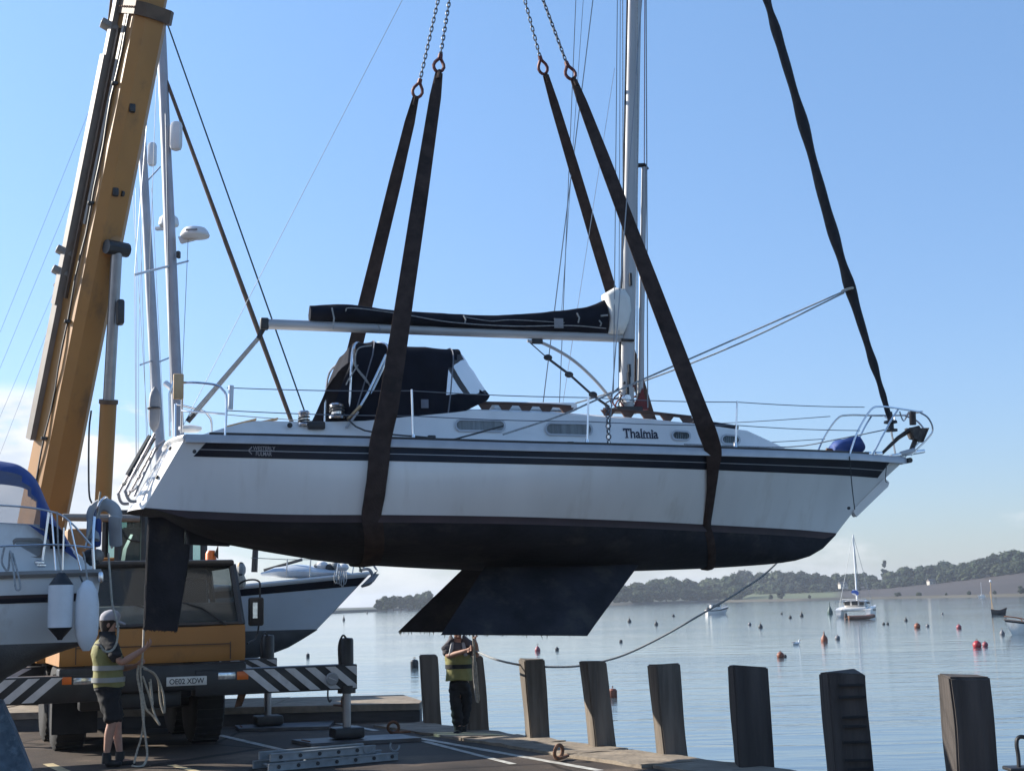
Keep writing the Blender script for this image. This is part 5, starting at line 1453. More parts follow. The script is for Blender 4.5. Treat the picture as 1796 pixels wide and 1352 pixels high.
    # outriggers
    def outrig(yl, pxr, ytop, ybot, sg, legtop, foot):
        e = T(pxr, (ytop + ybot) / 2, yl); zt, zb = T(pxr, ytop, yl).z, T(pxr, ybot, yl).z
        x1 = e.x if sg > 0 else -e.x; x0 = sg * .5
        bm_ = MB().bbox(((x0 + x1) / 2, yl + .16, (zt + zb) / 2), (abs(x1 - x0), .30, zt - zb), .012).build('outrigger_beam', 'black_paint', truck)
        h = zt - zb; n = 11; st = .27; wv = .135; off = .34
        for k in range(n):
            a = abs(x1) - .03 - k * st; q = []
            for x, z in ((a - wv, zt - .02), (a, zt - .02), (a + off, zb + .02), (a - wv + off, zb + .02)): q.append([x, z])
            lim = abs(x1) - .012
            if q[0][0] < hw - .1: continue
            poly = []
            # clip on the outer end
            for i in range(4):
                (xa, za), (xb, zb_) = q[i], q[(i + 1) % 4]
                ina, inb = xa <= lim, xb <= lim
                if ina: poly.append((xa, za))
                if ina != inb: t = (lim - xa) / (xb - xa); poly.append((lim, za + (zb_ - za) * t))
            if len(poly) < 3: continue
            MB().prism([(sg * x, yl + .008, z) for x, z in poly], (0, -.012, 0)).build('hazard_stripe', 'stripe_white', bm_, smooth=False)
        lx = x1 - sg * .12
        zl = T(pxr, legtop, yl).z
        MB().lathe((lx, yl + .1, zt - .06), [(0, 0), (.095, 0), (.095, zl - zt + .02), (.085, zl - zt + .05), (0, zl - zt + .06)], 14).build('jack_cylinder', 'black_paint', truck)
        MB().lathe((lx, yl + .1, zb - .05), [(0, 0), (.12, 0), (.12, .1), (0, .1)], 14).build('jack_collar', 'black_paint', truck)
        MB().lathe((lx, yl + .1, .12), [(0, 0), (.055, 0), (.055, zb - .14), (0, zb - .14)], 14).build('jack_rod', 'chrome', truck)
        f = MB().bbox((lx, yl + .1, .13), (.40, .34, .14), .03).build('jack_foot', 'black_paint', truck)
        MB().tube(spline([(lx - sg * .13, yl - .02, zt), (lx - sg * .135, yl - .02, zl - .1), (lx - sg * .08, yl - .02, zl + .03), (lx - sg * .02, yl + .02, zl - .02)], 4), .014, 5).build('jack_hose', 'black_plastic', truck)
        return lx, x1, zt, zb
    ya, yb = TK.loc(G(617, 1301)).y - .1, TK.loc(G(483, 1277)).y - .1
    r1 = outrig(ya, 627, 1164, 1208, 1, 1117, 1290)
    r2 = outrig(yb, 486.5, 1153, 1180, 1, 1112, 1265)
    outrig(ya, 627, 1164, 1208, -1, 1117, 1290); outrig(yb, 486.5, 1153, 1180, -1, 1112, 1265)
    # round lamp on the beam
    a = T(582, 1190, ya - .03); b = MB().lathe(a, [(0, 0), (.085, 0), (.085, .02), (.07, .035), (0, .03)], 16, Vector((0, -1, 0))).build('round_reflector', 'lifebuoy_grey', truck)
    MB().tube([a + Vector((-.05, -.04, .02)), a + Vector((.05, -.04, -.02))], .006, 4).build('reflector_mark', 'stripe_white', b)
    MB().tube(spline([T(575, 1208, ya), T(575, 1222, ya), T(578, 1230, ya), T(581, 1226, ya)], 4), .012, 5).build('beam_hook', 'black_paint', truck)
    # superstructure: turntable, operator cab, counterweight
    MB().lathe((0, 5.6, 1.3), [(0, 0), (1.0, 0), (1.0, .18), (.9, .25), (0, .25)], 24).build('turntable', 'crane_brown', truck)
    A = T(206, 990, 3.4); Bq = T(358, 902, 3.4); zt = Bq.z; zl = A.z
    x0, x1 = A.x, Bq.x
    for x in (x0, x0 + (x1 - x0) * .30, x0 + (x1 - x0) * .83, x1):
        for y in (3.4, 4.9): MB().tube([(x, y, zl - .5), (x, y, zt)], .055, 6).build('cab_pillar', 'black_paint', truck)
    MB().bbox((x0 + (x1 - x0) * .56, 4.6, (zl + zt) / 2), ((x1 - x0) * .5, .1, zt - zl), .02).build('cab_inner_panel', 'black_paint', truck)
    MB().bbox((x0 + .32, 4.3, zl + .28), (.42, .5, .62), .08).build('operator_backrest', 'black_plastic', truck)
    MB().bbox(((x0 + x1) / 2, 4.15, zt + .02), (x1 - x0 + .1, 1.6, .09), .03).build('operator_cab_roof', 'black_paint', truck)
    MB().bbox(((x0 + x1) / 2, 4.15, zl - .35), (x1 - x0, 1.5, .5), .03).build('operator_cab_base', 'crane_yellow', truck)
    MB().add([(x0, 3.42, zl - .1), (x1, 3.42, zl - .1), (x1, 3.42, zt), (x0, 3.42, zt)], [(0, 1, 2, 3)]).build('operator_window', 'glass_teal', truck, smooth=False)
    MB().add([(x0, 4.9, zl - .1), (x1, 4.9, zl - .1), (x1, 4.9, zt), (x0, 4.9, zt)], [(0, 1, 2, 3)]).build('operator_window', 'glass_teal', truck, smooth=False)
    MB().tube([T(228, 1000, 3.9), T(232, 965, 3.9), T(240, 940, 3.9)], [.16, .14, .10], 8).build('operator_seat', 'black_plastic', truck)
    MB().tube(spline([T(212, 925, 3.38), T(225, 945, 3.38), T(246, 950, 3.38)], 4), .012, 5).build('wiper', 'black_plastic', truck)
    MB().bbox((-.2, 7.9, 2.0), (2.3, 1.4, 1.3), .06).build('counterweight', 'crane_yellow', truck)
    MB().bbox((-.35, 6.0, 2.0), (1.1, 3.0, 1.2), .06).build('boom_cradle', 'crane_yellow', truck)
    MB().bbox(T(140, 958, 3.6), (.42, .5, .5), .04).build('winch_housing', 'crane_yellow', truck)
    # boom
    hk = YB.w(HOOK)
    def topx(P):
        v = P - CAM; z = v.dot(cF); return IW / 2 + F_PX * v.dot(cR) / z, IH / 2 - F_PX * v.dot(cU) / z
    la, lb = Vector((97, 800)), Vector((247, 50)); ln = (lb - la).normalized(); best = None
    for k in range(1, 600):
        P = Vector((hk.x, hk.y, 8 + k * .08)); x, y = topx(P); e = abs((x - la.x) * ln.y - (y - la.y) * ln.x)
        if best is None or e < best[0]: best = (e, P)
    tip = TK.loc(best[1]); base = TK.loc(W(88, 850, 24.0)); dv = (tip - base).normalized(); base = base - dv * 1.0; Ln = (tip - base).length
    s = dv.cross(Vector((0, 0, 1))).normalized()
    if (TK.loc(CAM) - base).dot(s) < 0: s = -s
    nn = s.cross(dv); nn = nn if nn.z > 0 else -nn
    def sect(t, h, w, ch=.12):
        c = base + dv * t; hh, ww = h / 2, w / 2; pr = [(-ww, hh - ch), (-ww + ch, hh), (ww - ch, hh), (ww, hh - ch), (ww, -hh + ch * 1.1), (ww - ch * 1.1, -hh), (-ww + ch * 1.1, -hh), (-ww, -hh + ch * 1.1)]
        return [c + s * a + nn * b for a, b in pr]
    global boom_info
    boom_info = (base, dv, s, nn, Ln)
    # where does the first section end in the picture (y = 22)
    tend = 5
    for k in range(100, 2500):
        x, y = topx(TK.w(base + dv * (k * .01)))
        if y < 22: tend = k * .01; break
    bm1 = MB().loft([sect(-.6, .78, .62), sect(tend, .74, .60)]).build('boom_outer_section', 'crane_yellow', truck, auto=25)
    MB().loft([sect(tend - .12, .86, .72), sect(tend + .10, .86, .72)]).build('boom_collar', 'crane_brown', bm1, auto=25)
    for f in (.14, .33, .52, .74, .90):
        t = tend * f; MB().loft([sect(t - .012, .772 - .04 * f, .617 - .02 * f), sect(t + .012, .772 - .04 * f, .617 - .02 * f)]).build('weld_seam', 'crane_brown', bm1, auto=25)
    for k in range(9):
        t = tend - .01; c = base + dv * t + s * (.365) + nn * (-.30 + .075 * k); MB().lathe(c, [(0, 0), (.016, 0), (.016, .018), (0, .018)], 6, s).build('collar_bolt', 'rusty', bm1)
    hp_ = [base + dv * (tend * q) + s * (.33 + .012 * math.sin(q * 40)) + nn * (-.10 + .02 * math.sin(q * 17)) for q in [i / 24 for i in range(2, 25)]]
    MB().tube(hp_, .016, 5).build('boom_hose', 'black_paint', bm1)
    for q in (.2, .42, .64, .86): MB().bbox(base + dv * (tend * q) + s * .335 - nn * .10, (.10, .10, .05), .01).build('hose_clip', 'black_paint', bm1)
    t2 = tend + (Ln - tend) * .5
    MB().loft([sect(tend, .62, .50, .1), sect(t2, .62, .50, .1)]).build('boom_middle_section', 'crane_yellow', truck, auto=25)
    MB().loft([sect(t2, .50, .40, .08), sect(Ln + .3, .50, .40, .08)]).build('boom_inner_section', 'crane_yellow', truck, auto=25)
    # pale side rail with brackets, as a stowed strut along the near side
    def rail(t0, t1, b0, b1, out, m_, nm):
        mb = MB(); r_ = []
        for t in (t0, t1):
            c = base + dv * t + s * .31; r_.append([c + nn * b0, c + nn * b0 + s * out, c + nn * b1 + s * out, c + nn * b1])
        mb.loft(r_).build(nm, m_, bm1, auto=25)
    def tpix(yy):
        for k in range(0, 2500):
            if topx(TK.w(base + dv * (k * .01)))[1] < yy: return k * .01
        return tend
    rail(tpix(780), tpix(545), .20, .36, .10, 'crane_grey', 'side_rail'); rail(tpix(545), tpix(110), .22, .35, .13, 'crane_grey', 'side_rail')
    rail(tpix(530), tpix(60), .08, .13, .05, 'crane_brown', 'side_rail'); rail(tpix(400), tpix(5), -.05, .02, .03, 'crane_grey', 'side_rail')
    rail(tpix(110), tpix(-200), .22, .32, .10, 'crane_grey', 'side_rail')
    for yy in (455, 490, 60): 
        c = base + dv * tpix(yy) + s * .36 + nn * .36
        MB().bbox(c, (.30, .26, .10), .02, Matrix.Rotation(R(25), 3, 'Y')).build('rail_bracket', 'crane_grey', bm1)
    MB().tube([base + dv * tpix(515) + s * .3 + nn * .4, base + dv * tpix(515) + s * .3 + nn * .58], .035, 7).build('rail_pin', 'black_paint', bm1)
    c = base + dv * tpix(70) + s * .35 + nn * .40; MB().tube([c, c + dv * .7 + nn * .12], .025, 6).build('rail_arm', 'crane_brown', bm1)
    for yy in (335, 190): MB().bbox(base + dv * tpix(yy) - nn * .38 + s * .1, (.10, .10, .14), .02).build('boom_lug', 'black_paint', bm1)
    MB().lathe(base + dv * tpix(335) - nn * .38 - s * .05, [(0, 0), (.05, 0), (.05, .04), (0, .04)], 10, s).build('boom_lug', 'black_paint', bm1)
    # luffing ram
    up = W(204, 432, 1.0); tt = tpix(436); pivot = base + dv * tt - nn * .44
    r0 = TK.loc(W(178, 930, TK.w(pivot).y + .9)); pv = TK.loc(W(205, 436, TK.w(pivot).y)); mid = r0.lerp(pv, .455)
    MB().tube([r0, mid], .135, 14).build('ram_barrel', 'crane_yellow', truck)
    MB().tube([mid - (mid - r0).normalized() * .02, mid + (mid - r0).normalized() * .05], .155, 14).build('ram_collar', 'crane_brown', truck)
    MB().tube([mid, pv], .092, 12).build('ram_rod', 'chrome', truck)
    MB().tube([pv - s * .2, pv + s * .2], .12, 10).build('ram_pivot', 'black_paint', truck)
    MB().bbox(pv + nn * .2, (.3, .3, .35), .05).build('ram_lug', 'crane_yellow', truck)
    MB().tube(spline([TK.loc(W(160, 720, TK.w(mid).y)), TK.loc(W(156, 760, TK.w(mid).y)), TK.loc(W(156, 860, TK.w(mid).y)), TK.loc(W(162, 885, TK.w(mid).y))], 5), .016, 5).build('ram_hose', 'black_paint', truck)
    MB().bbox(TK.loc(W(211, 548, TK.w(pv).y)), (.12, .2, .42), .04).build('hose_reel', 'black_paint', truck)
    # boom head with falls of rope and hook block
    MB().bbox(tip + dv * .2, (.5, .5, .7), .06).build('boom_head', 'crane_yellow', truck)
    hl = TK.loc(hk)
    for a in (-.09, -.03, .03, .09): MB().tube([tip + Vector((a, 0, -.2)), hl + Vector((a, 0, 1.0))], .009, 5).build('hoist_rope', 'wire', truck)
    hb = MB().bbox(hl + Vector((0, 0, .75)), (.34, .16, .62), .05).build('hook_block', 'crane_yellow', truck)
    MB().torus(hl + Vector((0, 0, .12)), .14, .04, (0, 1, 0), 14, 8, arc=.75).build('hook', 'black_paint', hb)
    MB().torus(hl + Vector((0, 0, .0)), .07, .02, (1, 0.3, 0), 14, 8).build('master_ring', 'shackle_red', hb)
    return r1, r2
crane()
# spreader plates under the outrigger feet
def plate(pix, label, z=.005, th=.045):
    P = [G(*p, z + th) for p in pix]; c = sum(P, Vector()) / len(P); o = empty('spreader_plate', (c.x, c.y, 0), 0, label, 'steel plate', 'steel plates under the outrigger feet')
    mb = MB(); mb.prism([Vector((p.x - c.x, p.y - c.y, z)) for p in P], (0, 0, th)); mb.build('plate', 'steel_plate', o, smooth=False)
    a, b = P[0] - c, P[1] - c; a.z = b.z = th + z + .004
    MB().tube([a.lerp(b, .3) + Vector((.06, 0, 0)), a.lerp(b, .7) + Vector((.06, 0, 0))], .012, 5).build('lifting_handle', 'rusty', o)
plate([(511, 1296), (546, 1303), (739, 1293), (700, 1286)], 'flat black steel plate under the nearer outrigger foot')
plate([(412, 1271), (419, 1277), (577, 1273), (586, 1263)], 'flat black steel plate under the farther outrigger foot')
# ------------------------------------------------------------------ simple hulls for the other boats
def simple_hull(parent, xs, xb, xsw, xbw, zs, zw, zk, bs, bw, m_top='gelcoat_blue', m_bot='antifoul_grey', stripe=None, m_stripe='navy', nu=30, rail='gelcoat_deck'):
    S, Wl = [], []
    for i in range(nu + 1):
        u = i / nu; S.append(Vector((xs + (xb - xs) * u, sinterp(u, bs), sinterp(u, zs)))); Wl.append(Vector((xsw + (xbw - xsw) * u, sinterp(u, bw), zw)))
    def sp(i, f):
        p = S[i].lerp(Wl[i], f); p.y += .05 * math.sin(math.pi * f) * (1 if i < nu * .9 else .2); return p
    nv = 6; mb = MB(); n = nu + 1
    for sg in (1, -1):
        vs = [Vector((p.x, p.y * sg, p.z)) for j in range(nv) for p in (sp(i, j / (nv - 1)) for i in range(n))]
        mb.add(vs, [(j * n + i, j * n + i + 1, (j + 1) * n + i + 1, (j + 1) * n + i) for j in range(nv - 1) for i in range(nu)])
    tr = [sp(0, j / (nv - 1)) for j in range(nv)]; vs = tr + [mir(p) for p in tr]; mb.add(vs, [(j, j + 1, nv + j + 1, nv + j) for j in range(nv - 1)])
    mb.build('topsides', m_top, parent, auto=50)
    mb = MB(); vs = []; k = 13
    for i in range(n):
        d = max(.005, sinterp(i / nu, zk))
        for m_ in range(k):
            t = math.pi * m_ / (k - 1); c = math.cos(t); vs.append((Wl[i].x, Wl[i].y * abs(c) ** .7 * (1 if c > 0 else -1), zw - d * math.sin(t)))
    mb.add(vs, [(i * k + m_, (i + 1) * k + m_, (i + 1) * k + m_ + 1, i * k + m_ + 1) for i in range(nu) for m_ in range(k - 1)] + [tuple(range(k))])
    mb.build('underwater_body', m_bot, parent, auto=60)
    mb = MB(); vs = []
    for i in range(n):
        for t in (1, .5, 0, -.5, -1): vs.append((S[i].x, S[i].y * t, S[i].z - .01 + .05 * (1 - t * t)))
    mb.add(vs, [(i * 5 + m_, (i + 1) * 5 + m_, (i + 1) * 5 + m_ + 1, i * 5 + m_ + 1) for i in range(nu) for m_ in range(4)]).build('deck', 'gelcoat_deck', parent)
    for sg in (1, -1):
        MB().tube([Vector((p.x, (p.y + .01) * sg, p.z + .01)) for p in S], .035, 6).build('gunwale_rail', rail, parent)
        for f0, f1, ms in (stripe or []):
            m2 = MB(); vs = []
            for i in range(n):
                for f in (f0, f1): p = sp(i, f); vs.append(Vector((p.x, (p.y + .006) * sg, p.z)))
            m2.add(vs, [(2 * i, 2 * i + 2, 2 * i + 3, 2 * i + 1) for i in range(nu)]).build('hull_stripe', ms, parent)
    return S, Wl, sp

# ------------------------------------------------------------------ boats standing on the quay at the left
def yard_ketch(fr, dx, dy, label, name, masts, first):
    o = empty(name, fr.w((dx, dy, 0)), fr.yaw, label, 'sailing boat')
    K = lambda px, py, y=0.0: fr.at(px, py, y)
    sh = lambda v: Vector((v.x - dx, v.y - dy, v.z))
    bow = sh(fr.at(648, 1006, 0)) if first else Vector((3.0, 0, 2.3))
    wlb = fr.at(556, 1103, 0); zw = wlb.z
    xb = bow.x; xs = xb - 9.6
    zs = [(0, bow.z - .35), (.4, bow.z - .42), (.7, bow.z - .25), (1, bow.z)]
    S, Wl, sp = simple_hull(o, xs, xb, xs + .7, xb - .98, zs, zw, [(0, .05), (.2, .4), (.5, .62), (.8, .56), (.92, .36), (1, .02)],
                [(0, .85), (.3, 1.4), (.55, 1.45), (.8, .9), (.93, .36), (1, .03)], [(0, .4), (.3, 1.15), (.55, 1.2), (.8, .62), (.93, .2), (1, .02)],
                stripe=[(.06, .22, 'navy')], m_bot='buoy_dark')
    MB().prism([(xs + 3.2, -.12, zw - .5), (xb - 3.2, -.12, zw - .5), (xb - 3.9, -.10, .02), (xs + 3.6, -.10, .02)], (0, .24, 0)).build('keel', 'buoy_dark', o)
    for x in (xs + 3.0, xb - 3.4):
        for sg in (-1, 1): MB().tube([(x, sg * 1.9, .0), (x, sg * 1.1, zw - .2)], .05, 6).build('prop_leg', 'rusty', o)
    rf = MB(); rings = []
    for i, (x, w, h) in enumerate(((xs + 1.4, .8, .12), (xs + 1.8, .85, .2), (xb - 4.2, .8, .16), (xb - 3.2, .6, .12), (xb - 2.5, .35, .04))):
        z0 = interp((x - xs) / (xb - xs), zs) - .02; rings.append([Vector((x, -w, z0)), Vector((x, -w * .88, z0 + h)), Vector((x, 0, z0 + h + .06)), Vector((x, w * .88, z0 + h)), Vector((x, w, z0))])
    rf.loft(rings).build('coachroof', 'gelcoat_blue', o)
    mtop = []
    for (a, b_, h) in masts:
        p, q = sh(fr.at(*a, dy)), sh(fr.at(*b_, dy)); d = (q - p).normalized(); p = p - d * ((p.z - bow.z + .1) / d.z); t = p + d * h; mtop.append((p, d, t))
        rings = []
        for k in range(8):
            c = p + d * h * k / 7; w = .115 if k < 5 else .10; rings.append([c + Vector((math.cos(2 * math.pi * j / 12) * w, math.sin(2 * math.pi * j / 12) * w * .8, 0)) for j in range(12)])
        MB().loft(rings).build('mast', 'alu_mast_far', o)
    return o, mtop, S, bow, sh
KF = Frame(W(430, 1232, 26.5) * 1.0, R(-5)); KF = Frame((KF.o.x, KF.o.y, 0), R(-5))
def radome(fr, o, px, py, y, w, h, bx, text=None):
    c = fr.at(px, py, y) - Vector((fr.loc(o.matrix_world.translation)) if False else (0, 0, 0)); return c
def ketches():
    bpy.context.view_layer.update()
    o, M_, S, bow, sh = yard_ketch(KF, 0, 0, 'pale sailing boat with dark stripe propped on the quay behind the crane truck', 'yard_sailboat', [((312, 745), (284, 90), 11.8)], True)
    p, d, t = M_[0]
    at = lambda px, py, y=0.0: KF.at(px, py, y)
    L_ = lambda nm, a, b, r, m_='wire': MB().tube([a, b], r, 5).build(nm, m_, o)
    # furled headsail and forestay to the bow
    a, b = at(295, 150), at(607, 1000); MB().tube([a + (a - b) * .12, a, a.lerp(b, .5), b], [.02, .035, .048, .03], 8).build('furled_headsail', 'crane_brown', o)
    a, b = at(300, 60, -.12), at(634, 1003, -.12); L_('forestay', a + (a - b) * .15, b, .016, 'buoy_green')
    L_('backstay', t, at(-130, 960), .003, 'rope_dark'); L_('backstay', at(283, -120), at(0, 583), .003, 'rope_dark')
    for px, y in ((236, -1.2), (262, 1.2)): 
        L_('shroud', at(283, -100), at(px, 480, y * .6), .006); L_('shroud', at(px, 480, y * .6), at(px + 4, 1000, y), .006)
    L_('spreader', at(303, 465), at(236, 482, -.7), .025, 'wire_pale'); L_('spreader', at(303, 465), at(330, 458, .8), .02, 'wire_pale')
    L_('halyard', at(330, 420, 0), at(318, 700, 0), .006); L_('halyard', at(290, 200, -.1), at(300, 740, -.1), .008)
    # radar dome on its bracket, reflector capsule and lamps
    c = at(342, 411, -.1); q = MB().lathe(c - Vector((0, 0, .05)), [(.0, 0), (.27, 0), (.28, .03), (.25, .10), (.20, .16), (0, .18)], 20).build('radar_dome', 'radome', o)
    MB().box(c + Vector((.02, -.268, .02)), (.22, .012, .035)).build('dome_marking', 'grey_dan', q, smooth=False)
    MB().prism([at(312, 415), at(352, 417), at(316, 426)], (0, .1, 0)).build('radar_bracket', 'radome', o, smooth=False)
    c = at(309, 239, -.12); MB().bbox(c, (.24, .22, .60), .10).build('radar_reflector', 'radome', o)
    MB().bbox(at(313, 447, -.1), (.07, .1, .14), .02).build('deck_light', 'black_plastic', o)
    # bow gear: anchor, pulpit, lines hanging over the side
    a = MB(); a.tube(spline([at(630, 1000), at(646, 998), at(653, 1008), at(650, 1022), at(634, 1028)], 5), [.03] * 21, 6); a.prism([at(632, 1028, -.1), at(652, 1020, -.1), at(662, 1006, 0), at(654, 1006, 0), at(646, 1016, 0)], (0, .2, 0)); a.build('anchor', 'grey_dan', o)
    MB().tube([at(655, 1010, 0), at(661, 1000, 0), at(656, 992, 0)], .02, 5).build('anchor_tripline', 'wire', o)
    for sg in (-1, 1):
        f = lambda px, py, k=1: at(px, py, sg * .45 * k)
        MB().tube(spline([f(590, 1008), f(596, 985), f(620, 986), f(640, 996, .3)], 5), .014, 6).build('pulpit_rail', 'steel', o)
        MB().tube([f(618, 1005), f(621, 987)], .013, 6).build('pulpit_leg', 'steel', o)
        for px in (502, 543): MB().tube([at(px, 1012, sg * .9), at(px + 2, 980, sg * .9)], .012, 6).build('stanchion', 'steel', o)
        MB().tube([at(440, 978, sg * 1.1), at(504, 981, sg * .9), at(545, 981, sg * .8), at(598, 986, sg * .45)], .006, 4).build('lifeline', 'wire', o)
    rings = []
    for k in range(9):
        px = 468 + 150 * k / 8; h = (4, 9, 11, 12, 11, 9, 8, 6, 2)[k]; c = at(px, 1009 - h * .6, -.05); w = .45 - .03 * k
        rings.append([c + Vector((0, math.cos(a) * w, math.sin(a) * h * .012 * .9)) for a in [2 * math.pi * j / 12 for j in range(12)]])
    MB().loft(rings).build('foredeck_cover', 'gelcoat_blue', o, auto=70)
    r = random.Random(4)
    for k in range(5):
        px = 588 + 4 * k; rope_obj('hanging_line', [at(px, 1002, -.52), at(px - 2, 1016 + r.uniform(-3, 3), -.66), at(px + 1, 1026 + r.uniform(-4, 6), -.66), at(px + 4, 1014, -.64), at(px + 3, 1001, -.5)], .009, 'rope_grey', o, 5, 4)
    for k in range(5): MB().ball(at(556 + 11 * k + r.uniform(-3, 3), 993 + r.uniform(-3, 3), -.2), r.uniform(.05, .10), 8, 6, (1.2, 1, .8)).build('rope_coil', ['rope_grey', 'white_plastic', 'rope_dark'][k % 3], o)
    MB().tube([at(446, 1003, -.3), at(448, 963, -.3)], [.06, .055], 8).build('dark_post', 'black_plastic', o)
    MB().tube([at(463, 1000, -.2), at(530, 981, -.2)], .03, 6).build('stowed_pole', 'buoy_dark', o)
    for k in range(7): MB().ball(at(422 + r.uniform(-7, 8), 1003 + r.uniform(-14, 20), -1.0), r.uniform(.05, .09), 7, 5, (1, 1, 1.5)).build('bundled_gear', ['rope', 'rope_dark', 'plywood', 'rope_grey'][k % 4], o)
    # second boat just beyond it; only its rig shows
    o2, M2, S2, bow2, sh2 = yard_ketch(KF, -3.0, 3.6, 'sailing boat hidden beyond the crane, only its mast with radar showing', 'yard_sailboat', [((278, 760), (249, 250), 11.0)], False)
    a2 = lambda px, py, y=0.0: (lambda v: Vector((v.x + 3.0, v.y - 3.6, v.z)))(KF.at(px, py, 3.6 + y))
    L2 = lambda nm, a, b, r, m_='wire': MB().tube([a, b], r, 5).build(nm, m_, o2)
    p, d, t = M2[0]
    MB().bbox(a2(267, 271, -.15), (.20, .2, .56), .09).build('radar_reflector', 'radome', o2)
    c = a2(296, 388, -.2); MB().lathe(c - Vector((0, 0, .1)), [(0, 0), (.21, 0), (.22, .04), (.2, .16), (.14, .22), (0, .24)], 18).build('radar_dome', 'radome', o2)
    MB().box(a2(285, 401, -.1), (.3, .12, .06)).build('radar_bracket', 'radome', o2, smooth=False)
    L2('spreader', a2(258, 318), a2(281, 293, .5), .02, 'wire_pale'); L2('spreader', a2(268, 632), a2(246, 640, -.6), .02, 'wire_pale'); L2('spreader', a2(275, 636), a2(298, 627, .8), .02, 'wire_pale')
    L2('backstay', t, a2(-120, 1010), .003, 'rope_dark'); L2('backstay', t, a2(-40, 900, .6), .003, 'rope_dark')
    for px0, px1, y in ((232, 262, -1.0), (244, 258, 1.0), (238, 240, -.9), (266, 290, .9)): L2('shroud', a2(px0, 330, y * .4), a2(px1, 800, y), .006)
    MB().tube([a2(250, 380, -.3), a2(243, 600, -.4), a2(243, 900, -.5)], .005, 4).build('halyard', 'wire', o2)
ketches()

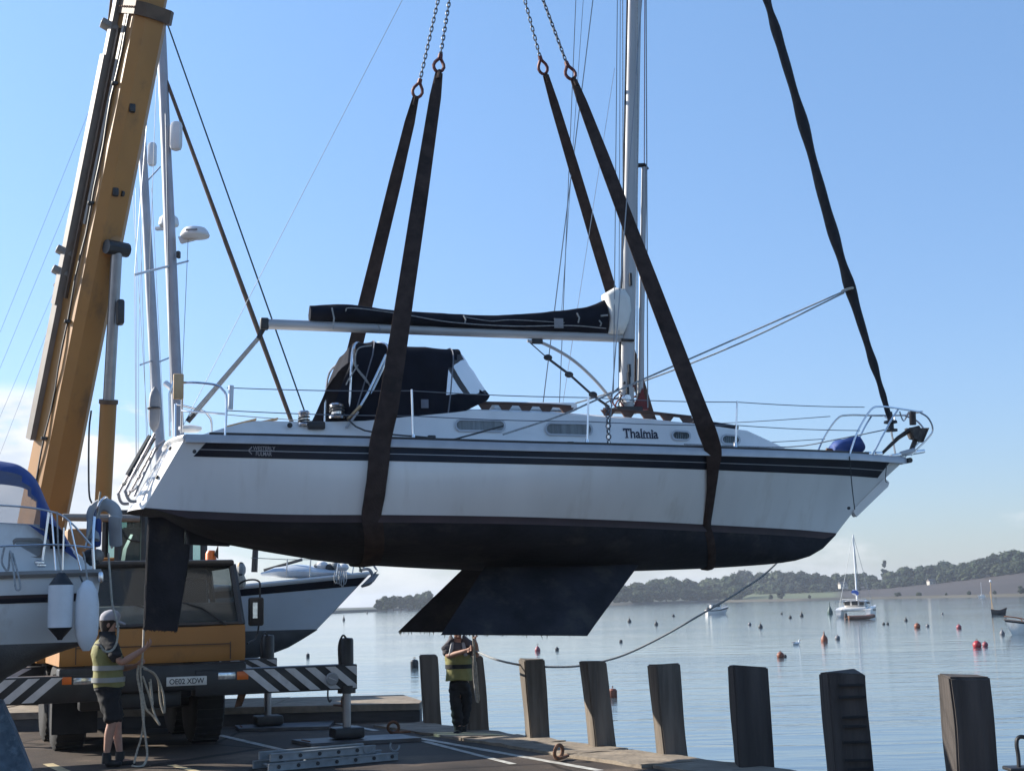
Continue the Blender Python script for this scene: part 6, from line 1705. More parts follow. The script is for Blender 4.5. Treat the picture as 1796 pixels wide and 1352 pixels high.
LBF = Frame(W(178, 1130, 14.3) * 1.0, R(197)); LBF = Frame((LBF.o.x, LBF.o.y, 0), R(197))
def left_boat():
    lb = empty('cabin_yacht', LBF.o, LBF.yaw, 'old white yacht with blue canvas hood and two white fenders, standing on its keel', 'sailing boat')
    P = lambda px, py, y=1.1: LBF.at(px, py, y)
    z0, zw = P(170, 1005).z, P(90, 1128).z
    xs = P(177, 1005).x
    S, Wl, sp = simple_hull(lb, xs, xs + 8.2, xs + .06, xs + 7.2, [(0, z0), (.3, z0 - .03), (.6, z0 + .08), (1, z0 + .5)], zw,
                [(0, .02), (.06, .15), (.16, .50), (.35, .72), (.6, .70), (.85, .4), (1, .02)], [(0, 1.02), (.1, 1.16), (.35, 1.36), (.6, 1.25), (.85, .6), (1, .03)],
                [(0, .72), (.12, .98), (.35, 1.2), (.6, 1.05), (.85, .4), (1, .02)], m_top='gelcoat_old', stripe=[(.28, .33, 'boot_red'), (.33, .40, 'navy')], rail='crane_grey')
    K = [P(-90, 1215, .25), P(2, 1232, .25), P(22, 1275, .25), P(40, 1320, .25), P(58, 1366, .25)]
    k0 = K[-1].copy(); k0.z = .0; k0.x -= .18; k1 = Vector((K[0].x + .6, .25, .0))
    MB().prism(K + [k0, k1], (0, -.5, 0)).build('keel', 'keel_blue', lb, auto=50)
    for sg in (-1, 1): MB().tube([(xs + 3.5, sg * 1.7, 0), (xs + 3.3, sg * 1.15, zw)], .06, 7).build('prop_leg', 'rusty', lb)
    # cabin sides and window
    rf = MB(); rings = []
    for px, py, w in ((166, 1000, .72), (150, 985, .78), (130, 968, .82), (112, 940, .86), (75, 920, .9), (0, 916, .92), (-120, 912, .92), (-260, 912, .86)):
        t = P(px, py, w); rings.append([Vector((t.x, w + .05, z0 - .05)), Vector((t.x, w, t.z)), Vector((t.x, 0, t.z + .05)), Vector((t.x, -w, t.z)), Vector((t.x, -w - .05, z0 - .05))])
    cab = MB().loft(rings).build('cabin', 'gelcoat_old', lb, auto=40)
    q = []
    for cx, cy, a0 in ((66, 972, 0), (30, 972, 90), (30, 952, 180), (66, 952, 270)):
        for k in range(5): a = R(a0 + 22.5 * k); q.append((cx + 9 * math.cos(a), cy + 9 * math.sin(a)))
    ow = [P(a, b, .93) for a, b in q]; iw = [P(49 + (a - 49) * .84, 962 + (b - 962) * .72, .935) for a, b in q]; n = len(q)
    MB().add(ow + iw, [(i, (i + 1) % n, n + (i + 1) % n, n + i) for i in range(n)]).build('window', 'crane_grey', cab, smooth=False)
    MB().add([p - Vector((0, .004, 0)) for p in iw], [tuple(range(n))]).build('pane', 'glass_port', cab, smooth=False)
    # blue hood
    TP = [(-220, 806), (-100, 800), (-40, 800), (0, 804), (30, 812), (58, 836), (76, 872), (92, 905), (112, 935), (128, 966)]
    BT = [(-220, 918), (-100, 918), (0, 918), (60, 922), (80, 928), (100, 945), (128, 972)]
    ns, nt_ = 60, 26; vs = []; prof = []
    for i in range(ns + 1):
        px = -220 + 348 * i / ns; ty, by = sinterp(px, TP), interp(px, BT)
        for j in range(nt_ + 1):
            s = 1 - 2 * j / nt_; a = abs(s); w = .96; yy = w * math.copysign(1, s) * (1 - (1 - a) ** 1.8); h = 1 - a ** 3.2
            t, b = P(px, ty, .62), P(px, by, w); z = b.z + (t.z - b.z) * h; vs.append(Vector((b.x, yy, z))); prof.append((px, by + (ty - by) * h, s))
    win = [(-200, 832), (-30, 826), (4, 827), (30, 836), (52, 862), (66, 890), (75, 918), (40, 912), (-200, 908)]
    def inside(x, y, poly):
        c = False
        for i in range(len(poly)):
            (x1, y1), (x2, y2) = poly[i], poly[i - 1]
            if (y1 > y) != (y2 > y) and x < (x2 - x1) * (y - y1) / (y2 - y1) + x1: c = not c
        return c
    cf, wf = [], []; n = nt_ + 1
    for i in range(ns):
        for j in range(nt_):
            f = (i * n + j, (i + 1) * n + j, (i + 1) * n + j + 1, i * n + j + 1); x = sum(prof[k][0] for k in f) / 4; y = sum(prof[k][1] for k in f) / 4
            (wf if inside(x, y, win) else cf).append(f)
    hood = MB().add(vs, cf).build('canvas_hood', 'canvas_blue', lb, auto=70); MB().add(vs, wf).build('hood_window', 'vinyl', hood, auto=70)
    MB().prism([P(82, 915, .99), P(110, 930, .99), P(116, 962, .99), P(88, 962, .99)], (0, -.02, 0)).build('hood_flap', 'canvas_navy', hood, smooth=False)
    MB().prism([P(48, 918, .985), P(110, 945, .985), P(140, 985, .985), P(70, 935, .985)], (0, -.02, 0)).build('hood_skirt', 'canvas_blue', hood, smooth=False)
    # rails
    tb = lambda nm, pts, r=.0125, m_='steel', sm=4: MB().tube(spline(pts, sm) if sm and len(pts) > 2 else pts, r, 7).build(nm, m_, lb)
    tb('stanchion', [P(74, 988, 1.05), P(86, 896, 1.05)], .013, sm=0); tb('stanchion', [P(98, 1003, 1.1), P(90, 896, 1.05)], .009, sm=0)
    tb('pushpit_rail', [P(-200, 882, 1.1), P(0, 886, 1.1), P(86, 896, 1.08), P(122, 914, 1.08), P(162, 958, 1.0)], .009, 'wire_pale')
    tb('pushpit_rail', [P(0, 958, 1.1), P(20, 957, 1.1), P(100, 955, 1.1), P(162, 960, 1.05)], .010)
    tb('pushpit_leg', [P(165, 1000, .95), P(163, 950, .95), P(166, 905, .9)], .015); tb('pushpit_leg', [P(142, 1000, 1.08), P(132, 960, 1.08), P(122, 914, 1.08)], .010)
    tb('pushpit_leg', [P(110, 1002, 1.1), P(112, 925, 1.1)], .009)
    tb('pushpit_top', [P(150, 960, .2), P(166, 905, .9), P(178, 878, .9), P(190, 880, .4), P(196, 960, -.3)], .013)
    for k in range(4): MB().ball(P(66 + 3 * k, 986 + (k % 2) * 5, 1.06), .026, 7, 5, (1.3, 1, .8)).build('rail_block', 'steel', lb)
    # horseshoe lifebuoy on the pushpit with blue holder
    hs = MB(); pts = []
    for k in range(17):
        a = R(200 - 220 * k / 16); pts.append(P(183 + 20 * math.cos(a), 905 - 20 * math.sin(a), .78))
    pts = [P(163, 948, .9)] + pts + [P(203, 955, .66)]
    hs.tube(spline(pts, 2), .062, 10, sq=.75).build('horseshoe_lifebuoy', 'lifebuoy_grey', lb)
    MB().bbox(P(170, 934, .84), (.08, .1, .27), .03).build('buoy_holder', 'canvas_blue', lb)
    MB().tube([P(176, 862, .85), P(170, 905, .86), P(150, 948, .95)], .010, 5).build('buoy_line', 'rope', lb)
    # fenders with black ends, hung from the rail
    for px, y0, y1, r, dark in ((105, 1004, 1122, .108, 1), (151, 1016, 1141, .105, 0)):
        t, b = P(px, y0, 1.32), P(px, y1, 1.32); h = t.z - b.z; f = empty('fender', LBF.w(b), LBF.yaw, ['plain white fender hanging nearest the stern of the old yacht', 'white fender with black pointed ends hanging on the old yacht'][dark], 'fender', 'fenders on the old white yacht')
        if dark:
            MB().lathe((0, 0, 0), [(r, h * .185), (r * 1.02, h * .3), (r * 1.02, h * .7), (r, h * .815)], 20).build('body', 'fender_white', f)
            MB().lathe((0, 0, 0), [(0, -.0), (.02, 0), (.03, .02), (r, h * .185)], 20).build('end_cap', 'black_plastic', f); MB().lathe((0, 0, 0), [(r, h * .815), (r * .6, h * .92), (.03, h), (0, h)], 20).build('end_cap', 'black_plastic', f)
        else:
            MB().lathe((0, 0, 0), [(0, 0), (.03, .0), (r * .6, .05), (r * .95, .14), (r, .25), (r, h - .22), (r * .85, h - .1), (r * .4, h - .02), (0, h)], 20).build('body', 'fender_white', f)
        rope_obj('lanyard', [(0, 0, h - .02), (.03, .0, h + .2), (0.05, 0, h + (.55 if dark else .25))], .008, 'rope_grey', f, 5, 3)
    # ropes: grey loop on the rail, dock line
    rope_obj('rail_loop', [P(8, 958, 1.2), P(3, 985, 1.22), P(14, 1000, 1.24), P(18, 966, 1.2), P(24, 1000, 1.3), P(28, 1032, 1.35), P(36, 1030, 1.35), P(30, 1000, 1.3), P(22, 970, 1.2)], .010, 'rope_grey', lb, 5, 4)
    rope_obj('hanging_line', [P(190, 970, .75), P(193, 1010, .8), P(197, 1060, .85), P(204, 1085, .9), P(207, 1105, .9), P(204, 1128, .9), P(196, 1140, .9), P(184, 1142, .95), P(176, 1132, 1.0)], .011, 'rope', lb, 6, 5)
    rope_obj('hanging_line', [P(140, 1010, 1.12), P(150, 1030, 1.2), P(166, 1042, 1.15)], .009, 'rope_dark', lb, 5, 4)
    MB().bbox(P(176, 1012, 1.02), (.05, .3, .10), .02).build('stern_fairlead', 'steel', lb)
    for k in range(3): MB().ball(P(158 + 6 * k, 975 + 5 * (k % 2), .7), .07, 8, 6).build('cockpit_gear', ['black_plastic', 'rope_dark', 'crane_grey'][k], lb)
left_boat()

# ------------------------------------------------------------------ people
def skin_mesh(V, E, root, levels=2):
    names = list(V); me = bpy.data.meshes.new('sk'); me.from_pydata([tuple(V[k][0]) for k in names], [(names.index(a), names.index(b)) for a, b in E], [])
    o = bpy.data.objects.new('sk', me); col.objects.link(o)
    md = o.modifiers.new('Skin', 'SKIN'); md.use_smooth_shade = True
    md.branch_smoothing = 0.6
    for i, k in enumerate(names):
        s = me.skin_vertices[0].data[i]; r = V[k][1]; s.radius = r if isinstance(r, tuple) else (r, r); s.use_root = (k == root)
    sb = o.modifiers.new('Sub', 'SUBSURF'); sb.levels = levels; sb.render_levels = levels
    dg = bpy.context.evaluated_depsgraph_get(); dg.update()
    out = bpy.data.meshes.new_from_object(o.evaluated_get(dg)); bpy.data.objects.remove(o)
    for p in out.polygons: p.use_smooth = True
    return out
def crumple(me, amp, f=11.0):
    ns = [v.normal.copy() for v in me.vertices]
    for v, n_ in zip(me.vertices, ns):
        q = v.co * f; q.z *= 1.9
        v.co += n_ * amp * (noise.noise(q) + .5 * abs(noise.noise(q * 2.1 + Vector((5, 0, 0)))))
def skin_obj(name, V, E, root, m_, parent, levels=2):
    me = skin_mesh(V, E, root, levels + (1 if m_ != 'skin' else 0)); me.name = name
    if m_ != 'skin' and m_ != 'boot': crumple(me, .022)
    me.materials.clear(); me.materials.append(MATS[m_]); return link(name, me, parent)
def chain_edges(*chains): return [(a, b) for c in chains for a, b in zip(c, c[1:])]
def hand(V, E, pref, wrist, d, curl, side):
    # palm, four fingers and a thumb, growing from the wrist along d, curling towards 'curl'
    d = d.normalized(); c = (curl - d * curl.dot(d)).normalized(); s = d.cross(c).normalized() * side
    V[pref + 'palm'] = (wrist + d * .055, (.030, .022)); E.append((pref + 'wrist', pref + 'palm'))
    for i, (off, ln) in enumerate(((-.028, .070), (-.009, .080), (.010, .076), (.028, .060))):
        b = wrist + d * .085 + s * off
        V[pref + 'f%da' % i] = (b, .0105); V[pref + 'f%db' % i] = (b + d * ln * .42 + c * ln * .22, .0095); V[pref + 'f%dc' % i] = (b + d * ln * .48 + c * ln * .72, .0085)
        E += [(pref + 'palm', pref + 'f%da' % i), (pref + 'f%da' % i, pref + 'f%db' % i), (pref + 'f%db' % i, pref + 'f%dc' % i)]
    t = wrist + d * .035 - s * .032
    V[pref + 't0'] = (t, .012); V[pref + 't1'] = (t + d * .035 - s * .012 + c * .018, .0105); V[pref + 't2'] = (t + d * .055 + c * .042, .009)
    E += [(pref + 'palm', pref + 't0'), (pref + 't0', pref + 't1'), (pref + 't1', pref + 't2')]
def torso(name, rings, m_, parent, n=36):
    C = [Vector(c) for c, a, b in rings]; m = len(rings); rr = []
    K = 5 * (m - 1)
    for i in range(K + 1):
        t = i / 5; k = min(int(t), m - 2); f = t - k; f = f * f * (3 - 2 * f) * .5 + f * .5
        c = C[k].lerp(C[k + 1], f); a = rings[k][1] + (rings[k + 1][1] - rings[k][1]) * f; b = rings[k][2] + (rings[k + 1][2] - rings[k][2]) * f
        ring = []
        for j in range(n):
            an = 2 * math.pi * j / n; q = Vector((math.cos(an) * 1.6, math.sin(an) * 1.6, c.z * 9 + math.cos(an * 2) * .6))
            s = 1 + .055 * noise.noise(q) + .05 * abs(noise.noise(q * 1.9 + Vector((3, 1, 7)))); ring.append(c + Vector((math.cos(an) * a * s, math.sin(an) * b * s, .010 * math.sin(3 * an + i) * (i in (0, K)))))
        rr.append(ring)
    return MB().loft(rr).build(name, m_, parent, auto=80)
def face(head, fwd, parent, r=.1, s=1.0):
    fwd = fwd.normalized(); up = Vector((0, 0, 1)); up = (up - fwd * up.dot(fwd)).normalized(); sd = fwd.cross(up)
    for k in (-1, 1):
        e = head + fwd * r * .86 + sd * .033 * k * s + up * .004
        MB().ball(e, .013 * s, 8, 6).build('eye', 'sailcloth', parent); MB().ball(e + fwd * .009, .007 * s, 6, 5).build('pupil', 'hair', parent)
        MB().ball(head + sd * .082 * k * s - fwd * .005 - up * .01, .03 * s, 8, 6, (.75, .5, 1.1)).build('ear', 'skin', parent)
    MB().tube([head + fwd * r * .92 + up * .005, head + fwd * (r * 1.22) - up * .038, head + fwd * r * .95 - up * .045], [.010, .016, .010], 6).build('nose', 'skin', parent)
    MB().tube([head + fwd * r * .86 - up * .068 + sd * .025, head + fwd * r * .94 - up * .066, head + fwd * r * .86 - up * .068 - sd * .025], .006, 5).build('mouth', 'shackle_red', parent)

def left_man():
    g = G(203, 1343); fr = Frame((g.x, g.y, 0), 0)
    o = empty('person', fr.o, 0, 'person in grey cap, yellow hi-vis vest and black shorts holding ropes by the rudder', 'person')
    p = lambda px, py, y=0.0: fr.at(px, py, y)
    V, E = {}, []
    V['pelvis'] = (p(190, 1200), (.10, .12)); V['waist'] = (p(189, 1172), (.10, .125)); V['chest'] = (p(187, 1143), (.125, .16)); V['neckb'] = (p(187, 1120), (.075, .09)); V['neck'] = (p(190, 1110), .056); V['skull'] = (p(194, 1095), (.085, .082)); V['crown'] = (p(193, 1080), (.075, .075)); V['chin'] = (p(202, 1104), (.04, .045))
    E += chain_edges(['pelvis', 'waist', 'chest', 'neckb', 'neck', 'skull', 'crown']) + [('skull', 'chin')]
    for s, pf, el, wr, hd in ((-1, 'r', (212, 1163), (252, 1138), (264, 1129)), (1, 'l', (213, 1172), (236, 1168), (246, 1163))):
        V[pf + 'sh'] = (p(190, 1126, s * .17), .062); V[pf + 'el'] = (p(*el, s * .24), .046); V[pf + 'fm'] = (p((el[0] * .6 + wr[0] * .4), (el[1] * .6 + wr[1] * .4), s * .21), .043); V[pf + 'wrist'] = (p(*wr, s * .13), .029)
        E += chain_edges(['neckb', pf + 'sh', pf + 'el', pf + 'fm', pf + 'wrist'])
        d = p(*hd, s * .10) - V[pf + 'wrist'][0]; hand(V, E, pf, V[pf + 'wrist'][0], d, Vector((.2, -s * .3, .9)) if pf == 'r' else Vector((.6, 0, .5)), s)
    for s, pf, kn, an, toe in ((-1, 'r', (197, 1266), (187, 1322), (212, 1340)), (1, 'l', (205, 1262), (210, 1320), (237, 1338))):
        V[pf + 'hip'] = (p(189, 1212, s * .085), .085); V[pf + 'kn'] = (p(*kn, s * .10), .060); V[pf + 'calf'] = (p((kn[0] * .65 + an[0] * .35) - 2, (kn[1] * .65 + an[1] * .35), s * .10), .060); V[pf + 'an'] = (p(*an, s * .10), .038); V[pf + 'heel'] = (p(an[0] + 1, an[1] + 13, s * .10), .036); V[pf + 'toe'] = (p(*toe, s * .11), (.034, .028))
        E += chain_edges(['pelvis', pf + 'hip', pf + 'kn', pf + 'calf', pf + 'an', pf + 'heel', pf + 'toe'])
    body = skin_obj('body', V, E, 'pelvis', 'skin', o)
    face(p(196, 1094), Vector((.92, -.12, -.42)), body, .092)
    # clothes
    torso('tshirt', [(p(190, 1208), .160, .205), (p(190, 1190), .155, .205), (p(189, 1165), .15, .20), (p(187, 1143), .155, .21), (p(187, 1129), .135, .205), (p(188, 1119), .075, .10), (p(189, 1112), .062, .068)], 'tshirt_black', o)
    for s, pf, el in ((-1, 'r', (210, 1160)), (1, 'l', (211, 1168))):
        skin_obj('sleeve', {'n': (p(188, 1121, s * .09), .075), 'a': (p(189, 1124, s * .165), .092), 'b': (p(200, 1143, s * .215), .082), 'c': (p(el[0] - 2, el[1] - 3, s * .24), .076)}, chain_edges('nabc'), 'a', 'tshirt_black', o)
    v = torso('hivis_vest', [(p(191, 1203), .170, .215), (p(190, 1190), .172, .218), (p(189, 1170), .158, .208), (p(187, 1146), .170, .222), (p(186, 1131), .145, .20), (p(186, 1121), .10, .135)], 'hivis', o)
    for y, a, b in ((1191, .188, .236), (1170, .174, .226)):
        c = p(190, y); mb = MB(); rings = []
        for dz in (-.028, .028): rings.append([c + Vector((math.cos(2 * math.pi * k / 20) * a, math.sin(2 * math.pi * k / 20) * b, dz)) for k in range(20)])
        mb.loft(rings, cap=False).build('reflective_band', 'hivis_band', v)
    for s in (-1, 1):
        MB().tube([p(172, 1160, s * .13), p(170, 1135, s * .13), p(178, 1119, s * .13), p(196, 1122, s * .13), p(206, 1140, s * .12)], .02, 5, sq=1.4).build('reflective_band', 'hivis_band', v)
    skin_obj('shorts', {'w': (p(190, 1188), (.165, .205)), 'c': (p(190, 1208), (.15, .17)), 'a': (p(190, 1225, -.10), .125), 'b': (p(197, 1258, -.11), .098), 'd': (p(192, 1225, .10), .125), 'e': (p(204, 1256, .11), .098), 'a2': (p(198, 1268, -.11), .094), 'e2': (p(205, 1266, .11), .094)}, [('w', 'c'), ('c', 'a'), ('a', 'b'), ('b', 'a2'), ('c', 'd'), ('d', 'e'), ('e', 'e2')], 'w', 'trousers_black', o)
    for s, an, toe in ((-1, (187, 1322), (214, 1339)), (1, (210, 1320), (239, 1337))):
        skin_obj('shoe', {'h': (p(an[0] - 3, 1338, s * .10), (.042, .046)), 'm': (p((an[0] + toe[0]) / 2, 1338, s * .105), (.046, .042)), 't': (p(*toe, s * .11), (.044, .032))}, chain_edges('hmt'), 'h', 'boot', o)
        MB().tube([p(an[0], 1338, s * .10), p(an[0] + .5, an[1] - 3, s * .10)], [.056, .050], 10).build('sock', 'boot', o)
    cap = MB(); c = p(193, 1084); rings = []
    for h, r_ in ((-.02, .108), (.02, .110), (.055, .098), (.085, .066), (.10, .02)): rings.append([c + Vector((math.cos(2 * math.pi * k / 18) * r_ * 1.08 + h * .12, math.sin(2 * math.pi * k / 18) * r_, h)) for k in range(18)])
    cap.loft(rings); cap.prism([c + Vector((.06, -.075, -.02)), c + Vector((.17, -.055, -.075)), c + Vector((.185, 0, -.08)), c + Vector((.17, .055, -.075)), c + Vector((.06, .075, -.02))], (0, 0, .012)); cap.build('cap', 'cap_grey', o)
    torso('hair', [(p(186, 1108), .05, .07), (p(188, 1098), .082, .088), (p(190, 1088), .10, .10)], 'hair', o, 14)
    # ropes in his hands
    w = lambda a, b, y=0.0: fr.w(fr.at(a, b, y))
    rp = empty('held_rope', w(247, 1165, -.0), 0, 'tan rope held by the capped person, running up to the rudder and trailing down', 'rope')
    base = rp.location
    R_ = lambda pts, r=.012: rope_obj('strand', [Vector(q) - Vector(base) for q in pts], r, 'rope', rp, 6, 5)
    R_([w(252, 1104, .2), w(251, 1135, .0), w(249, 1162, -.02), w(246, 1175, -.02), w(249, 1210, -.02), w(252, 1255, -.02), w(248, 1290, -.02), w(240, 1318, -.02), w(235, 1338, -.05)])
    R_([w(243, 1166, -.03), w(241, 1185, -.04), w(247, 1220, -.04), w(251, 1262, -.04), w(256, 1300, -.04), w(258, 1325, -.04), w(252, 1341, -.1), w(240, 1344, -.15), w(232, 1342, -.1)], .014)
    R_([w(250, 1185, 0), w(262, 1220, .05), w(272, 1255, .05), w(280, 1270, .05), w(268, 1255, .1), w(256, 1242, .05), w(250, 1215, .02)], .013)
    R_([w(262, 1195, .1), w(268, 1235, .1), w(264, 1190, .12)], .012)
    R_([w(232, 1344, -.1), w(236, 1350, -.1), w(252, 1348, -.15), w(270, 1346, -.1), w(262, 1343, 0)], .012)
    R_([w(249, 1168, .0), w(262, 1176, .1), w(277, 1192, .2), w(281, 1230, .25), w(288, 1250, .25), w(286, 1215, .25), w(272, 1182, .15), w(252, 1172, .0)], .012)
left_man()

def right_man():
    g = G(806, 1288); fr = Frame((g.x, g.y, 0), 0)
    o = empty('person', fr.o, 0, 'person in dark trousers and yellow-green vest under the keel, gathering ropes', 'person')
    p = lambda px, py, y=0.0: fr.at(px, py, y)
    V, E = {}, []
    V['pelvis'] = (p(806, 1190), (.14, .12)); V['waist'] = (p(804, 1168), (.13, .11)); V['chest'] = (p(803, 1143), (.15, .12)); V['neckb'] = (p(803, 1126), (.08, .07)); V['neck'] = (p(803, 1118, -.03), .052); V['skull'] = (p(803, 1106, -.06), (.08, .085)); V['crown'] = (p(803, 1094, -.04), (.075, .075)); V['chin'] = (p(803, 1114, -.12), (.04, .04))
    E += chain_edges(['pelvis', 'waist', 'chest', 'neckb', 'neck', 'skull', 'crown']) + [('skull', 'chin')]
    for s, pf, shp, el, wr, hd in ((-1, 'r', (785, 1130), (785, 1151), (816, 1141), (827, 1137)), (1, 'l', (821, 1128), (836, 1150), (835, 1129), (832, 1119))):
        V[pf + 'sh'] = (p(*shp), .058); V[pf + 'el'] = (p(*el, -.10), .043); V[pf + 'wrist'] = (p(*wr, -.26), .028)
        V[pf + 'fm'] = ((V[pf + 'el'][0] * .6 + V[pf + 'wrist'][0] * .4), .041)
        E += chain_edges(['neckb', pf + 'sh', pf + 'el', pf + 'fm', pf + 'wrist']); hand(V, E, pf, V[pf + 'wrist'][0], p(*hd, -.30) - V[pf + 'wrist'][0], Vector((.3, -.5, .3)), s)
    for s, pf, hip, kn, an, toe in ((-1, 'r', (798, 1196), (801, 1236), (804, 1274), (800, 1288)), (1, 'l', (815, 1196), (815, 1234), (811, 1274), (812, 1288))):
        y = 0 if s < 0 else .10
        V[pf + 'hip'] = (p(*hip), .09); V[pf + 'kn'] = (p(*kn, -.04 + y), .06); V[pf + 'an'] = (p(*an, y), .042); V[pf + 'heel'] = (p(an[0], an[1] + 9, y), .036); V[pf + 'toe'] = (p(*toe, -.16 + y), (.036, .028))
        E += chain_edges(['pelvis', pf + 'hip', pf + 'kn', pf + 'an', pf + 'heel', pf + 'toe'])
    body = skin_obj('body', V, E, 'pelvis', 'skin', o); face(p(803, 1106, -.06), Vector((.1, -.9, -.4)), body, .088)
    torso('tshirt', [(p(806, 1186), .165, .135), (p(805, 1172), .155, .13), (p(804, 1150), .18, .14), (p(803, 1136), .195, .135), (p(803, 1127), .16, .10), (p(803, 1120), .075, .07)], 'tshirt_grey', o)
    for s, shp, el in ((-1, (785, 1129), (784, 1149)), (1, (822, 1128), (836, 1148))):
        skin_obj('sleeve', {'n': (p(803 + s * 9, 1124), .07), 'a': (p(shp[0] - s * 2, shp[1] - 1), .090), 'b': (p((shp[0] + el[0]) / 2, (shp[1] + el[1]) / 2, -.05), .074), 'c': (p(*el, -.09), .070)}, chain_edges('nabc'), 'a', 'tshirt_grey', o)
    v = torso('hivis_vest', [(p(805, 1192), .185, .155), (p(805, 1180), .178, .15), (p(804, 1168), .17, .145), (p(804, 1158), .178, .148), (p(803, 1147), .186, .145)], 'hivis', o)
    c = p(804, 1168); MB().loft([[c + Vector((math.cos(2 * math.pi * k / 20) * .182, math.sin(2 * math.pi * k / 20) * .157, dz)) for k in range(20)] for dz in (-.028, .028)], cap=False).build('reflective_band', 'tshirt_black', v)
    for s in (-1, 1): MB().tube([p(803 + s * 14, 1150, -.15), p(803 + s * 11, 1136, -.14), p(803 + s * 9, 1126, -.08)], .016, 5, sq=1.6).build('vest_strap', 'lifebuoy_grey', v)
    skin_obj('trousers', {'w': (p(806, 1184), (.17, .14)), 'c': (p(806, 1196), (.155, .13)), 'a': (p(798, 1212), .112), 'b': (p(800, 1236, -.04), .092), 'b2': (p(803, 1274), .074), 'd': (p(815, 1212), .112), 'e': (p(817, 1235, .06), .092), 'e2': (p(811, 1274, .10), .074)}, [('w', 'c'), ('c', 'a'), ('a', 'b'), ('b', 'b2'), ('c', 'd'), ('d', 'e'), ('e', 'e2')], 'w', 'trousers_black', o)
    for y, an, toe in ((0, 804, 800), (.10, 811, 813)):
        skin_obj('boot', {'h': (p(an, 1284, y + .03), (.05, .045)), 'm': (p((an + toe) / 2, 1285, y - .07), (.05, .042)), 't': (p(toe, 1286, y - .17), (.048, .034))}, chain_edges('hmt'), 'h', 'boot', o)
        MB().tube([p(an, 1284, y + .02), p(an, 1272, y + .01)], [.058, .062], 10).build('boot_shaft', 'boot', o)
    torso('hair', [(p(803, 1104, -.03), .09, .085), (p(803, 1096, -.03), .092, .09), (p(803, 1088, -.03), .06, .06)], 'hair', o, 14)
    w = lambda a, b, y=0.0: fr.w(fr.at(a, b, y))
    rp = empty('rope_bundle', w(832, 1130, -.3), 0, 'bundle of thin pale ropes hanging from the hands of the person under the keel', 'rope')
    base = Vector(rp.location); r = random.Random(6)
    for k in range(7):
        a = r.uniform(-3, 3); rope_obj('strand', [w(830 + a * .5, 1112, -.33) - base, w(832 + a * .5, 1140, -.33) - base, w(833 + a, 1180, -.28) - base, w(836 + a, 1205 + 4 * k, -.24) - base, w(839 + a, 1222 + r.uniform(-4, 8), -.22) - base, w(837 + a, 1205, -.25) - base, w(834 + a * .6, 1160, -.31) - base], .009, ['rope', 'rope_grey'][k % 2], rp, 5, 5)
    tl = [w(836, 1142, -.3), W(870, 1156, 18.9), W(915, 1166, 19.0), W(960, 1169, 19.1), W(1010, 1168, 19.2), W(1055, 1160, 19.3), W(1100, 1146, 19.4), W(1160, 1117, 19.5), W(1230, 1077, 19.6), W(1300, 1035, 19.7), W(1362, 987, 19.8), W(1480, 850, 20.0)]
    tr = empty('tag_line', tl[0], 0, 'long slack rope sagging from the hands under the keel up to the bow', 'rope')
    rope_obj('line', [q - tl[0] for q in tl], .014, 'rope_grey', tr, 6, 6)
right_man()

# ------------------------------------------------------------------ ladder lying on the ground
def ladder():
    A, Bq = G(470, 1353), G(697, 1332); d = (Bq - A); ln = d.length; d.normalize(); yaw = math.atan2(d.y, d.x)
    o = empty('extension_ladder', A, yaw, 'aluminium extension ladder lying flat on the asphalt in the foreground', 'ladder')
    for s, (x0, x1, z) in enumerate(((0.0, ln, .0), (.04, ln * .83, .10))):
        wd = .40 - .07 * s
        for y in (0.0 + .035 * s, wd):
            MB().box(((x0 + x1) / 2, y, z + .045), (x1 - x0, .028, .085)).build('side_rail', 'alu_ladder', o, smooth=False)
            MB().box(((x0 + x1) / 2, y - .016, z + .080), (x1 - x0, .03, .012)).build('rail_lip', 'alu_ladder', o, smooth=False)
        k = 0.12
        while k < x1 - x0 - .05:
            MB().tube([(x0 + k, .035 * s, z + .045), (x0 + k, wd, z + .045)], .016, 8).build('rung', 'alu_ladder', o)
            MB().lathe((x0 + k, .035 * s - .018, z + .045), [(0, 0), (.022, 0), (.022, .008), (0, .008)], 8, Vector((0, -1, 0))).build('rung_end', 'black_plastic', o)
            k += .235
    for x in (ln * .77, ln - .02): MB().torus((x, .02, .16), .06, .012, (0, 1, 0), 12, 5, arc=.6).build('ladder_hook', 'alu_ladder', o)
ladder()

# tubular hoop at the edge of the quay, bottom right
def hoop():
    c = W(1790, 1352, 11.2); o = empty('ladder_hoop', c, 0, 'dark tubular handrail hoop at the right edge above the water', 'handrail')
    q = lambda px, py, y=11.2: W(px, py, y) - c
    for dy in (0, .45): MB().tube(spline([q(1786, 1480, 11.2 + dy), q(1787, 1345, 11.2 + dy), q(1783, 1305, 11.2 + dy), q(1786, 1293, 11.2 + dy), q(1796, 1292, 11.2 + dy), q(1812, 1300, 11.2 + dy), q(1830, 1480, 11.2 + dy)], 5), .016, 7).build('rail_tube', 'black_paint', o)
    MB().bbox(q(1790, 1347), (.22, .2, .03), .01).build('step_plate', 'black_paint', o)
    MB().tube([q(1789, 1345), q(1789, 1345, 11.65)], .014, 6).build('cross_bar', 'black_paint', o)
hoop()

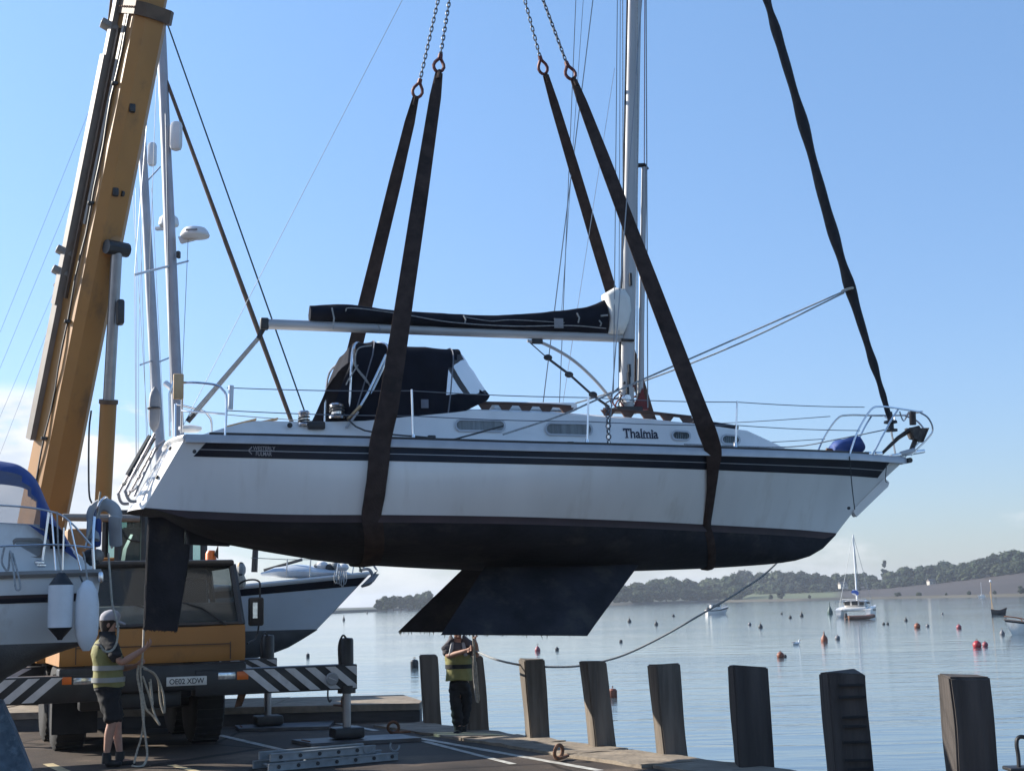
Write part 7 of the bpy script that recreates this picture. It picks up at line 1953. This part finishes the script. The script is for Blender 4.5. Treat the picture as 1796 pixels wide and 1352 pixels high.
# ------------------------------------------------------------------ on the water
def WP(px, py): return G(px, py, WATER_Z)
def buoys():
    D = [(727, 1171, 14, 'buoy_black', 'can', 'large black buoy just left of the leftmost pile'), (943, 1142, 10, 'buoy_pink', 'pear', 'pinkish red buoy floating under the keel, left of centre'),
         (977, 1140, 7, 'buoy_dark', 'ball', 'small dark buoy right beside the pinkish red buoy'), (1089, 1126, 6, 'buoy_dark', 'ball', 'small dark buoy at the end of the keel, just left of the slack rope'), (1104, 1091, 7, 'buoy_dark', 'pear', 'small dark buoy right of the nearer keel, upper of two'), (1151, 1096, 7, 'buoy_dark', 'pear', 'small dark buoy below the motor boat, left of the slack rope'),
         (1181, 1081, 5, 'buoy_dark', 'ball', 'tiny dark buoy left of the motor boat'), (1315, 1096, 6, 'buoy_grey', 'ball', 'small grey buoy right of the motor boat, beside a darker one'), (1334, 1101, 8, 'buoy_dark', 'pear', 'dark buoy just right of the small grey one, right of the motor boat'), (1371, 1077, 4, 'buoy_dark', 'ball', 'tiny dark speck of a buoy midway between motor boat and catamaran'), (1386, 1084, 6, 'buoy_dark', 'ball', 'small dark buoy left of a slightly larger pear-shaped one'),
         (1406, 1081, 7, 'buoy_dark', 'pear', 'dark pear-shaped buoy left of the green pointed buoy'), (1446, 1125, 12, 'buoy_orange', 'cone', 'brown-orange buoy with a pointed top standing before the catamaran'), (1469, 1121, 9, 'buoy_grey', 'ball', 'grey buoy just right of the pointed brown-orange buoy'),
         (1369, 1153, 13, 'buoy_orange', 'ball', 'brown-orange round buoy with a dark small one touching it'), (1377, 1152, 6, 'buoy_dark', 'ball', 'dark small buoy touching the brown-orange round buoy'),
         (1550, 1095, 5, 'buoy_dark', 'ball', 'left one of two small dark buoys close together right of the catamaran'), (1557, 1095, 5, 'buoy_dark', 'ball', 'right one of two small dark buoys close together right of the catamaran'), (1589, 1089, 6, 'buoy_dark', 'pear', 'small dark pear-shaped buoy left of the bright orange buoy'), (1609, 1101, 11, 'buoy_orange', 'ball', 'bright orange buoy right of the catamaran with a small grey one'),
         (1627, 1099, 6, 'buoy_grey', 'ball', 'small grey buoy just right of the bright orange buoy'), (1653, 1077, 4, 'buoy_grey', 'ball', 'tiny grey buoy farthest out, between orange buoy and dayboat'), (1682, 1102, 9, 'buoy_pink', 'ball', 'pale pink buoy alone between orange and red buoys'),
         (1714, 1135, 15, 'buoy_red', 'ball', 'bright red round buoy nearest the right edge'), (1728, 1133, 10, 'buoy_pink', 'ball', 'darker red buoy touching the bright red one'), (1758, 1113, 9, 'buoy_grey', 'pear', 'grey buoy below the bow at the right edge'),
         (1456, 1077, 10, 'buoy_green', 'tall', 'dark green pointed mooring buoy left of the catamaran'), (1075, 1223, 15, 'buoy_orange', 'can', 'rusty orange drum buoy half behind the fourth pile'),
         (603, 1088, 5, 'buoy_dark', 'tall', 'thin dark marker seen between the stern keel and the yard boat'), (540, 1152, 6, 'buoy_dark', 'can', 'dark upright buoy right of the outrigger below the yard boat'), (644, 1076, 3, 'buoy_dark', 'tall', 'tiny dark marker post near the low spit')]
    for px, py, dpx, m_, kind, lb in D:
        p = WP(px, py); d = dpx * p.y / F_PX; r = d / 2
        o = empty('mooring_buoy', p, rnd.uniform(0, 3), lb or 'small dark mooring buoy among those scattered on the calm water', 'buoy', 'mooring buoys on the water')
        if kind == 'ball': MB().ball((0, 0, r * .55), r, 14, 9).build('float', m_, o)
        elif kind == 'pear': MB().lathe((0, 0, -r * .4), [(0, 0), (r * .7, .1 * r), (r, .7 * r), (r * .95, 1.2 * r), (r * .5, 1.9 * r), (r * .15, 2.3 * r), (0, 2.35 * r)], 14).build('float', m_, o)
        elif kind == 'can': MB().lathe((0, 0, -r * .3), [(0, 0), (r * .85, 0), (r, .3 * r), (r, 1.9 * r), (r * .7, 2.3 * r), (0, 2.4 * r)], 14).build('float', m_, o)
        elif kind == 'cone': MB().lathe((0, 0, -r * .4), [(0, 0), (r * .9, .1 * r), (r, .8 * r), (r * .9, 1.5 * r), (r * .25, 2.4 * r), (r * .1, 3.4 * r), (0, 3.4 * r)], 14).build('float', m_, o)
        else: MB().lathe((0, 0, -r * .3), [(0, 0), (r * .9, .0), (r, .9 * r), (r * .55, 2.2 * r), (r * .15, 3.3 * r), (r * .08, 4.6 * r), (0, 4.6 * r)], 12).build('float', m_, o)
        MB().torus((0, 0, r * (1.6 if kind == 'ball' else 2.4)), r * .22, r * .07, (1, 0, 0), 10, 5).build('mooring_eye', 'rusty', o)
buoys()
def gull():
    p = WP(1396, 1130); o = empty('gull', p, R(10), 'pale gull swimming between the buoys', 'gull')
    s = .16
    MB().ball((0, 0, s * .5), s, 10, 7, (1.6, .7, .62)).build('body', 'white_plastic', o); MB().tube([(s * 1.2, 0, s * .8), (s * 1.45, 0, s * 1.5)], [s * .32, s * .26], 7).build('neck', 'white_plastic', o)
    MB().ball((s * 1.5, 0, s * 1.7), s * .32, 8, 6).build('head', 'white_plastic', o); MB().tube([(s * 1.75, 0, s * 1.68), (s * 2.2, 0, s * 1.6)], [s * .1, s * .03], 5).build('beak', 'amber', o)
    MB().ball((-s * .7, 0, s * .85), s * .8, 8, 6, (1.5, .75, .3)).build('wing', 'grey_dan', o)
gull()

def water_boats():
    # small white motor boat
    p = WP(1258, 1077); o = empty('motor_boat', p, R(12), 'small white motor boat at anchor seen below the slack rope', 'motor boat')
    k = p.y / F_PX
    simple_hull(o, -20 * k, 21 * k, -19 * k, 15 * k, [(0, 8 * k), (.5, 8.5 * k), (1, 13 * k)], 0, [(0, .3), (1, .02)], [(0, 7 * k), (.4, 8 * k), (.8, 5 * k), (1, .1)], [(0, 6 * k), (.4, 7 * k), (.8, 3 * k), (1, .05)], m_top='gelcoat', nu=14, stripe=[(.1, .3, 'navy')])
    MB().bbox((-3 * k, 0, 13 * k), (18 * k, 10 * k, 9 * k), .15).build('wheelhouse', 'gelcoat', o)
    for sg in (-1, 1): MB().box((-3 * k, sg * 5.05 * k, 14.5 * k), (13 * k, .04, 3.4 * k)).build('window', 'black_plastic', o, smooth=False)
    MB().box((6.1 * k, 0, 14.5 * k), (.05, 8 * k, 3.2 * k)).build('windscreen', 'black_plastic', o, smooth=False)
    MB().bbox((-4 * k, 0, 18.2 * k), (22 * k, 11 * k, .8 * k), .05).build('roof', 'grey_dan', o)
    MB().tube([(-18 * k, 0, 9 * k), (-18 * k, 0, 19 * k)], .04, 5).build('flag_staff', 'wire', o); MB().tube([(10 * k, 4 * k, 13 * k), (19 * k, 0, 16 * k), (10 * k, -4 * k, 13 * k)], .04, 5).build('bow_rail', 'steel', o)
    MB().bbox((-17 * k, 0, 10 * k), (4 * k, 6 * k, 4 * k), .1).build('outboard', 'black_plastic', o)
    # catamaran seen from astern
    p = WP(1503, 1082); k = p.y / F_PX; o = empty('catamaran', p, R(66), 'white catamaran with tall mast and blue-white folded sail at anchor', 'catamaran')
    for sg in (-1, 1):
        hl = []; mbh = MB(); rings = []
        for u, w, zt in ((-32, 5.0, 13), (-20, 6.2, 15), (0, 6.6, 17), (20, 5.2, 18), (34, 2.4, 19), (42, .3, 20)):
            c = sg * 25 * k; rings.append([Vector((u * k, c - w * k, zt * k)), Vector((u * k, c + w * k, zt * k)), Vector((u * k, c + w * k * .8, 4 * k)), Vector((u * k, c, -5 * k)), Vector((u * k, c - w * k * .8, 4 * k))])
        mbh.loft(rings).build('hull', 'gelcoat', o); MB().box((-33 * k, sg * 25 * k, 4 * k), (3 * k, 8 * k, 3 * k)).build('stern_step', 'gelcoat', o, smooth=False)
        MB().box((-4 * k, sg * 31.8 * k, 12 * k), (22 * k, .05, 2.6 * k)).build('hull_window', 'navy', o, smooth=False)
    MB().bbox((0, 0, 14 * k), (56 * k, 44 * k, 7 * k), .3).build('bridge_deck', 'gelcoat', o)
    MB().bbox((4 * k, 0, 23 * k), (34 * k, 40 * k, 12 * k), .5).build('cabin', 'gelcoat', o)
    for y in (-13, 0, 13): MB().box((-13.1 * k, y * k, 24 * k), (.06, 10 * k, 7 * k)).build('window', 'black_plastic', o, smooth=False)
    for sg in (-1, 1): MB().box((4 * k, sg * 20.1 * k, 25 * k), (26 * k, .06, 5 * k)).build('window', 'black_plastic', o, smooth=False)
    MB().bbox((-16 * k, 0, 31 * k), (14 * k, 40 * k, 1 * k), .05).build('cockpit_roof', 'gelcoat', o)
    for sg in (-1, 1):
        MB().tube([(-22 * k, sg * 18 * k, 16 * k), (-22 * k, sg * 18 * k, 31 * k)], .05, 5).build('roof_post', 'steel', o); MB().tube([(-30 * k, sg * 30 * k, 12 * k), (-30 * k, sg * 30 * k, 27 * k), (-30 * k, sg * 12 * k, 27 * k)], .04, 5).build('stern_rail', 'steel', o)
    top = WP(1503, 1082); h = 142 * k
    MB().tube([(10 * k, 0, 28 * k), (9 * k, 0, h)], [.13, .09], 8).build('mast', 'white_plastic', o)
    for sg in (-1, 1): MB().tube([(9 * k, 0, h), (-2 * k, sg * 29 * k, 17 * k)], .03, 4).build('shroud', 'wire', o)
    MB().tube([(9 * k, 0, h * .97), (42 * k, 0, 19 * k)], .05, 5).build('forestay', 'wire', o)
    MB().tube([(9 * k, 0, 38 * k), (-24 * k, 0, 41 * k)], .13, 6).build('boom', 'white_plastic', o)
    MB().tube([(8 * k, 0, 41 * k), (-10 * k, 0, 43 * k), (-24 * k, 0, 43 * k)], [.34, .3, .2], 8).build('sail_cover', 'flag_blue', o); MB().tube([(4 * k, 0, 44.5 * k), (-20 * k, 0, 45.5 * k)], [.18, .12], 6).build('folded_sail', 'flag_white', o)
    o2 = empty('inflatable_dinghy', WP(1507, 1086), R(10), 'orange-brown inflatable dinghy lying close under the catamaran stern', 'dinghy')
    for sg in (-1, 1): MB().tube([(-1.6, sg * .55, .25), (1.0, sg * .55, .25), (1.9, 0, .38)], .24, 8).build('side_tube', 'wood_hull', o2)
    MB().box((-.4, 0, .2), (2.6, .9, .12)).build('floor', 'buoy_dark', o2, smooth=False); MB().bbox((-1.7, 0, .5), (.3, .3, .6), .08).build('outboard', 'black_plastic', o2)
    # black lugger with two bare masts
    p = WP(1752, 1078); k = p.y / F_PX; o = empty('small_dayboat', p, R(-14), 'small black open boat with two thin masts near the right edge', 'dayboat')
    simple_hull(o, -13 * k, 14 * k, -12 * k, 11 * k, [(0, 10 * k), (.5, 8 * k), (1, 12 * k)], 0, [(0, .3), (1, .02)], [(0, 3 * k), (.4, 5 * k), (.8, 3 * k), (1, .05)], [(0, 2 * k), (.4, 4 * k), (.8, 1.6 * k), (1, .03)], m_top='buoy_black', nu=12, rail='teak')
    MB().tube([(-11 * k, 0, 5 * k), (-10 * k, 0, 58 * k)], .045, 6).build('mast', 'plywood', o); MB().tube([(-8 * k, 0, 5 * k), (-12 * k, .3, 40 * k)], .03, 5).build('mast', 'plywood', o); MB().ball((-10 * k, 0, 58 * k), .16, 8, 6).build('mast_cap', 'white_plastic', o)
    # bow of a moored boat at the right edge
    p = WP(1806, 1112); k = p.y / F_PX; o = empty('moored_boat', p, R(172), 'grey-white bow of a moored boat cut by the right edge', 'motor boat')
    simple_hull(o, -90 * k, 41 * k, -88 * k, 29 * k, [(0, 20 * k), (.6, 19 * k), (1, 26 * k)], 0, [(0, .4), (1, .02)], [(0, 18 * k), (.5, 22 * k), (.8, 13 * k), (1, .05)], [(0, 16 * k), (.5, 18 * k), (.8, 7 * k), (1, .03)], m_top='gelcoat_old', nu=18, stripe=[(.05, .16, 'navy')], rail='teak')
    MB().bbox((-30 * k, 0, 28 * k), (60 * k, 26 * k, 14 * k), .2).build('wheelhouse', 'gelcoat_old', o)
    for sg in (-1, 1): MB().tube(spline([(8 * k, sg * 13 * k, 20 * k), (12 * k, sg * 11 * k, 27 * k), (34 * k, sg * 4 * k, 31 * k), (40 * k, 0, 31 * k)], 4), .04, 5).build('bow_rail', 'wood_hull', o)
    # distant white sailing boat
    p = WP(1722, 1047.5); k = p.y / F_PX; o = empty('distant_sailboat', p, R(170), 'tiny white sailing boat anchored under the far brown field', 'sailing boat')
    simple_hull(o, -6 * k, 7 * k, -5.5 * k, 5 * k, [(0, 3 * k), (.5, 3 * k), (1, 4 * k)], 0, [(0, .3), (1, .02)], [(0, 1 * k), (.4, 1.6 * k), (1, .05)], [(0, .8 * k), (.4, 1.4 * k), (1, .03)], m_top='gelcoat', nu=8)
    MB().tube([(0, 0, 3 * k), (0, 0, 26 * k)], .12, 5).build('mast', 'alu_mast_far', o); MB().bbox((-1 * k, 0, 4 * k), (6 * k, 2 * k, 2 * k), .1).build('cabin', 'gelcoat', o)
water_boats()

# ------------------------------------------------------------------ air
def haze():
    bpy.context.view_layer.update()
    zmax = 0
    for o in bpy.data.objects:
        if o.type == 'MESH' and o.name != 'sky':
            zmax = max(zmax, max((o.matrix_world @ Vector(c)).z for c in o.bound_box))
    m = bpy.data.materials.new('haze_air'); m.use_nodes = True; N = m.node_tree.nodes; N.clear()
    out = N.new('ShaderNodeOutputMaterial'); v = N.new('ShaderNodeVolumePrincipled')
    v.inputs['Color'].default_value = (0.80, 0.88, 1.0, 1); v.inputs['Density'].default_value = 0.00018; v.inputs['Anisotropy'].default_value = 0.35
    m.node_tree.links.new(v.outputs[0], out.inputs['Volume']); MATS['haze_air'] = m
    o = MB().box((0, 2900, (zmax + 4 - 7) / 2), (13000, 6700, zmax + 4 + 7)).build('haze', 'haze_air', smooth=False)
    tag(o, 'thin pale sea haze over the harbour', kind='stuff')
haze()
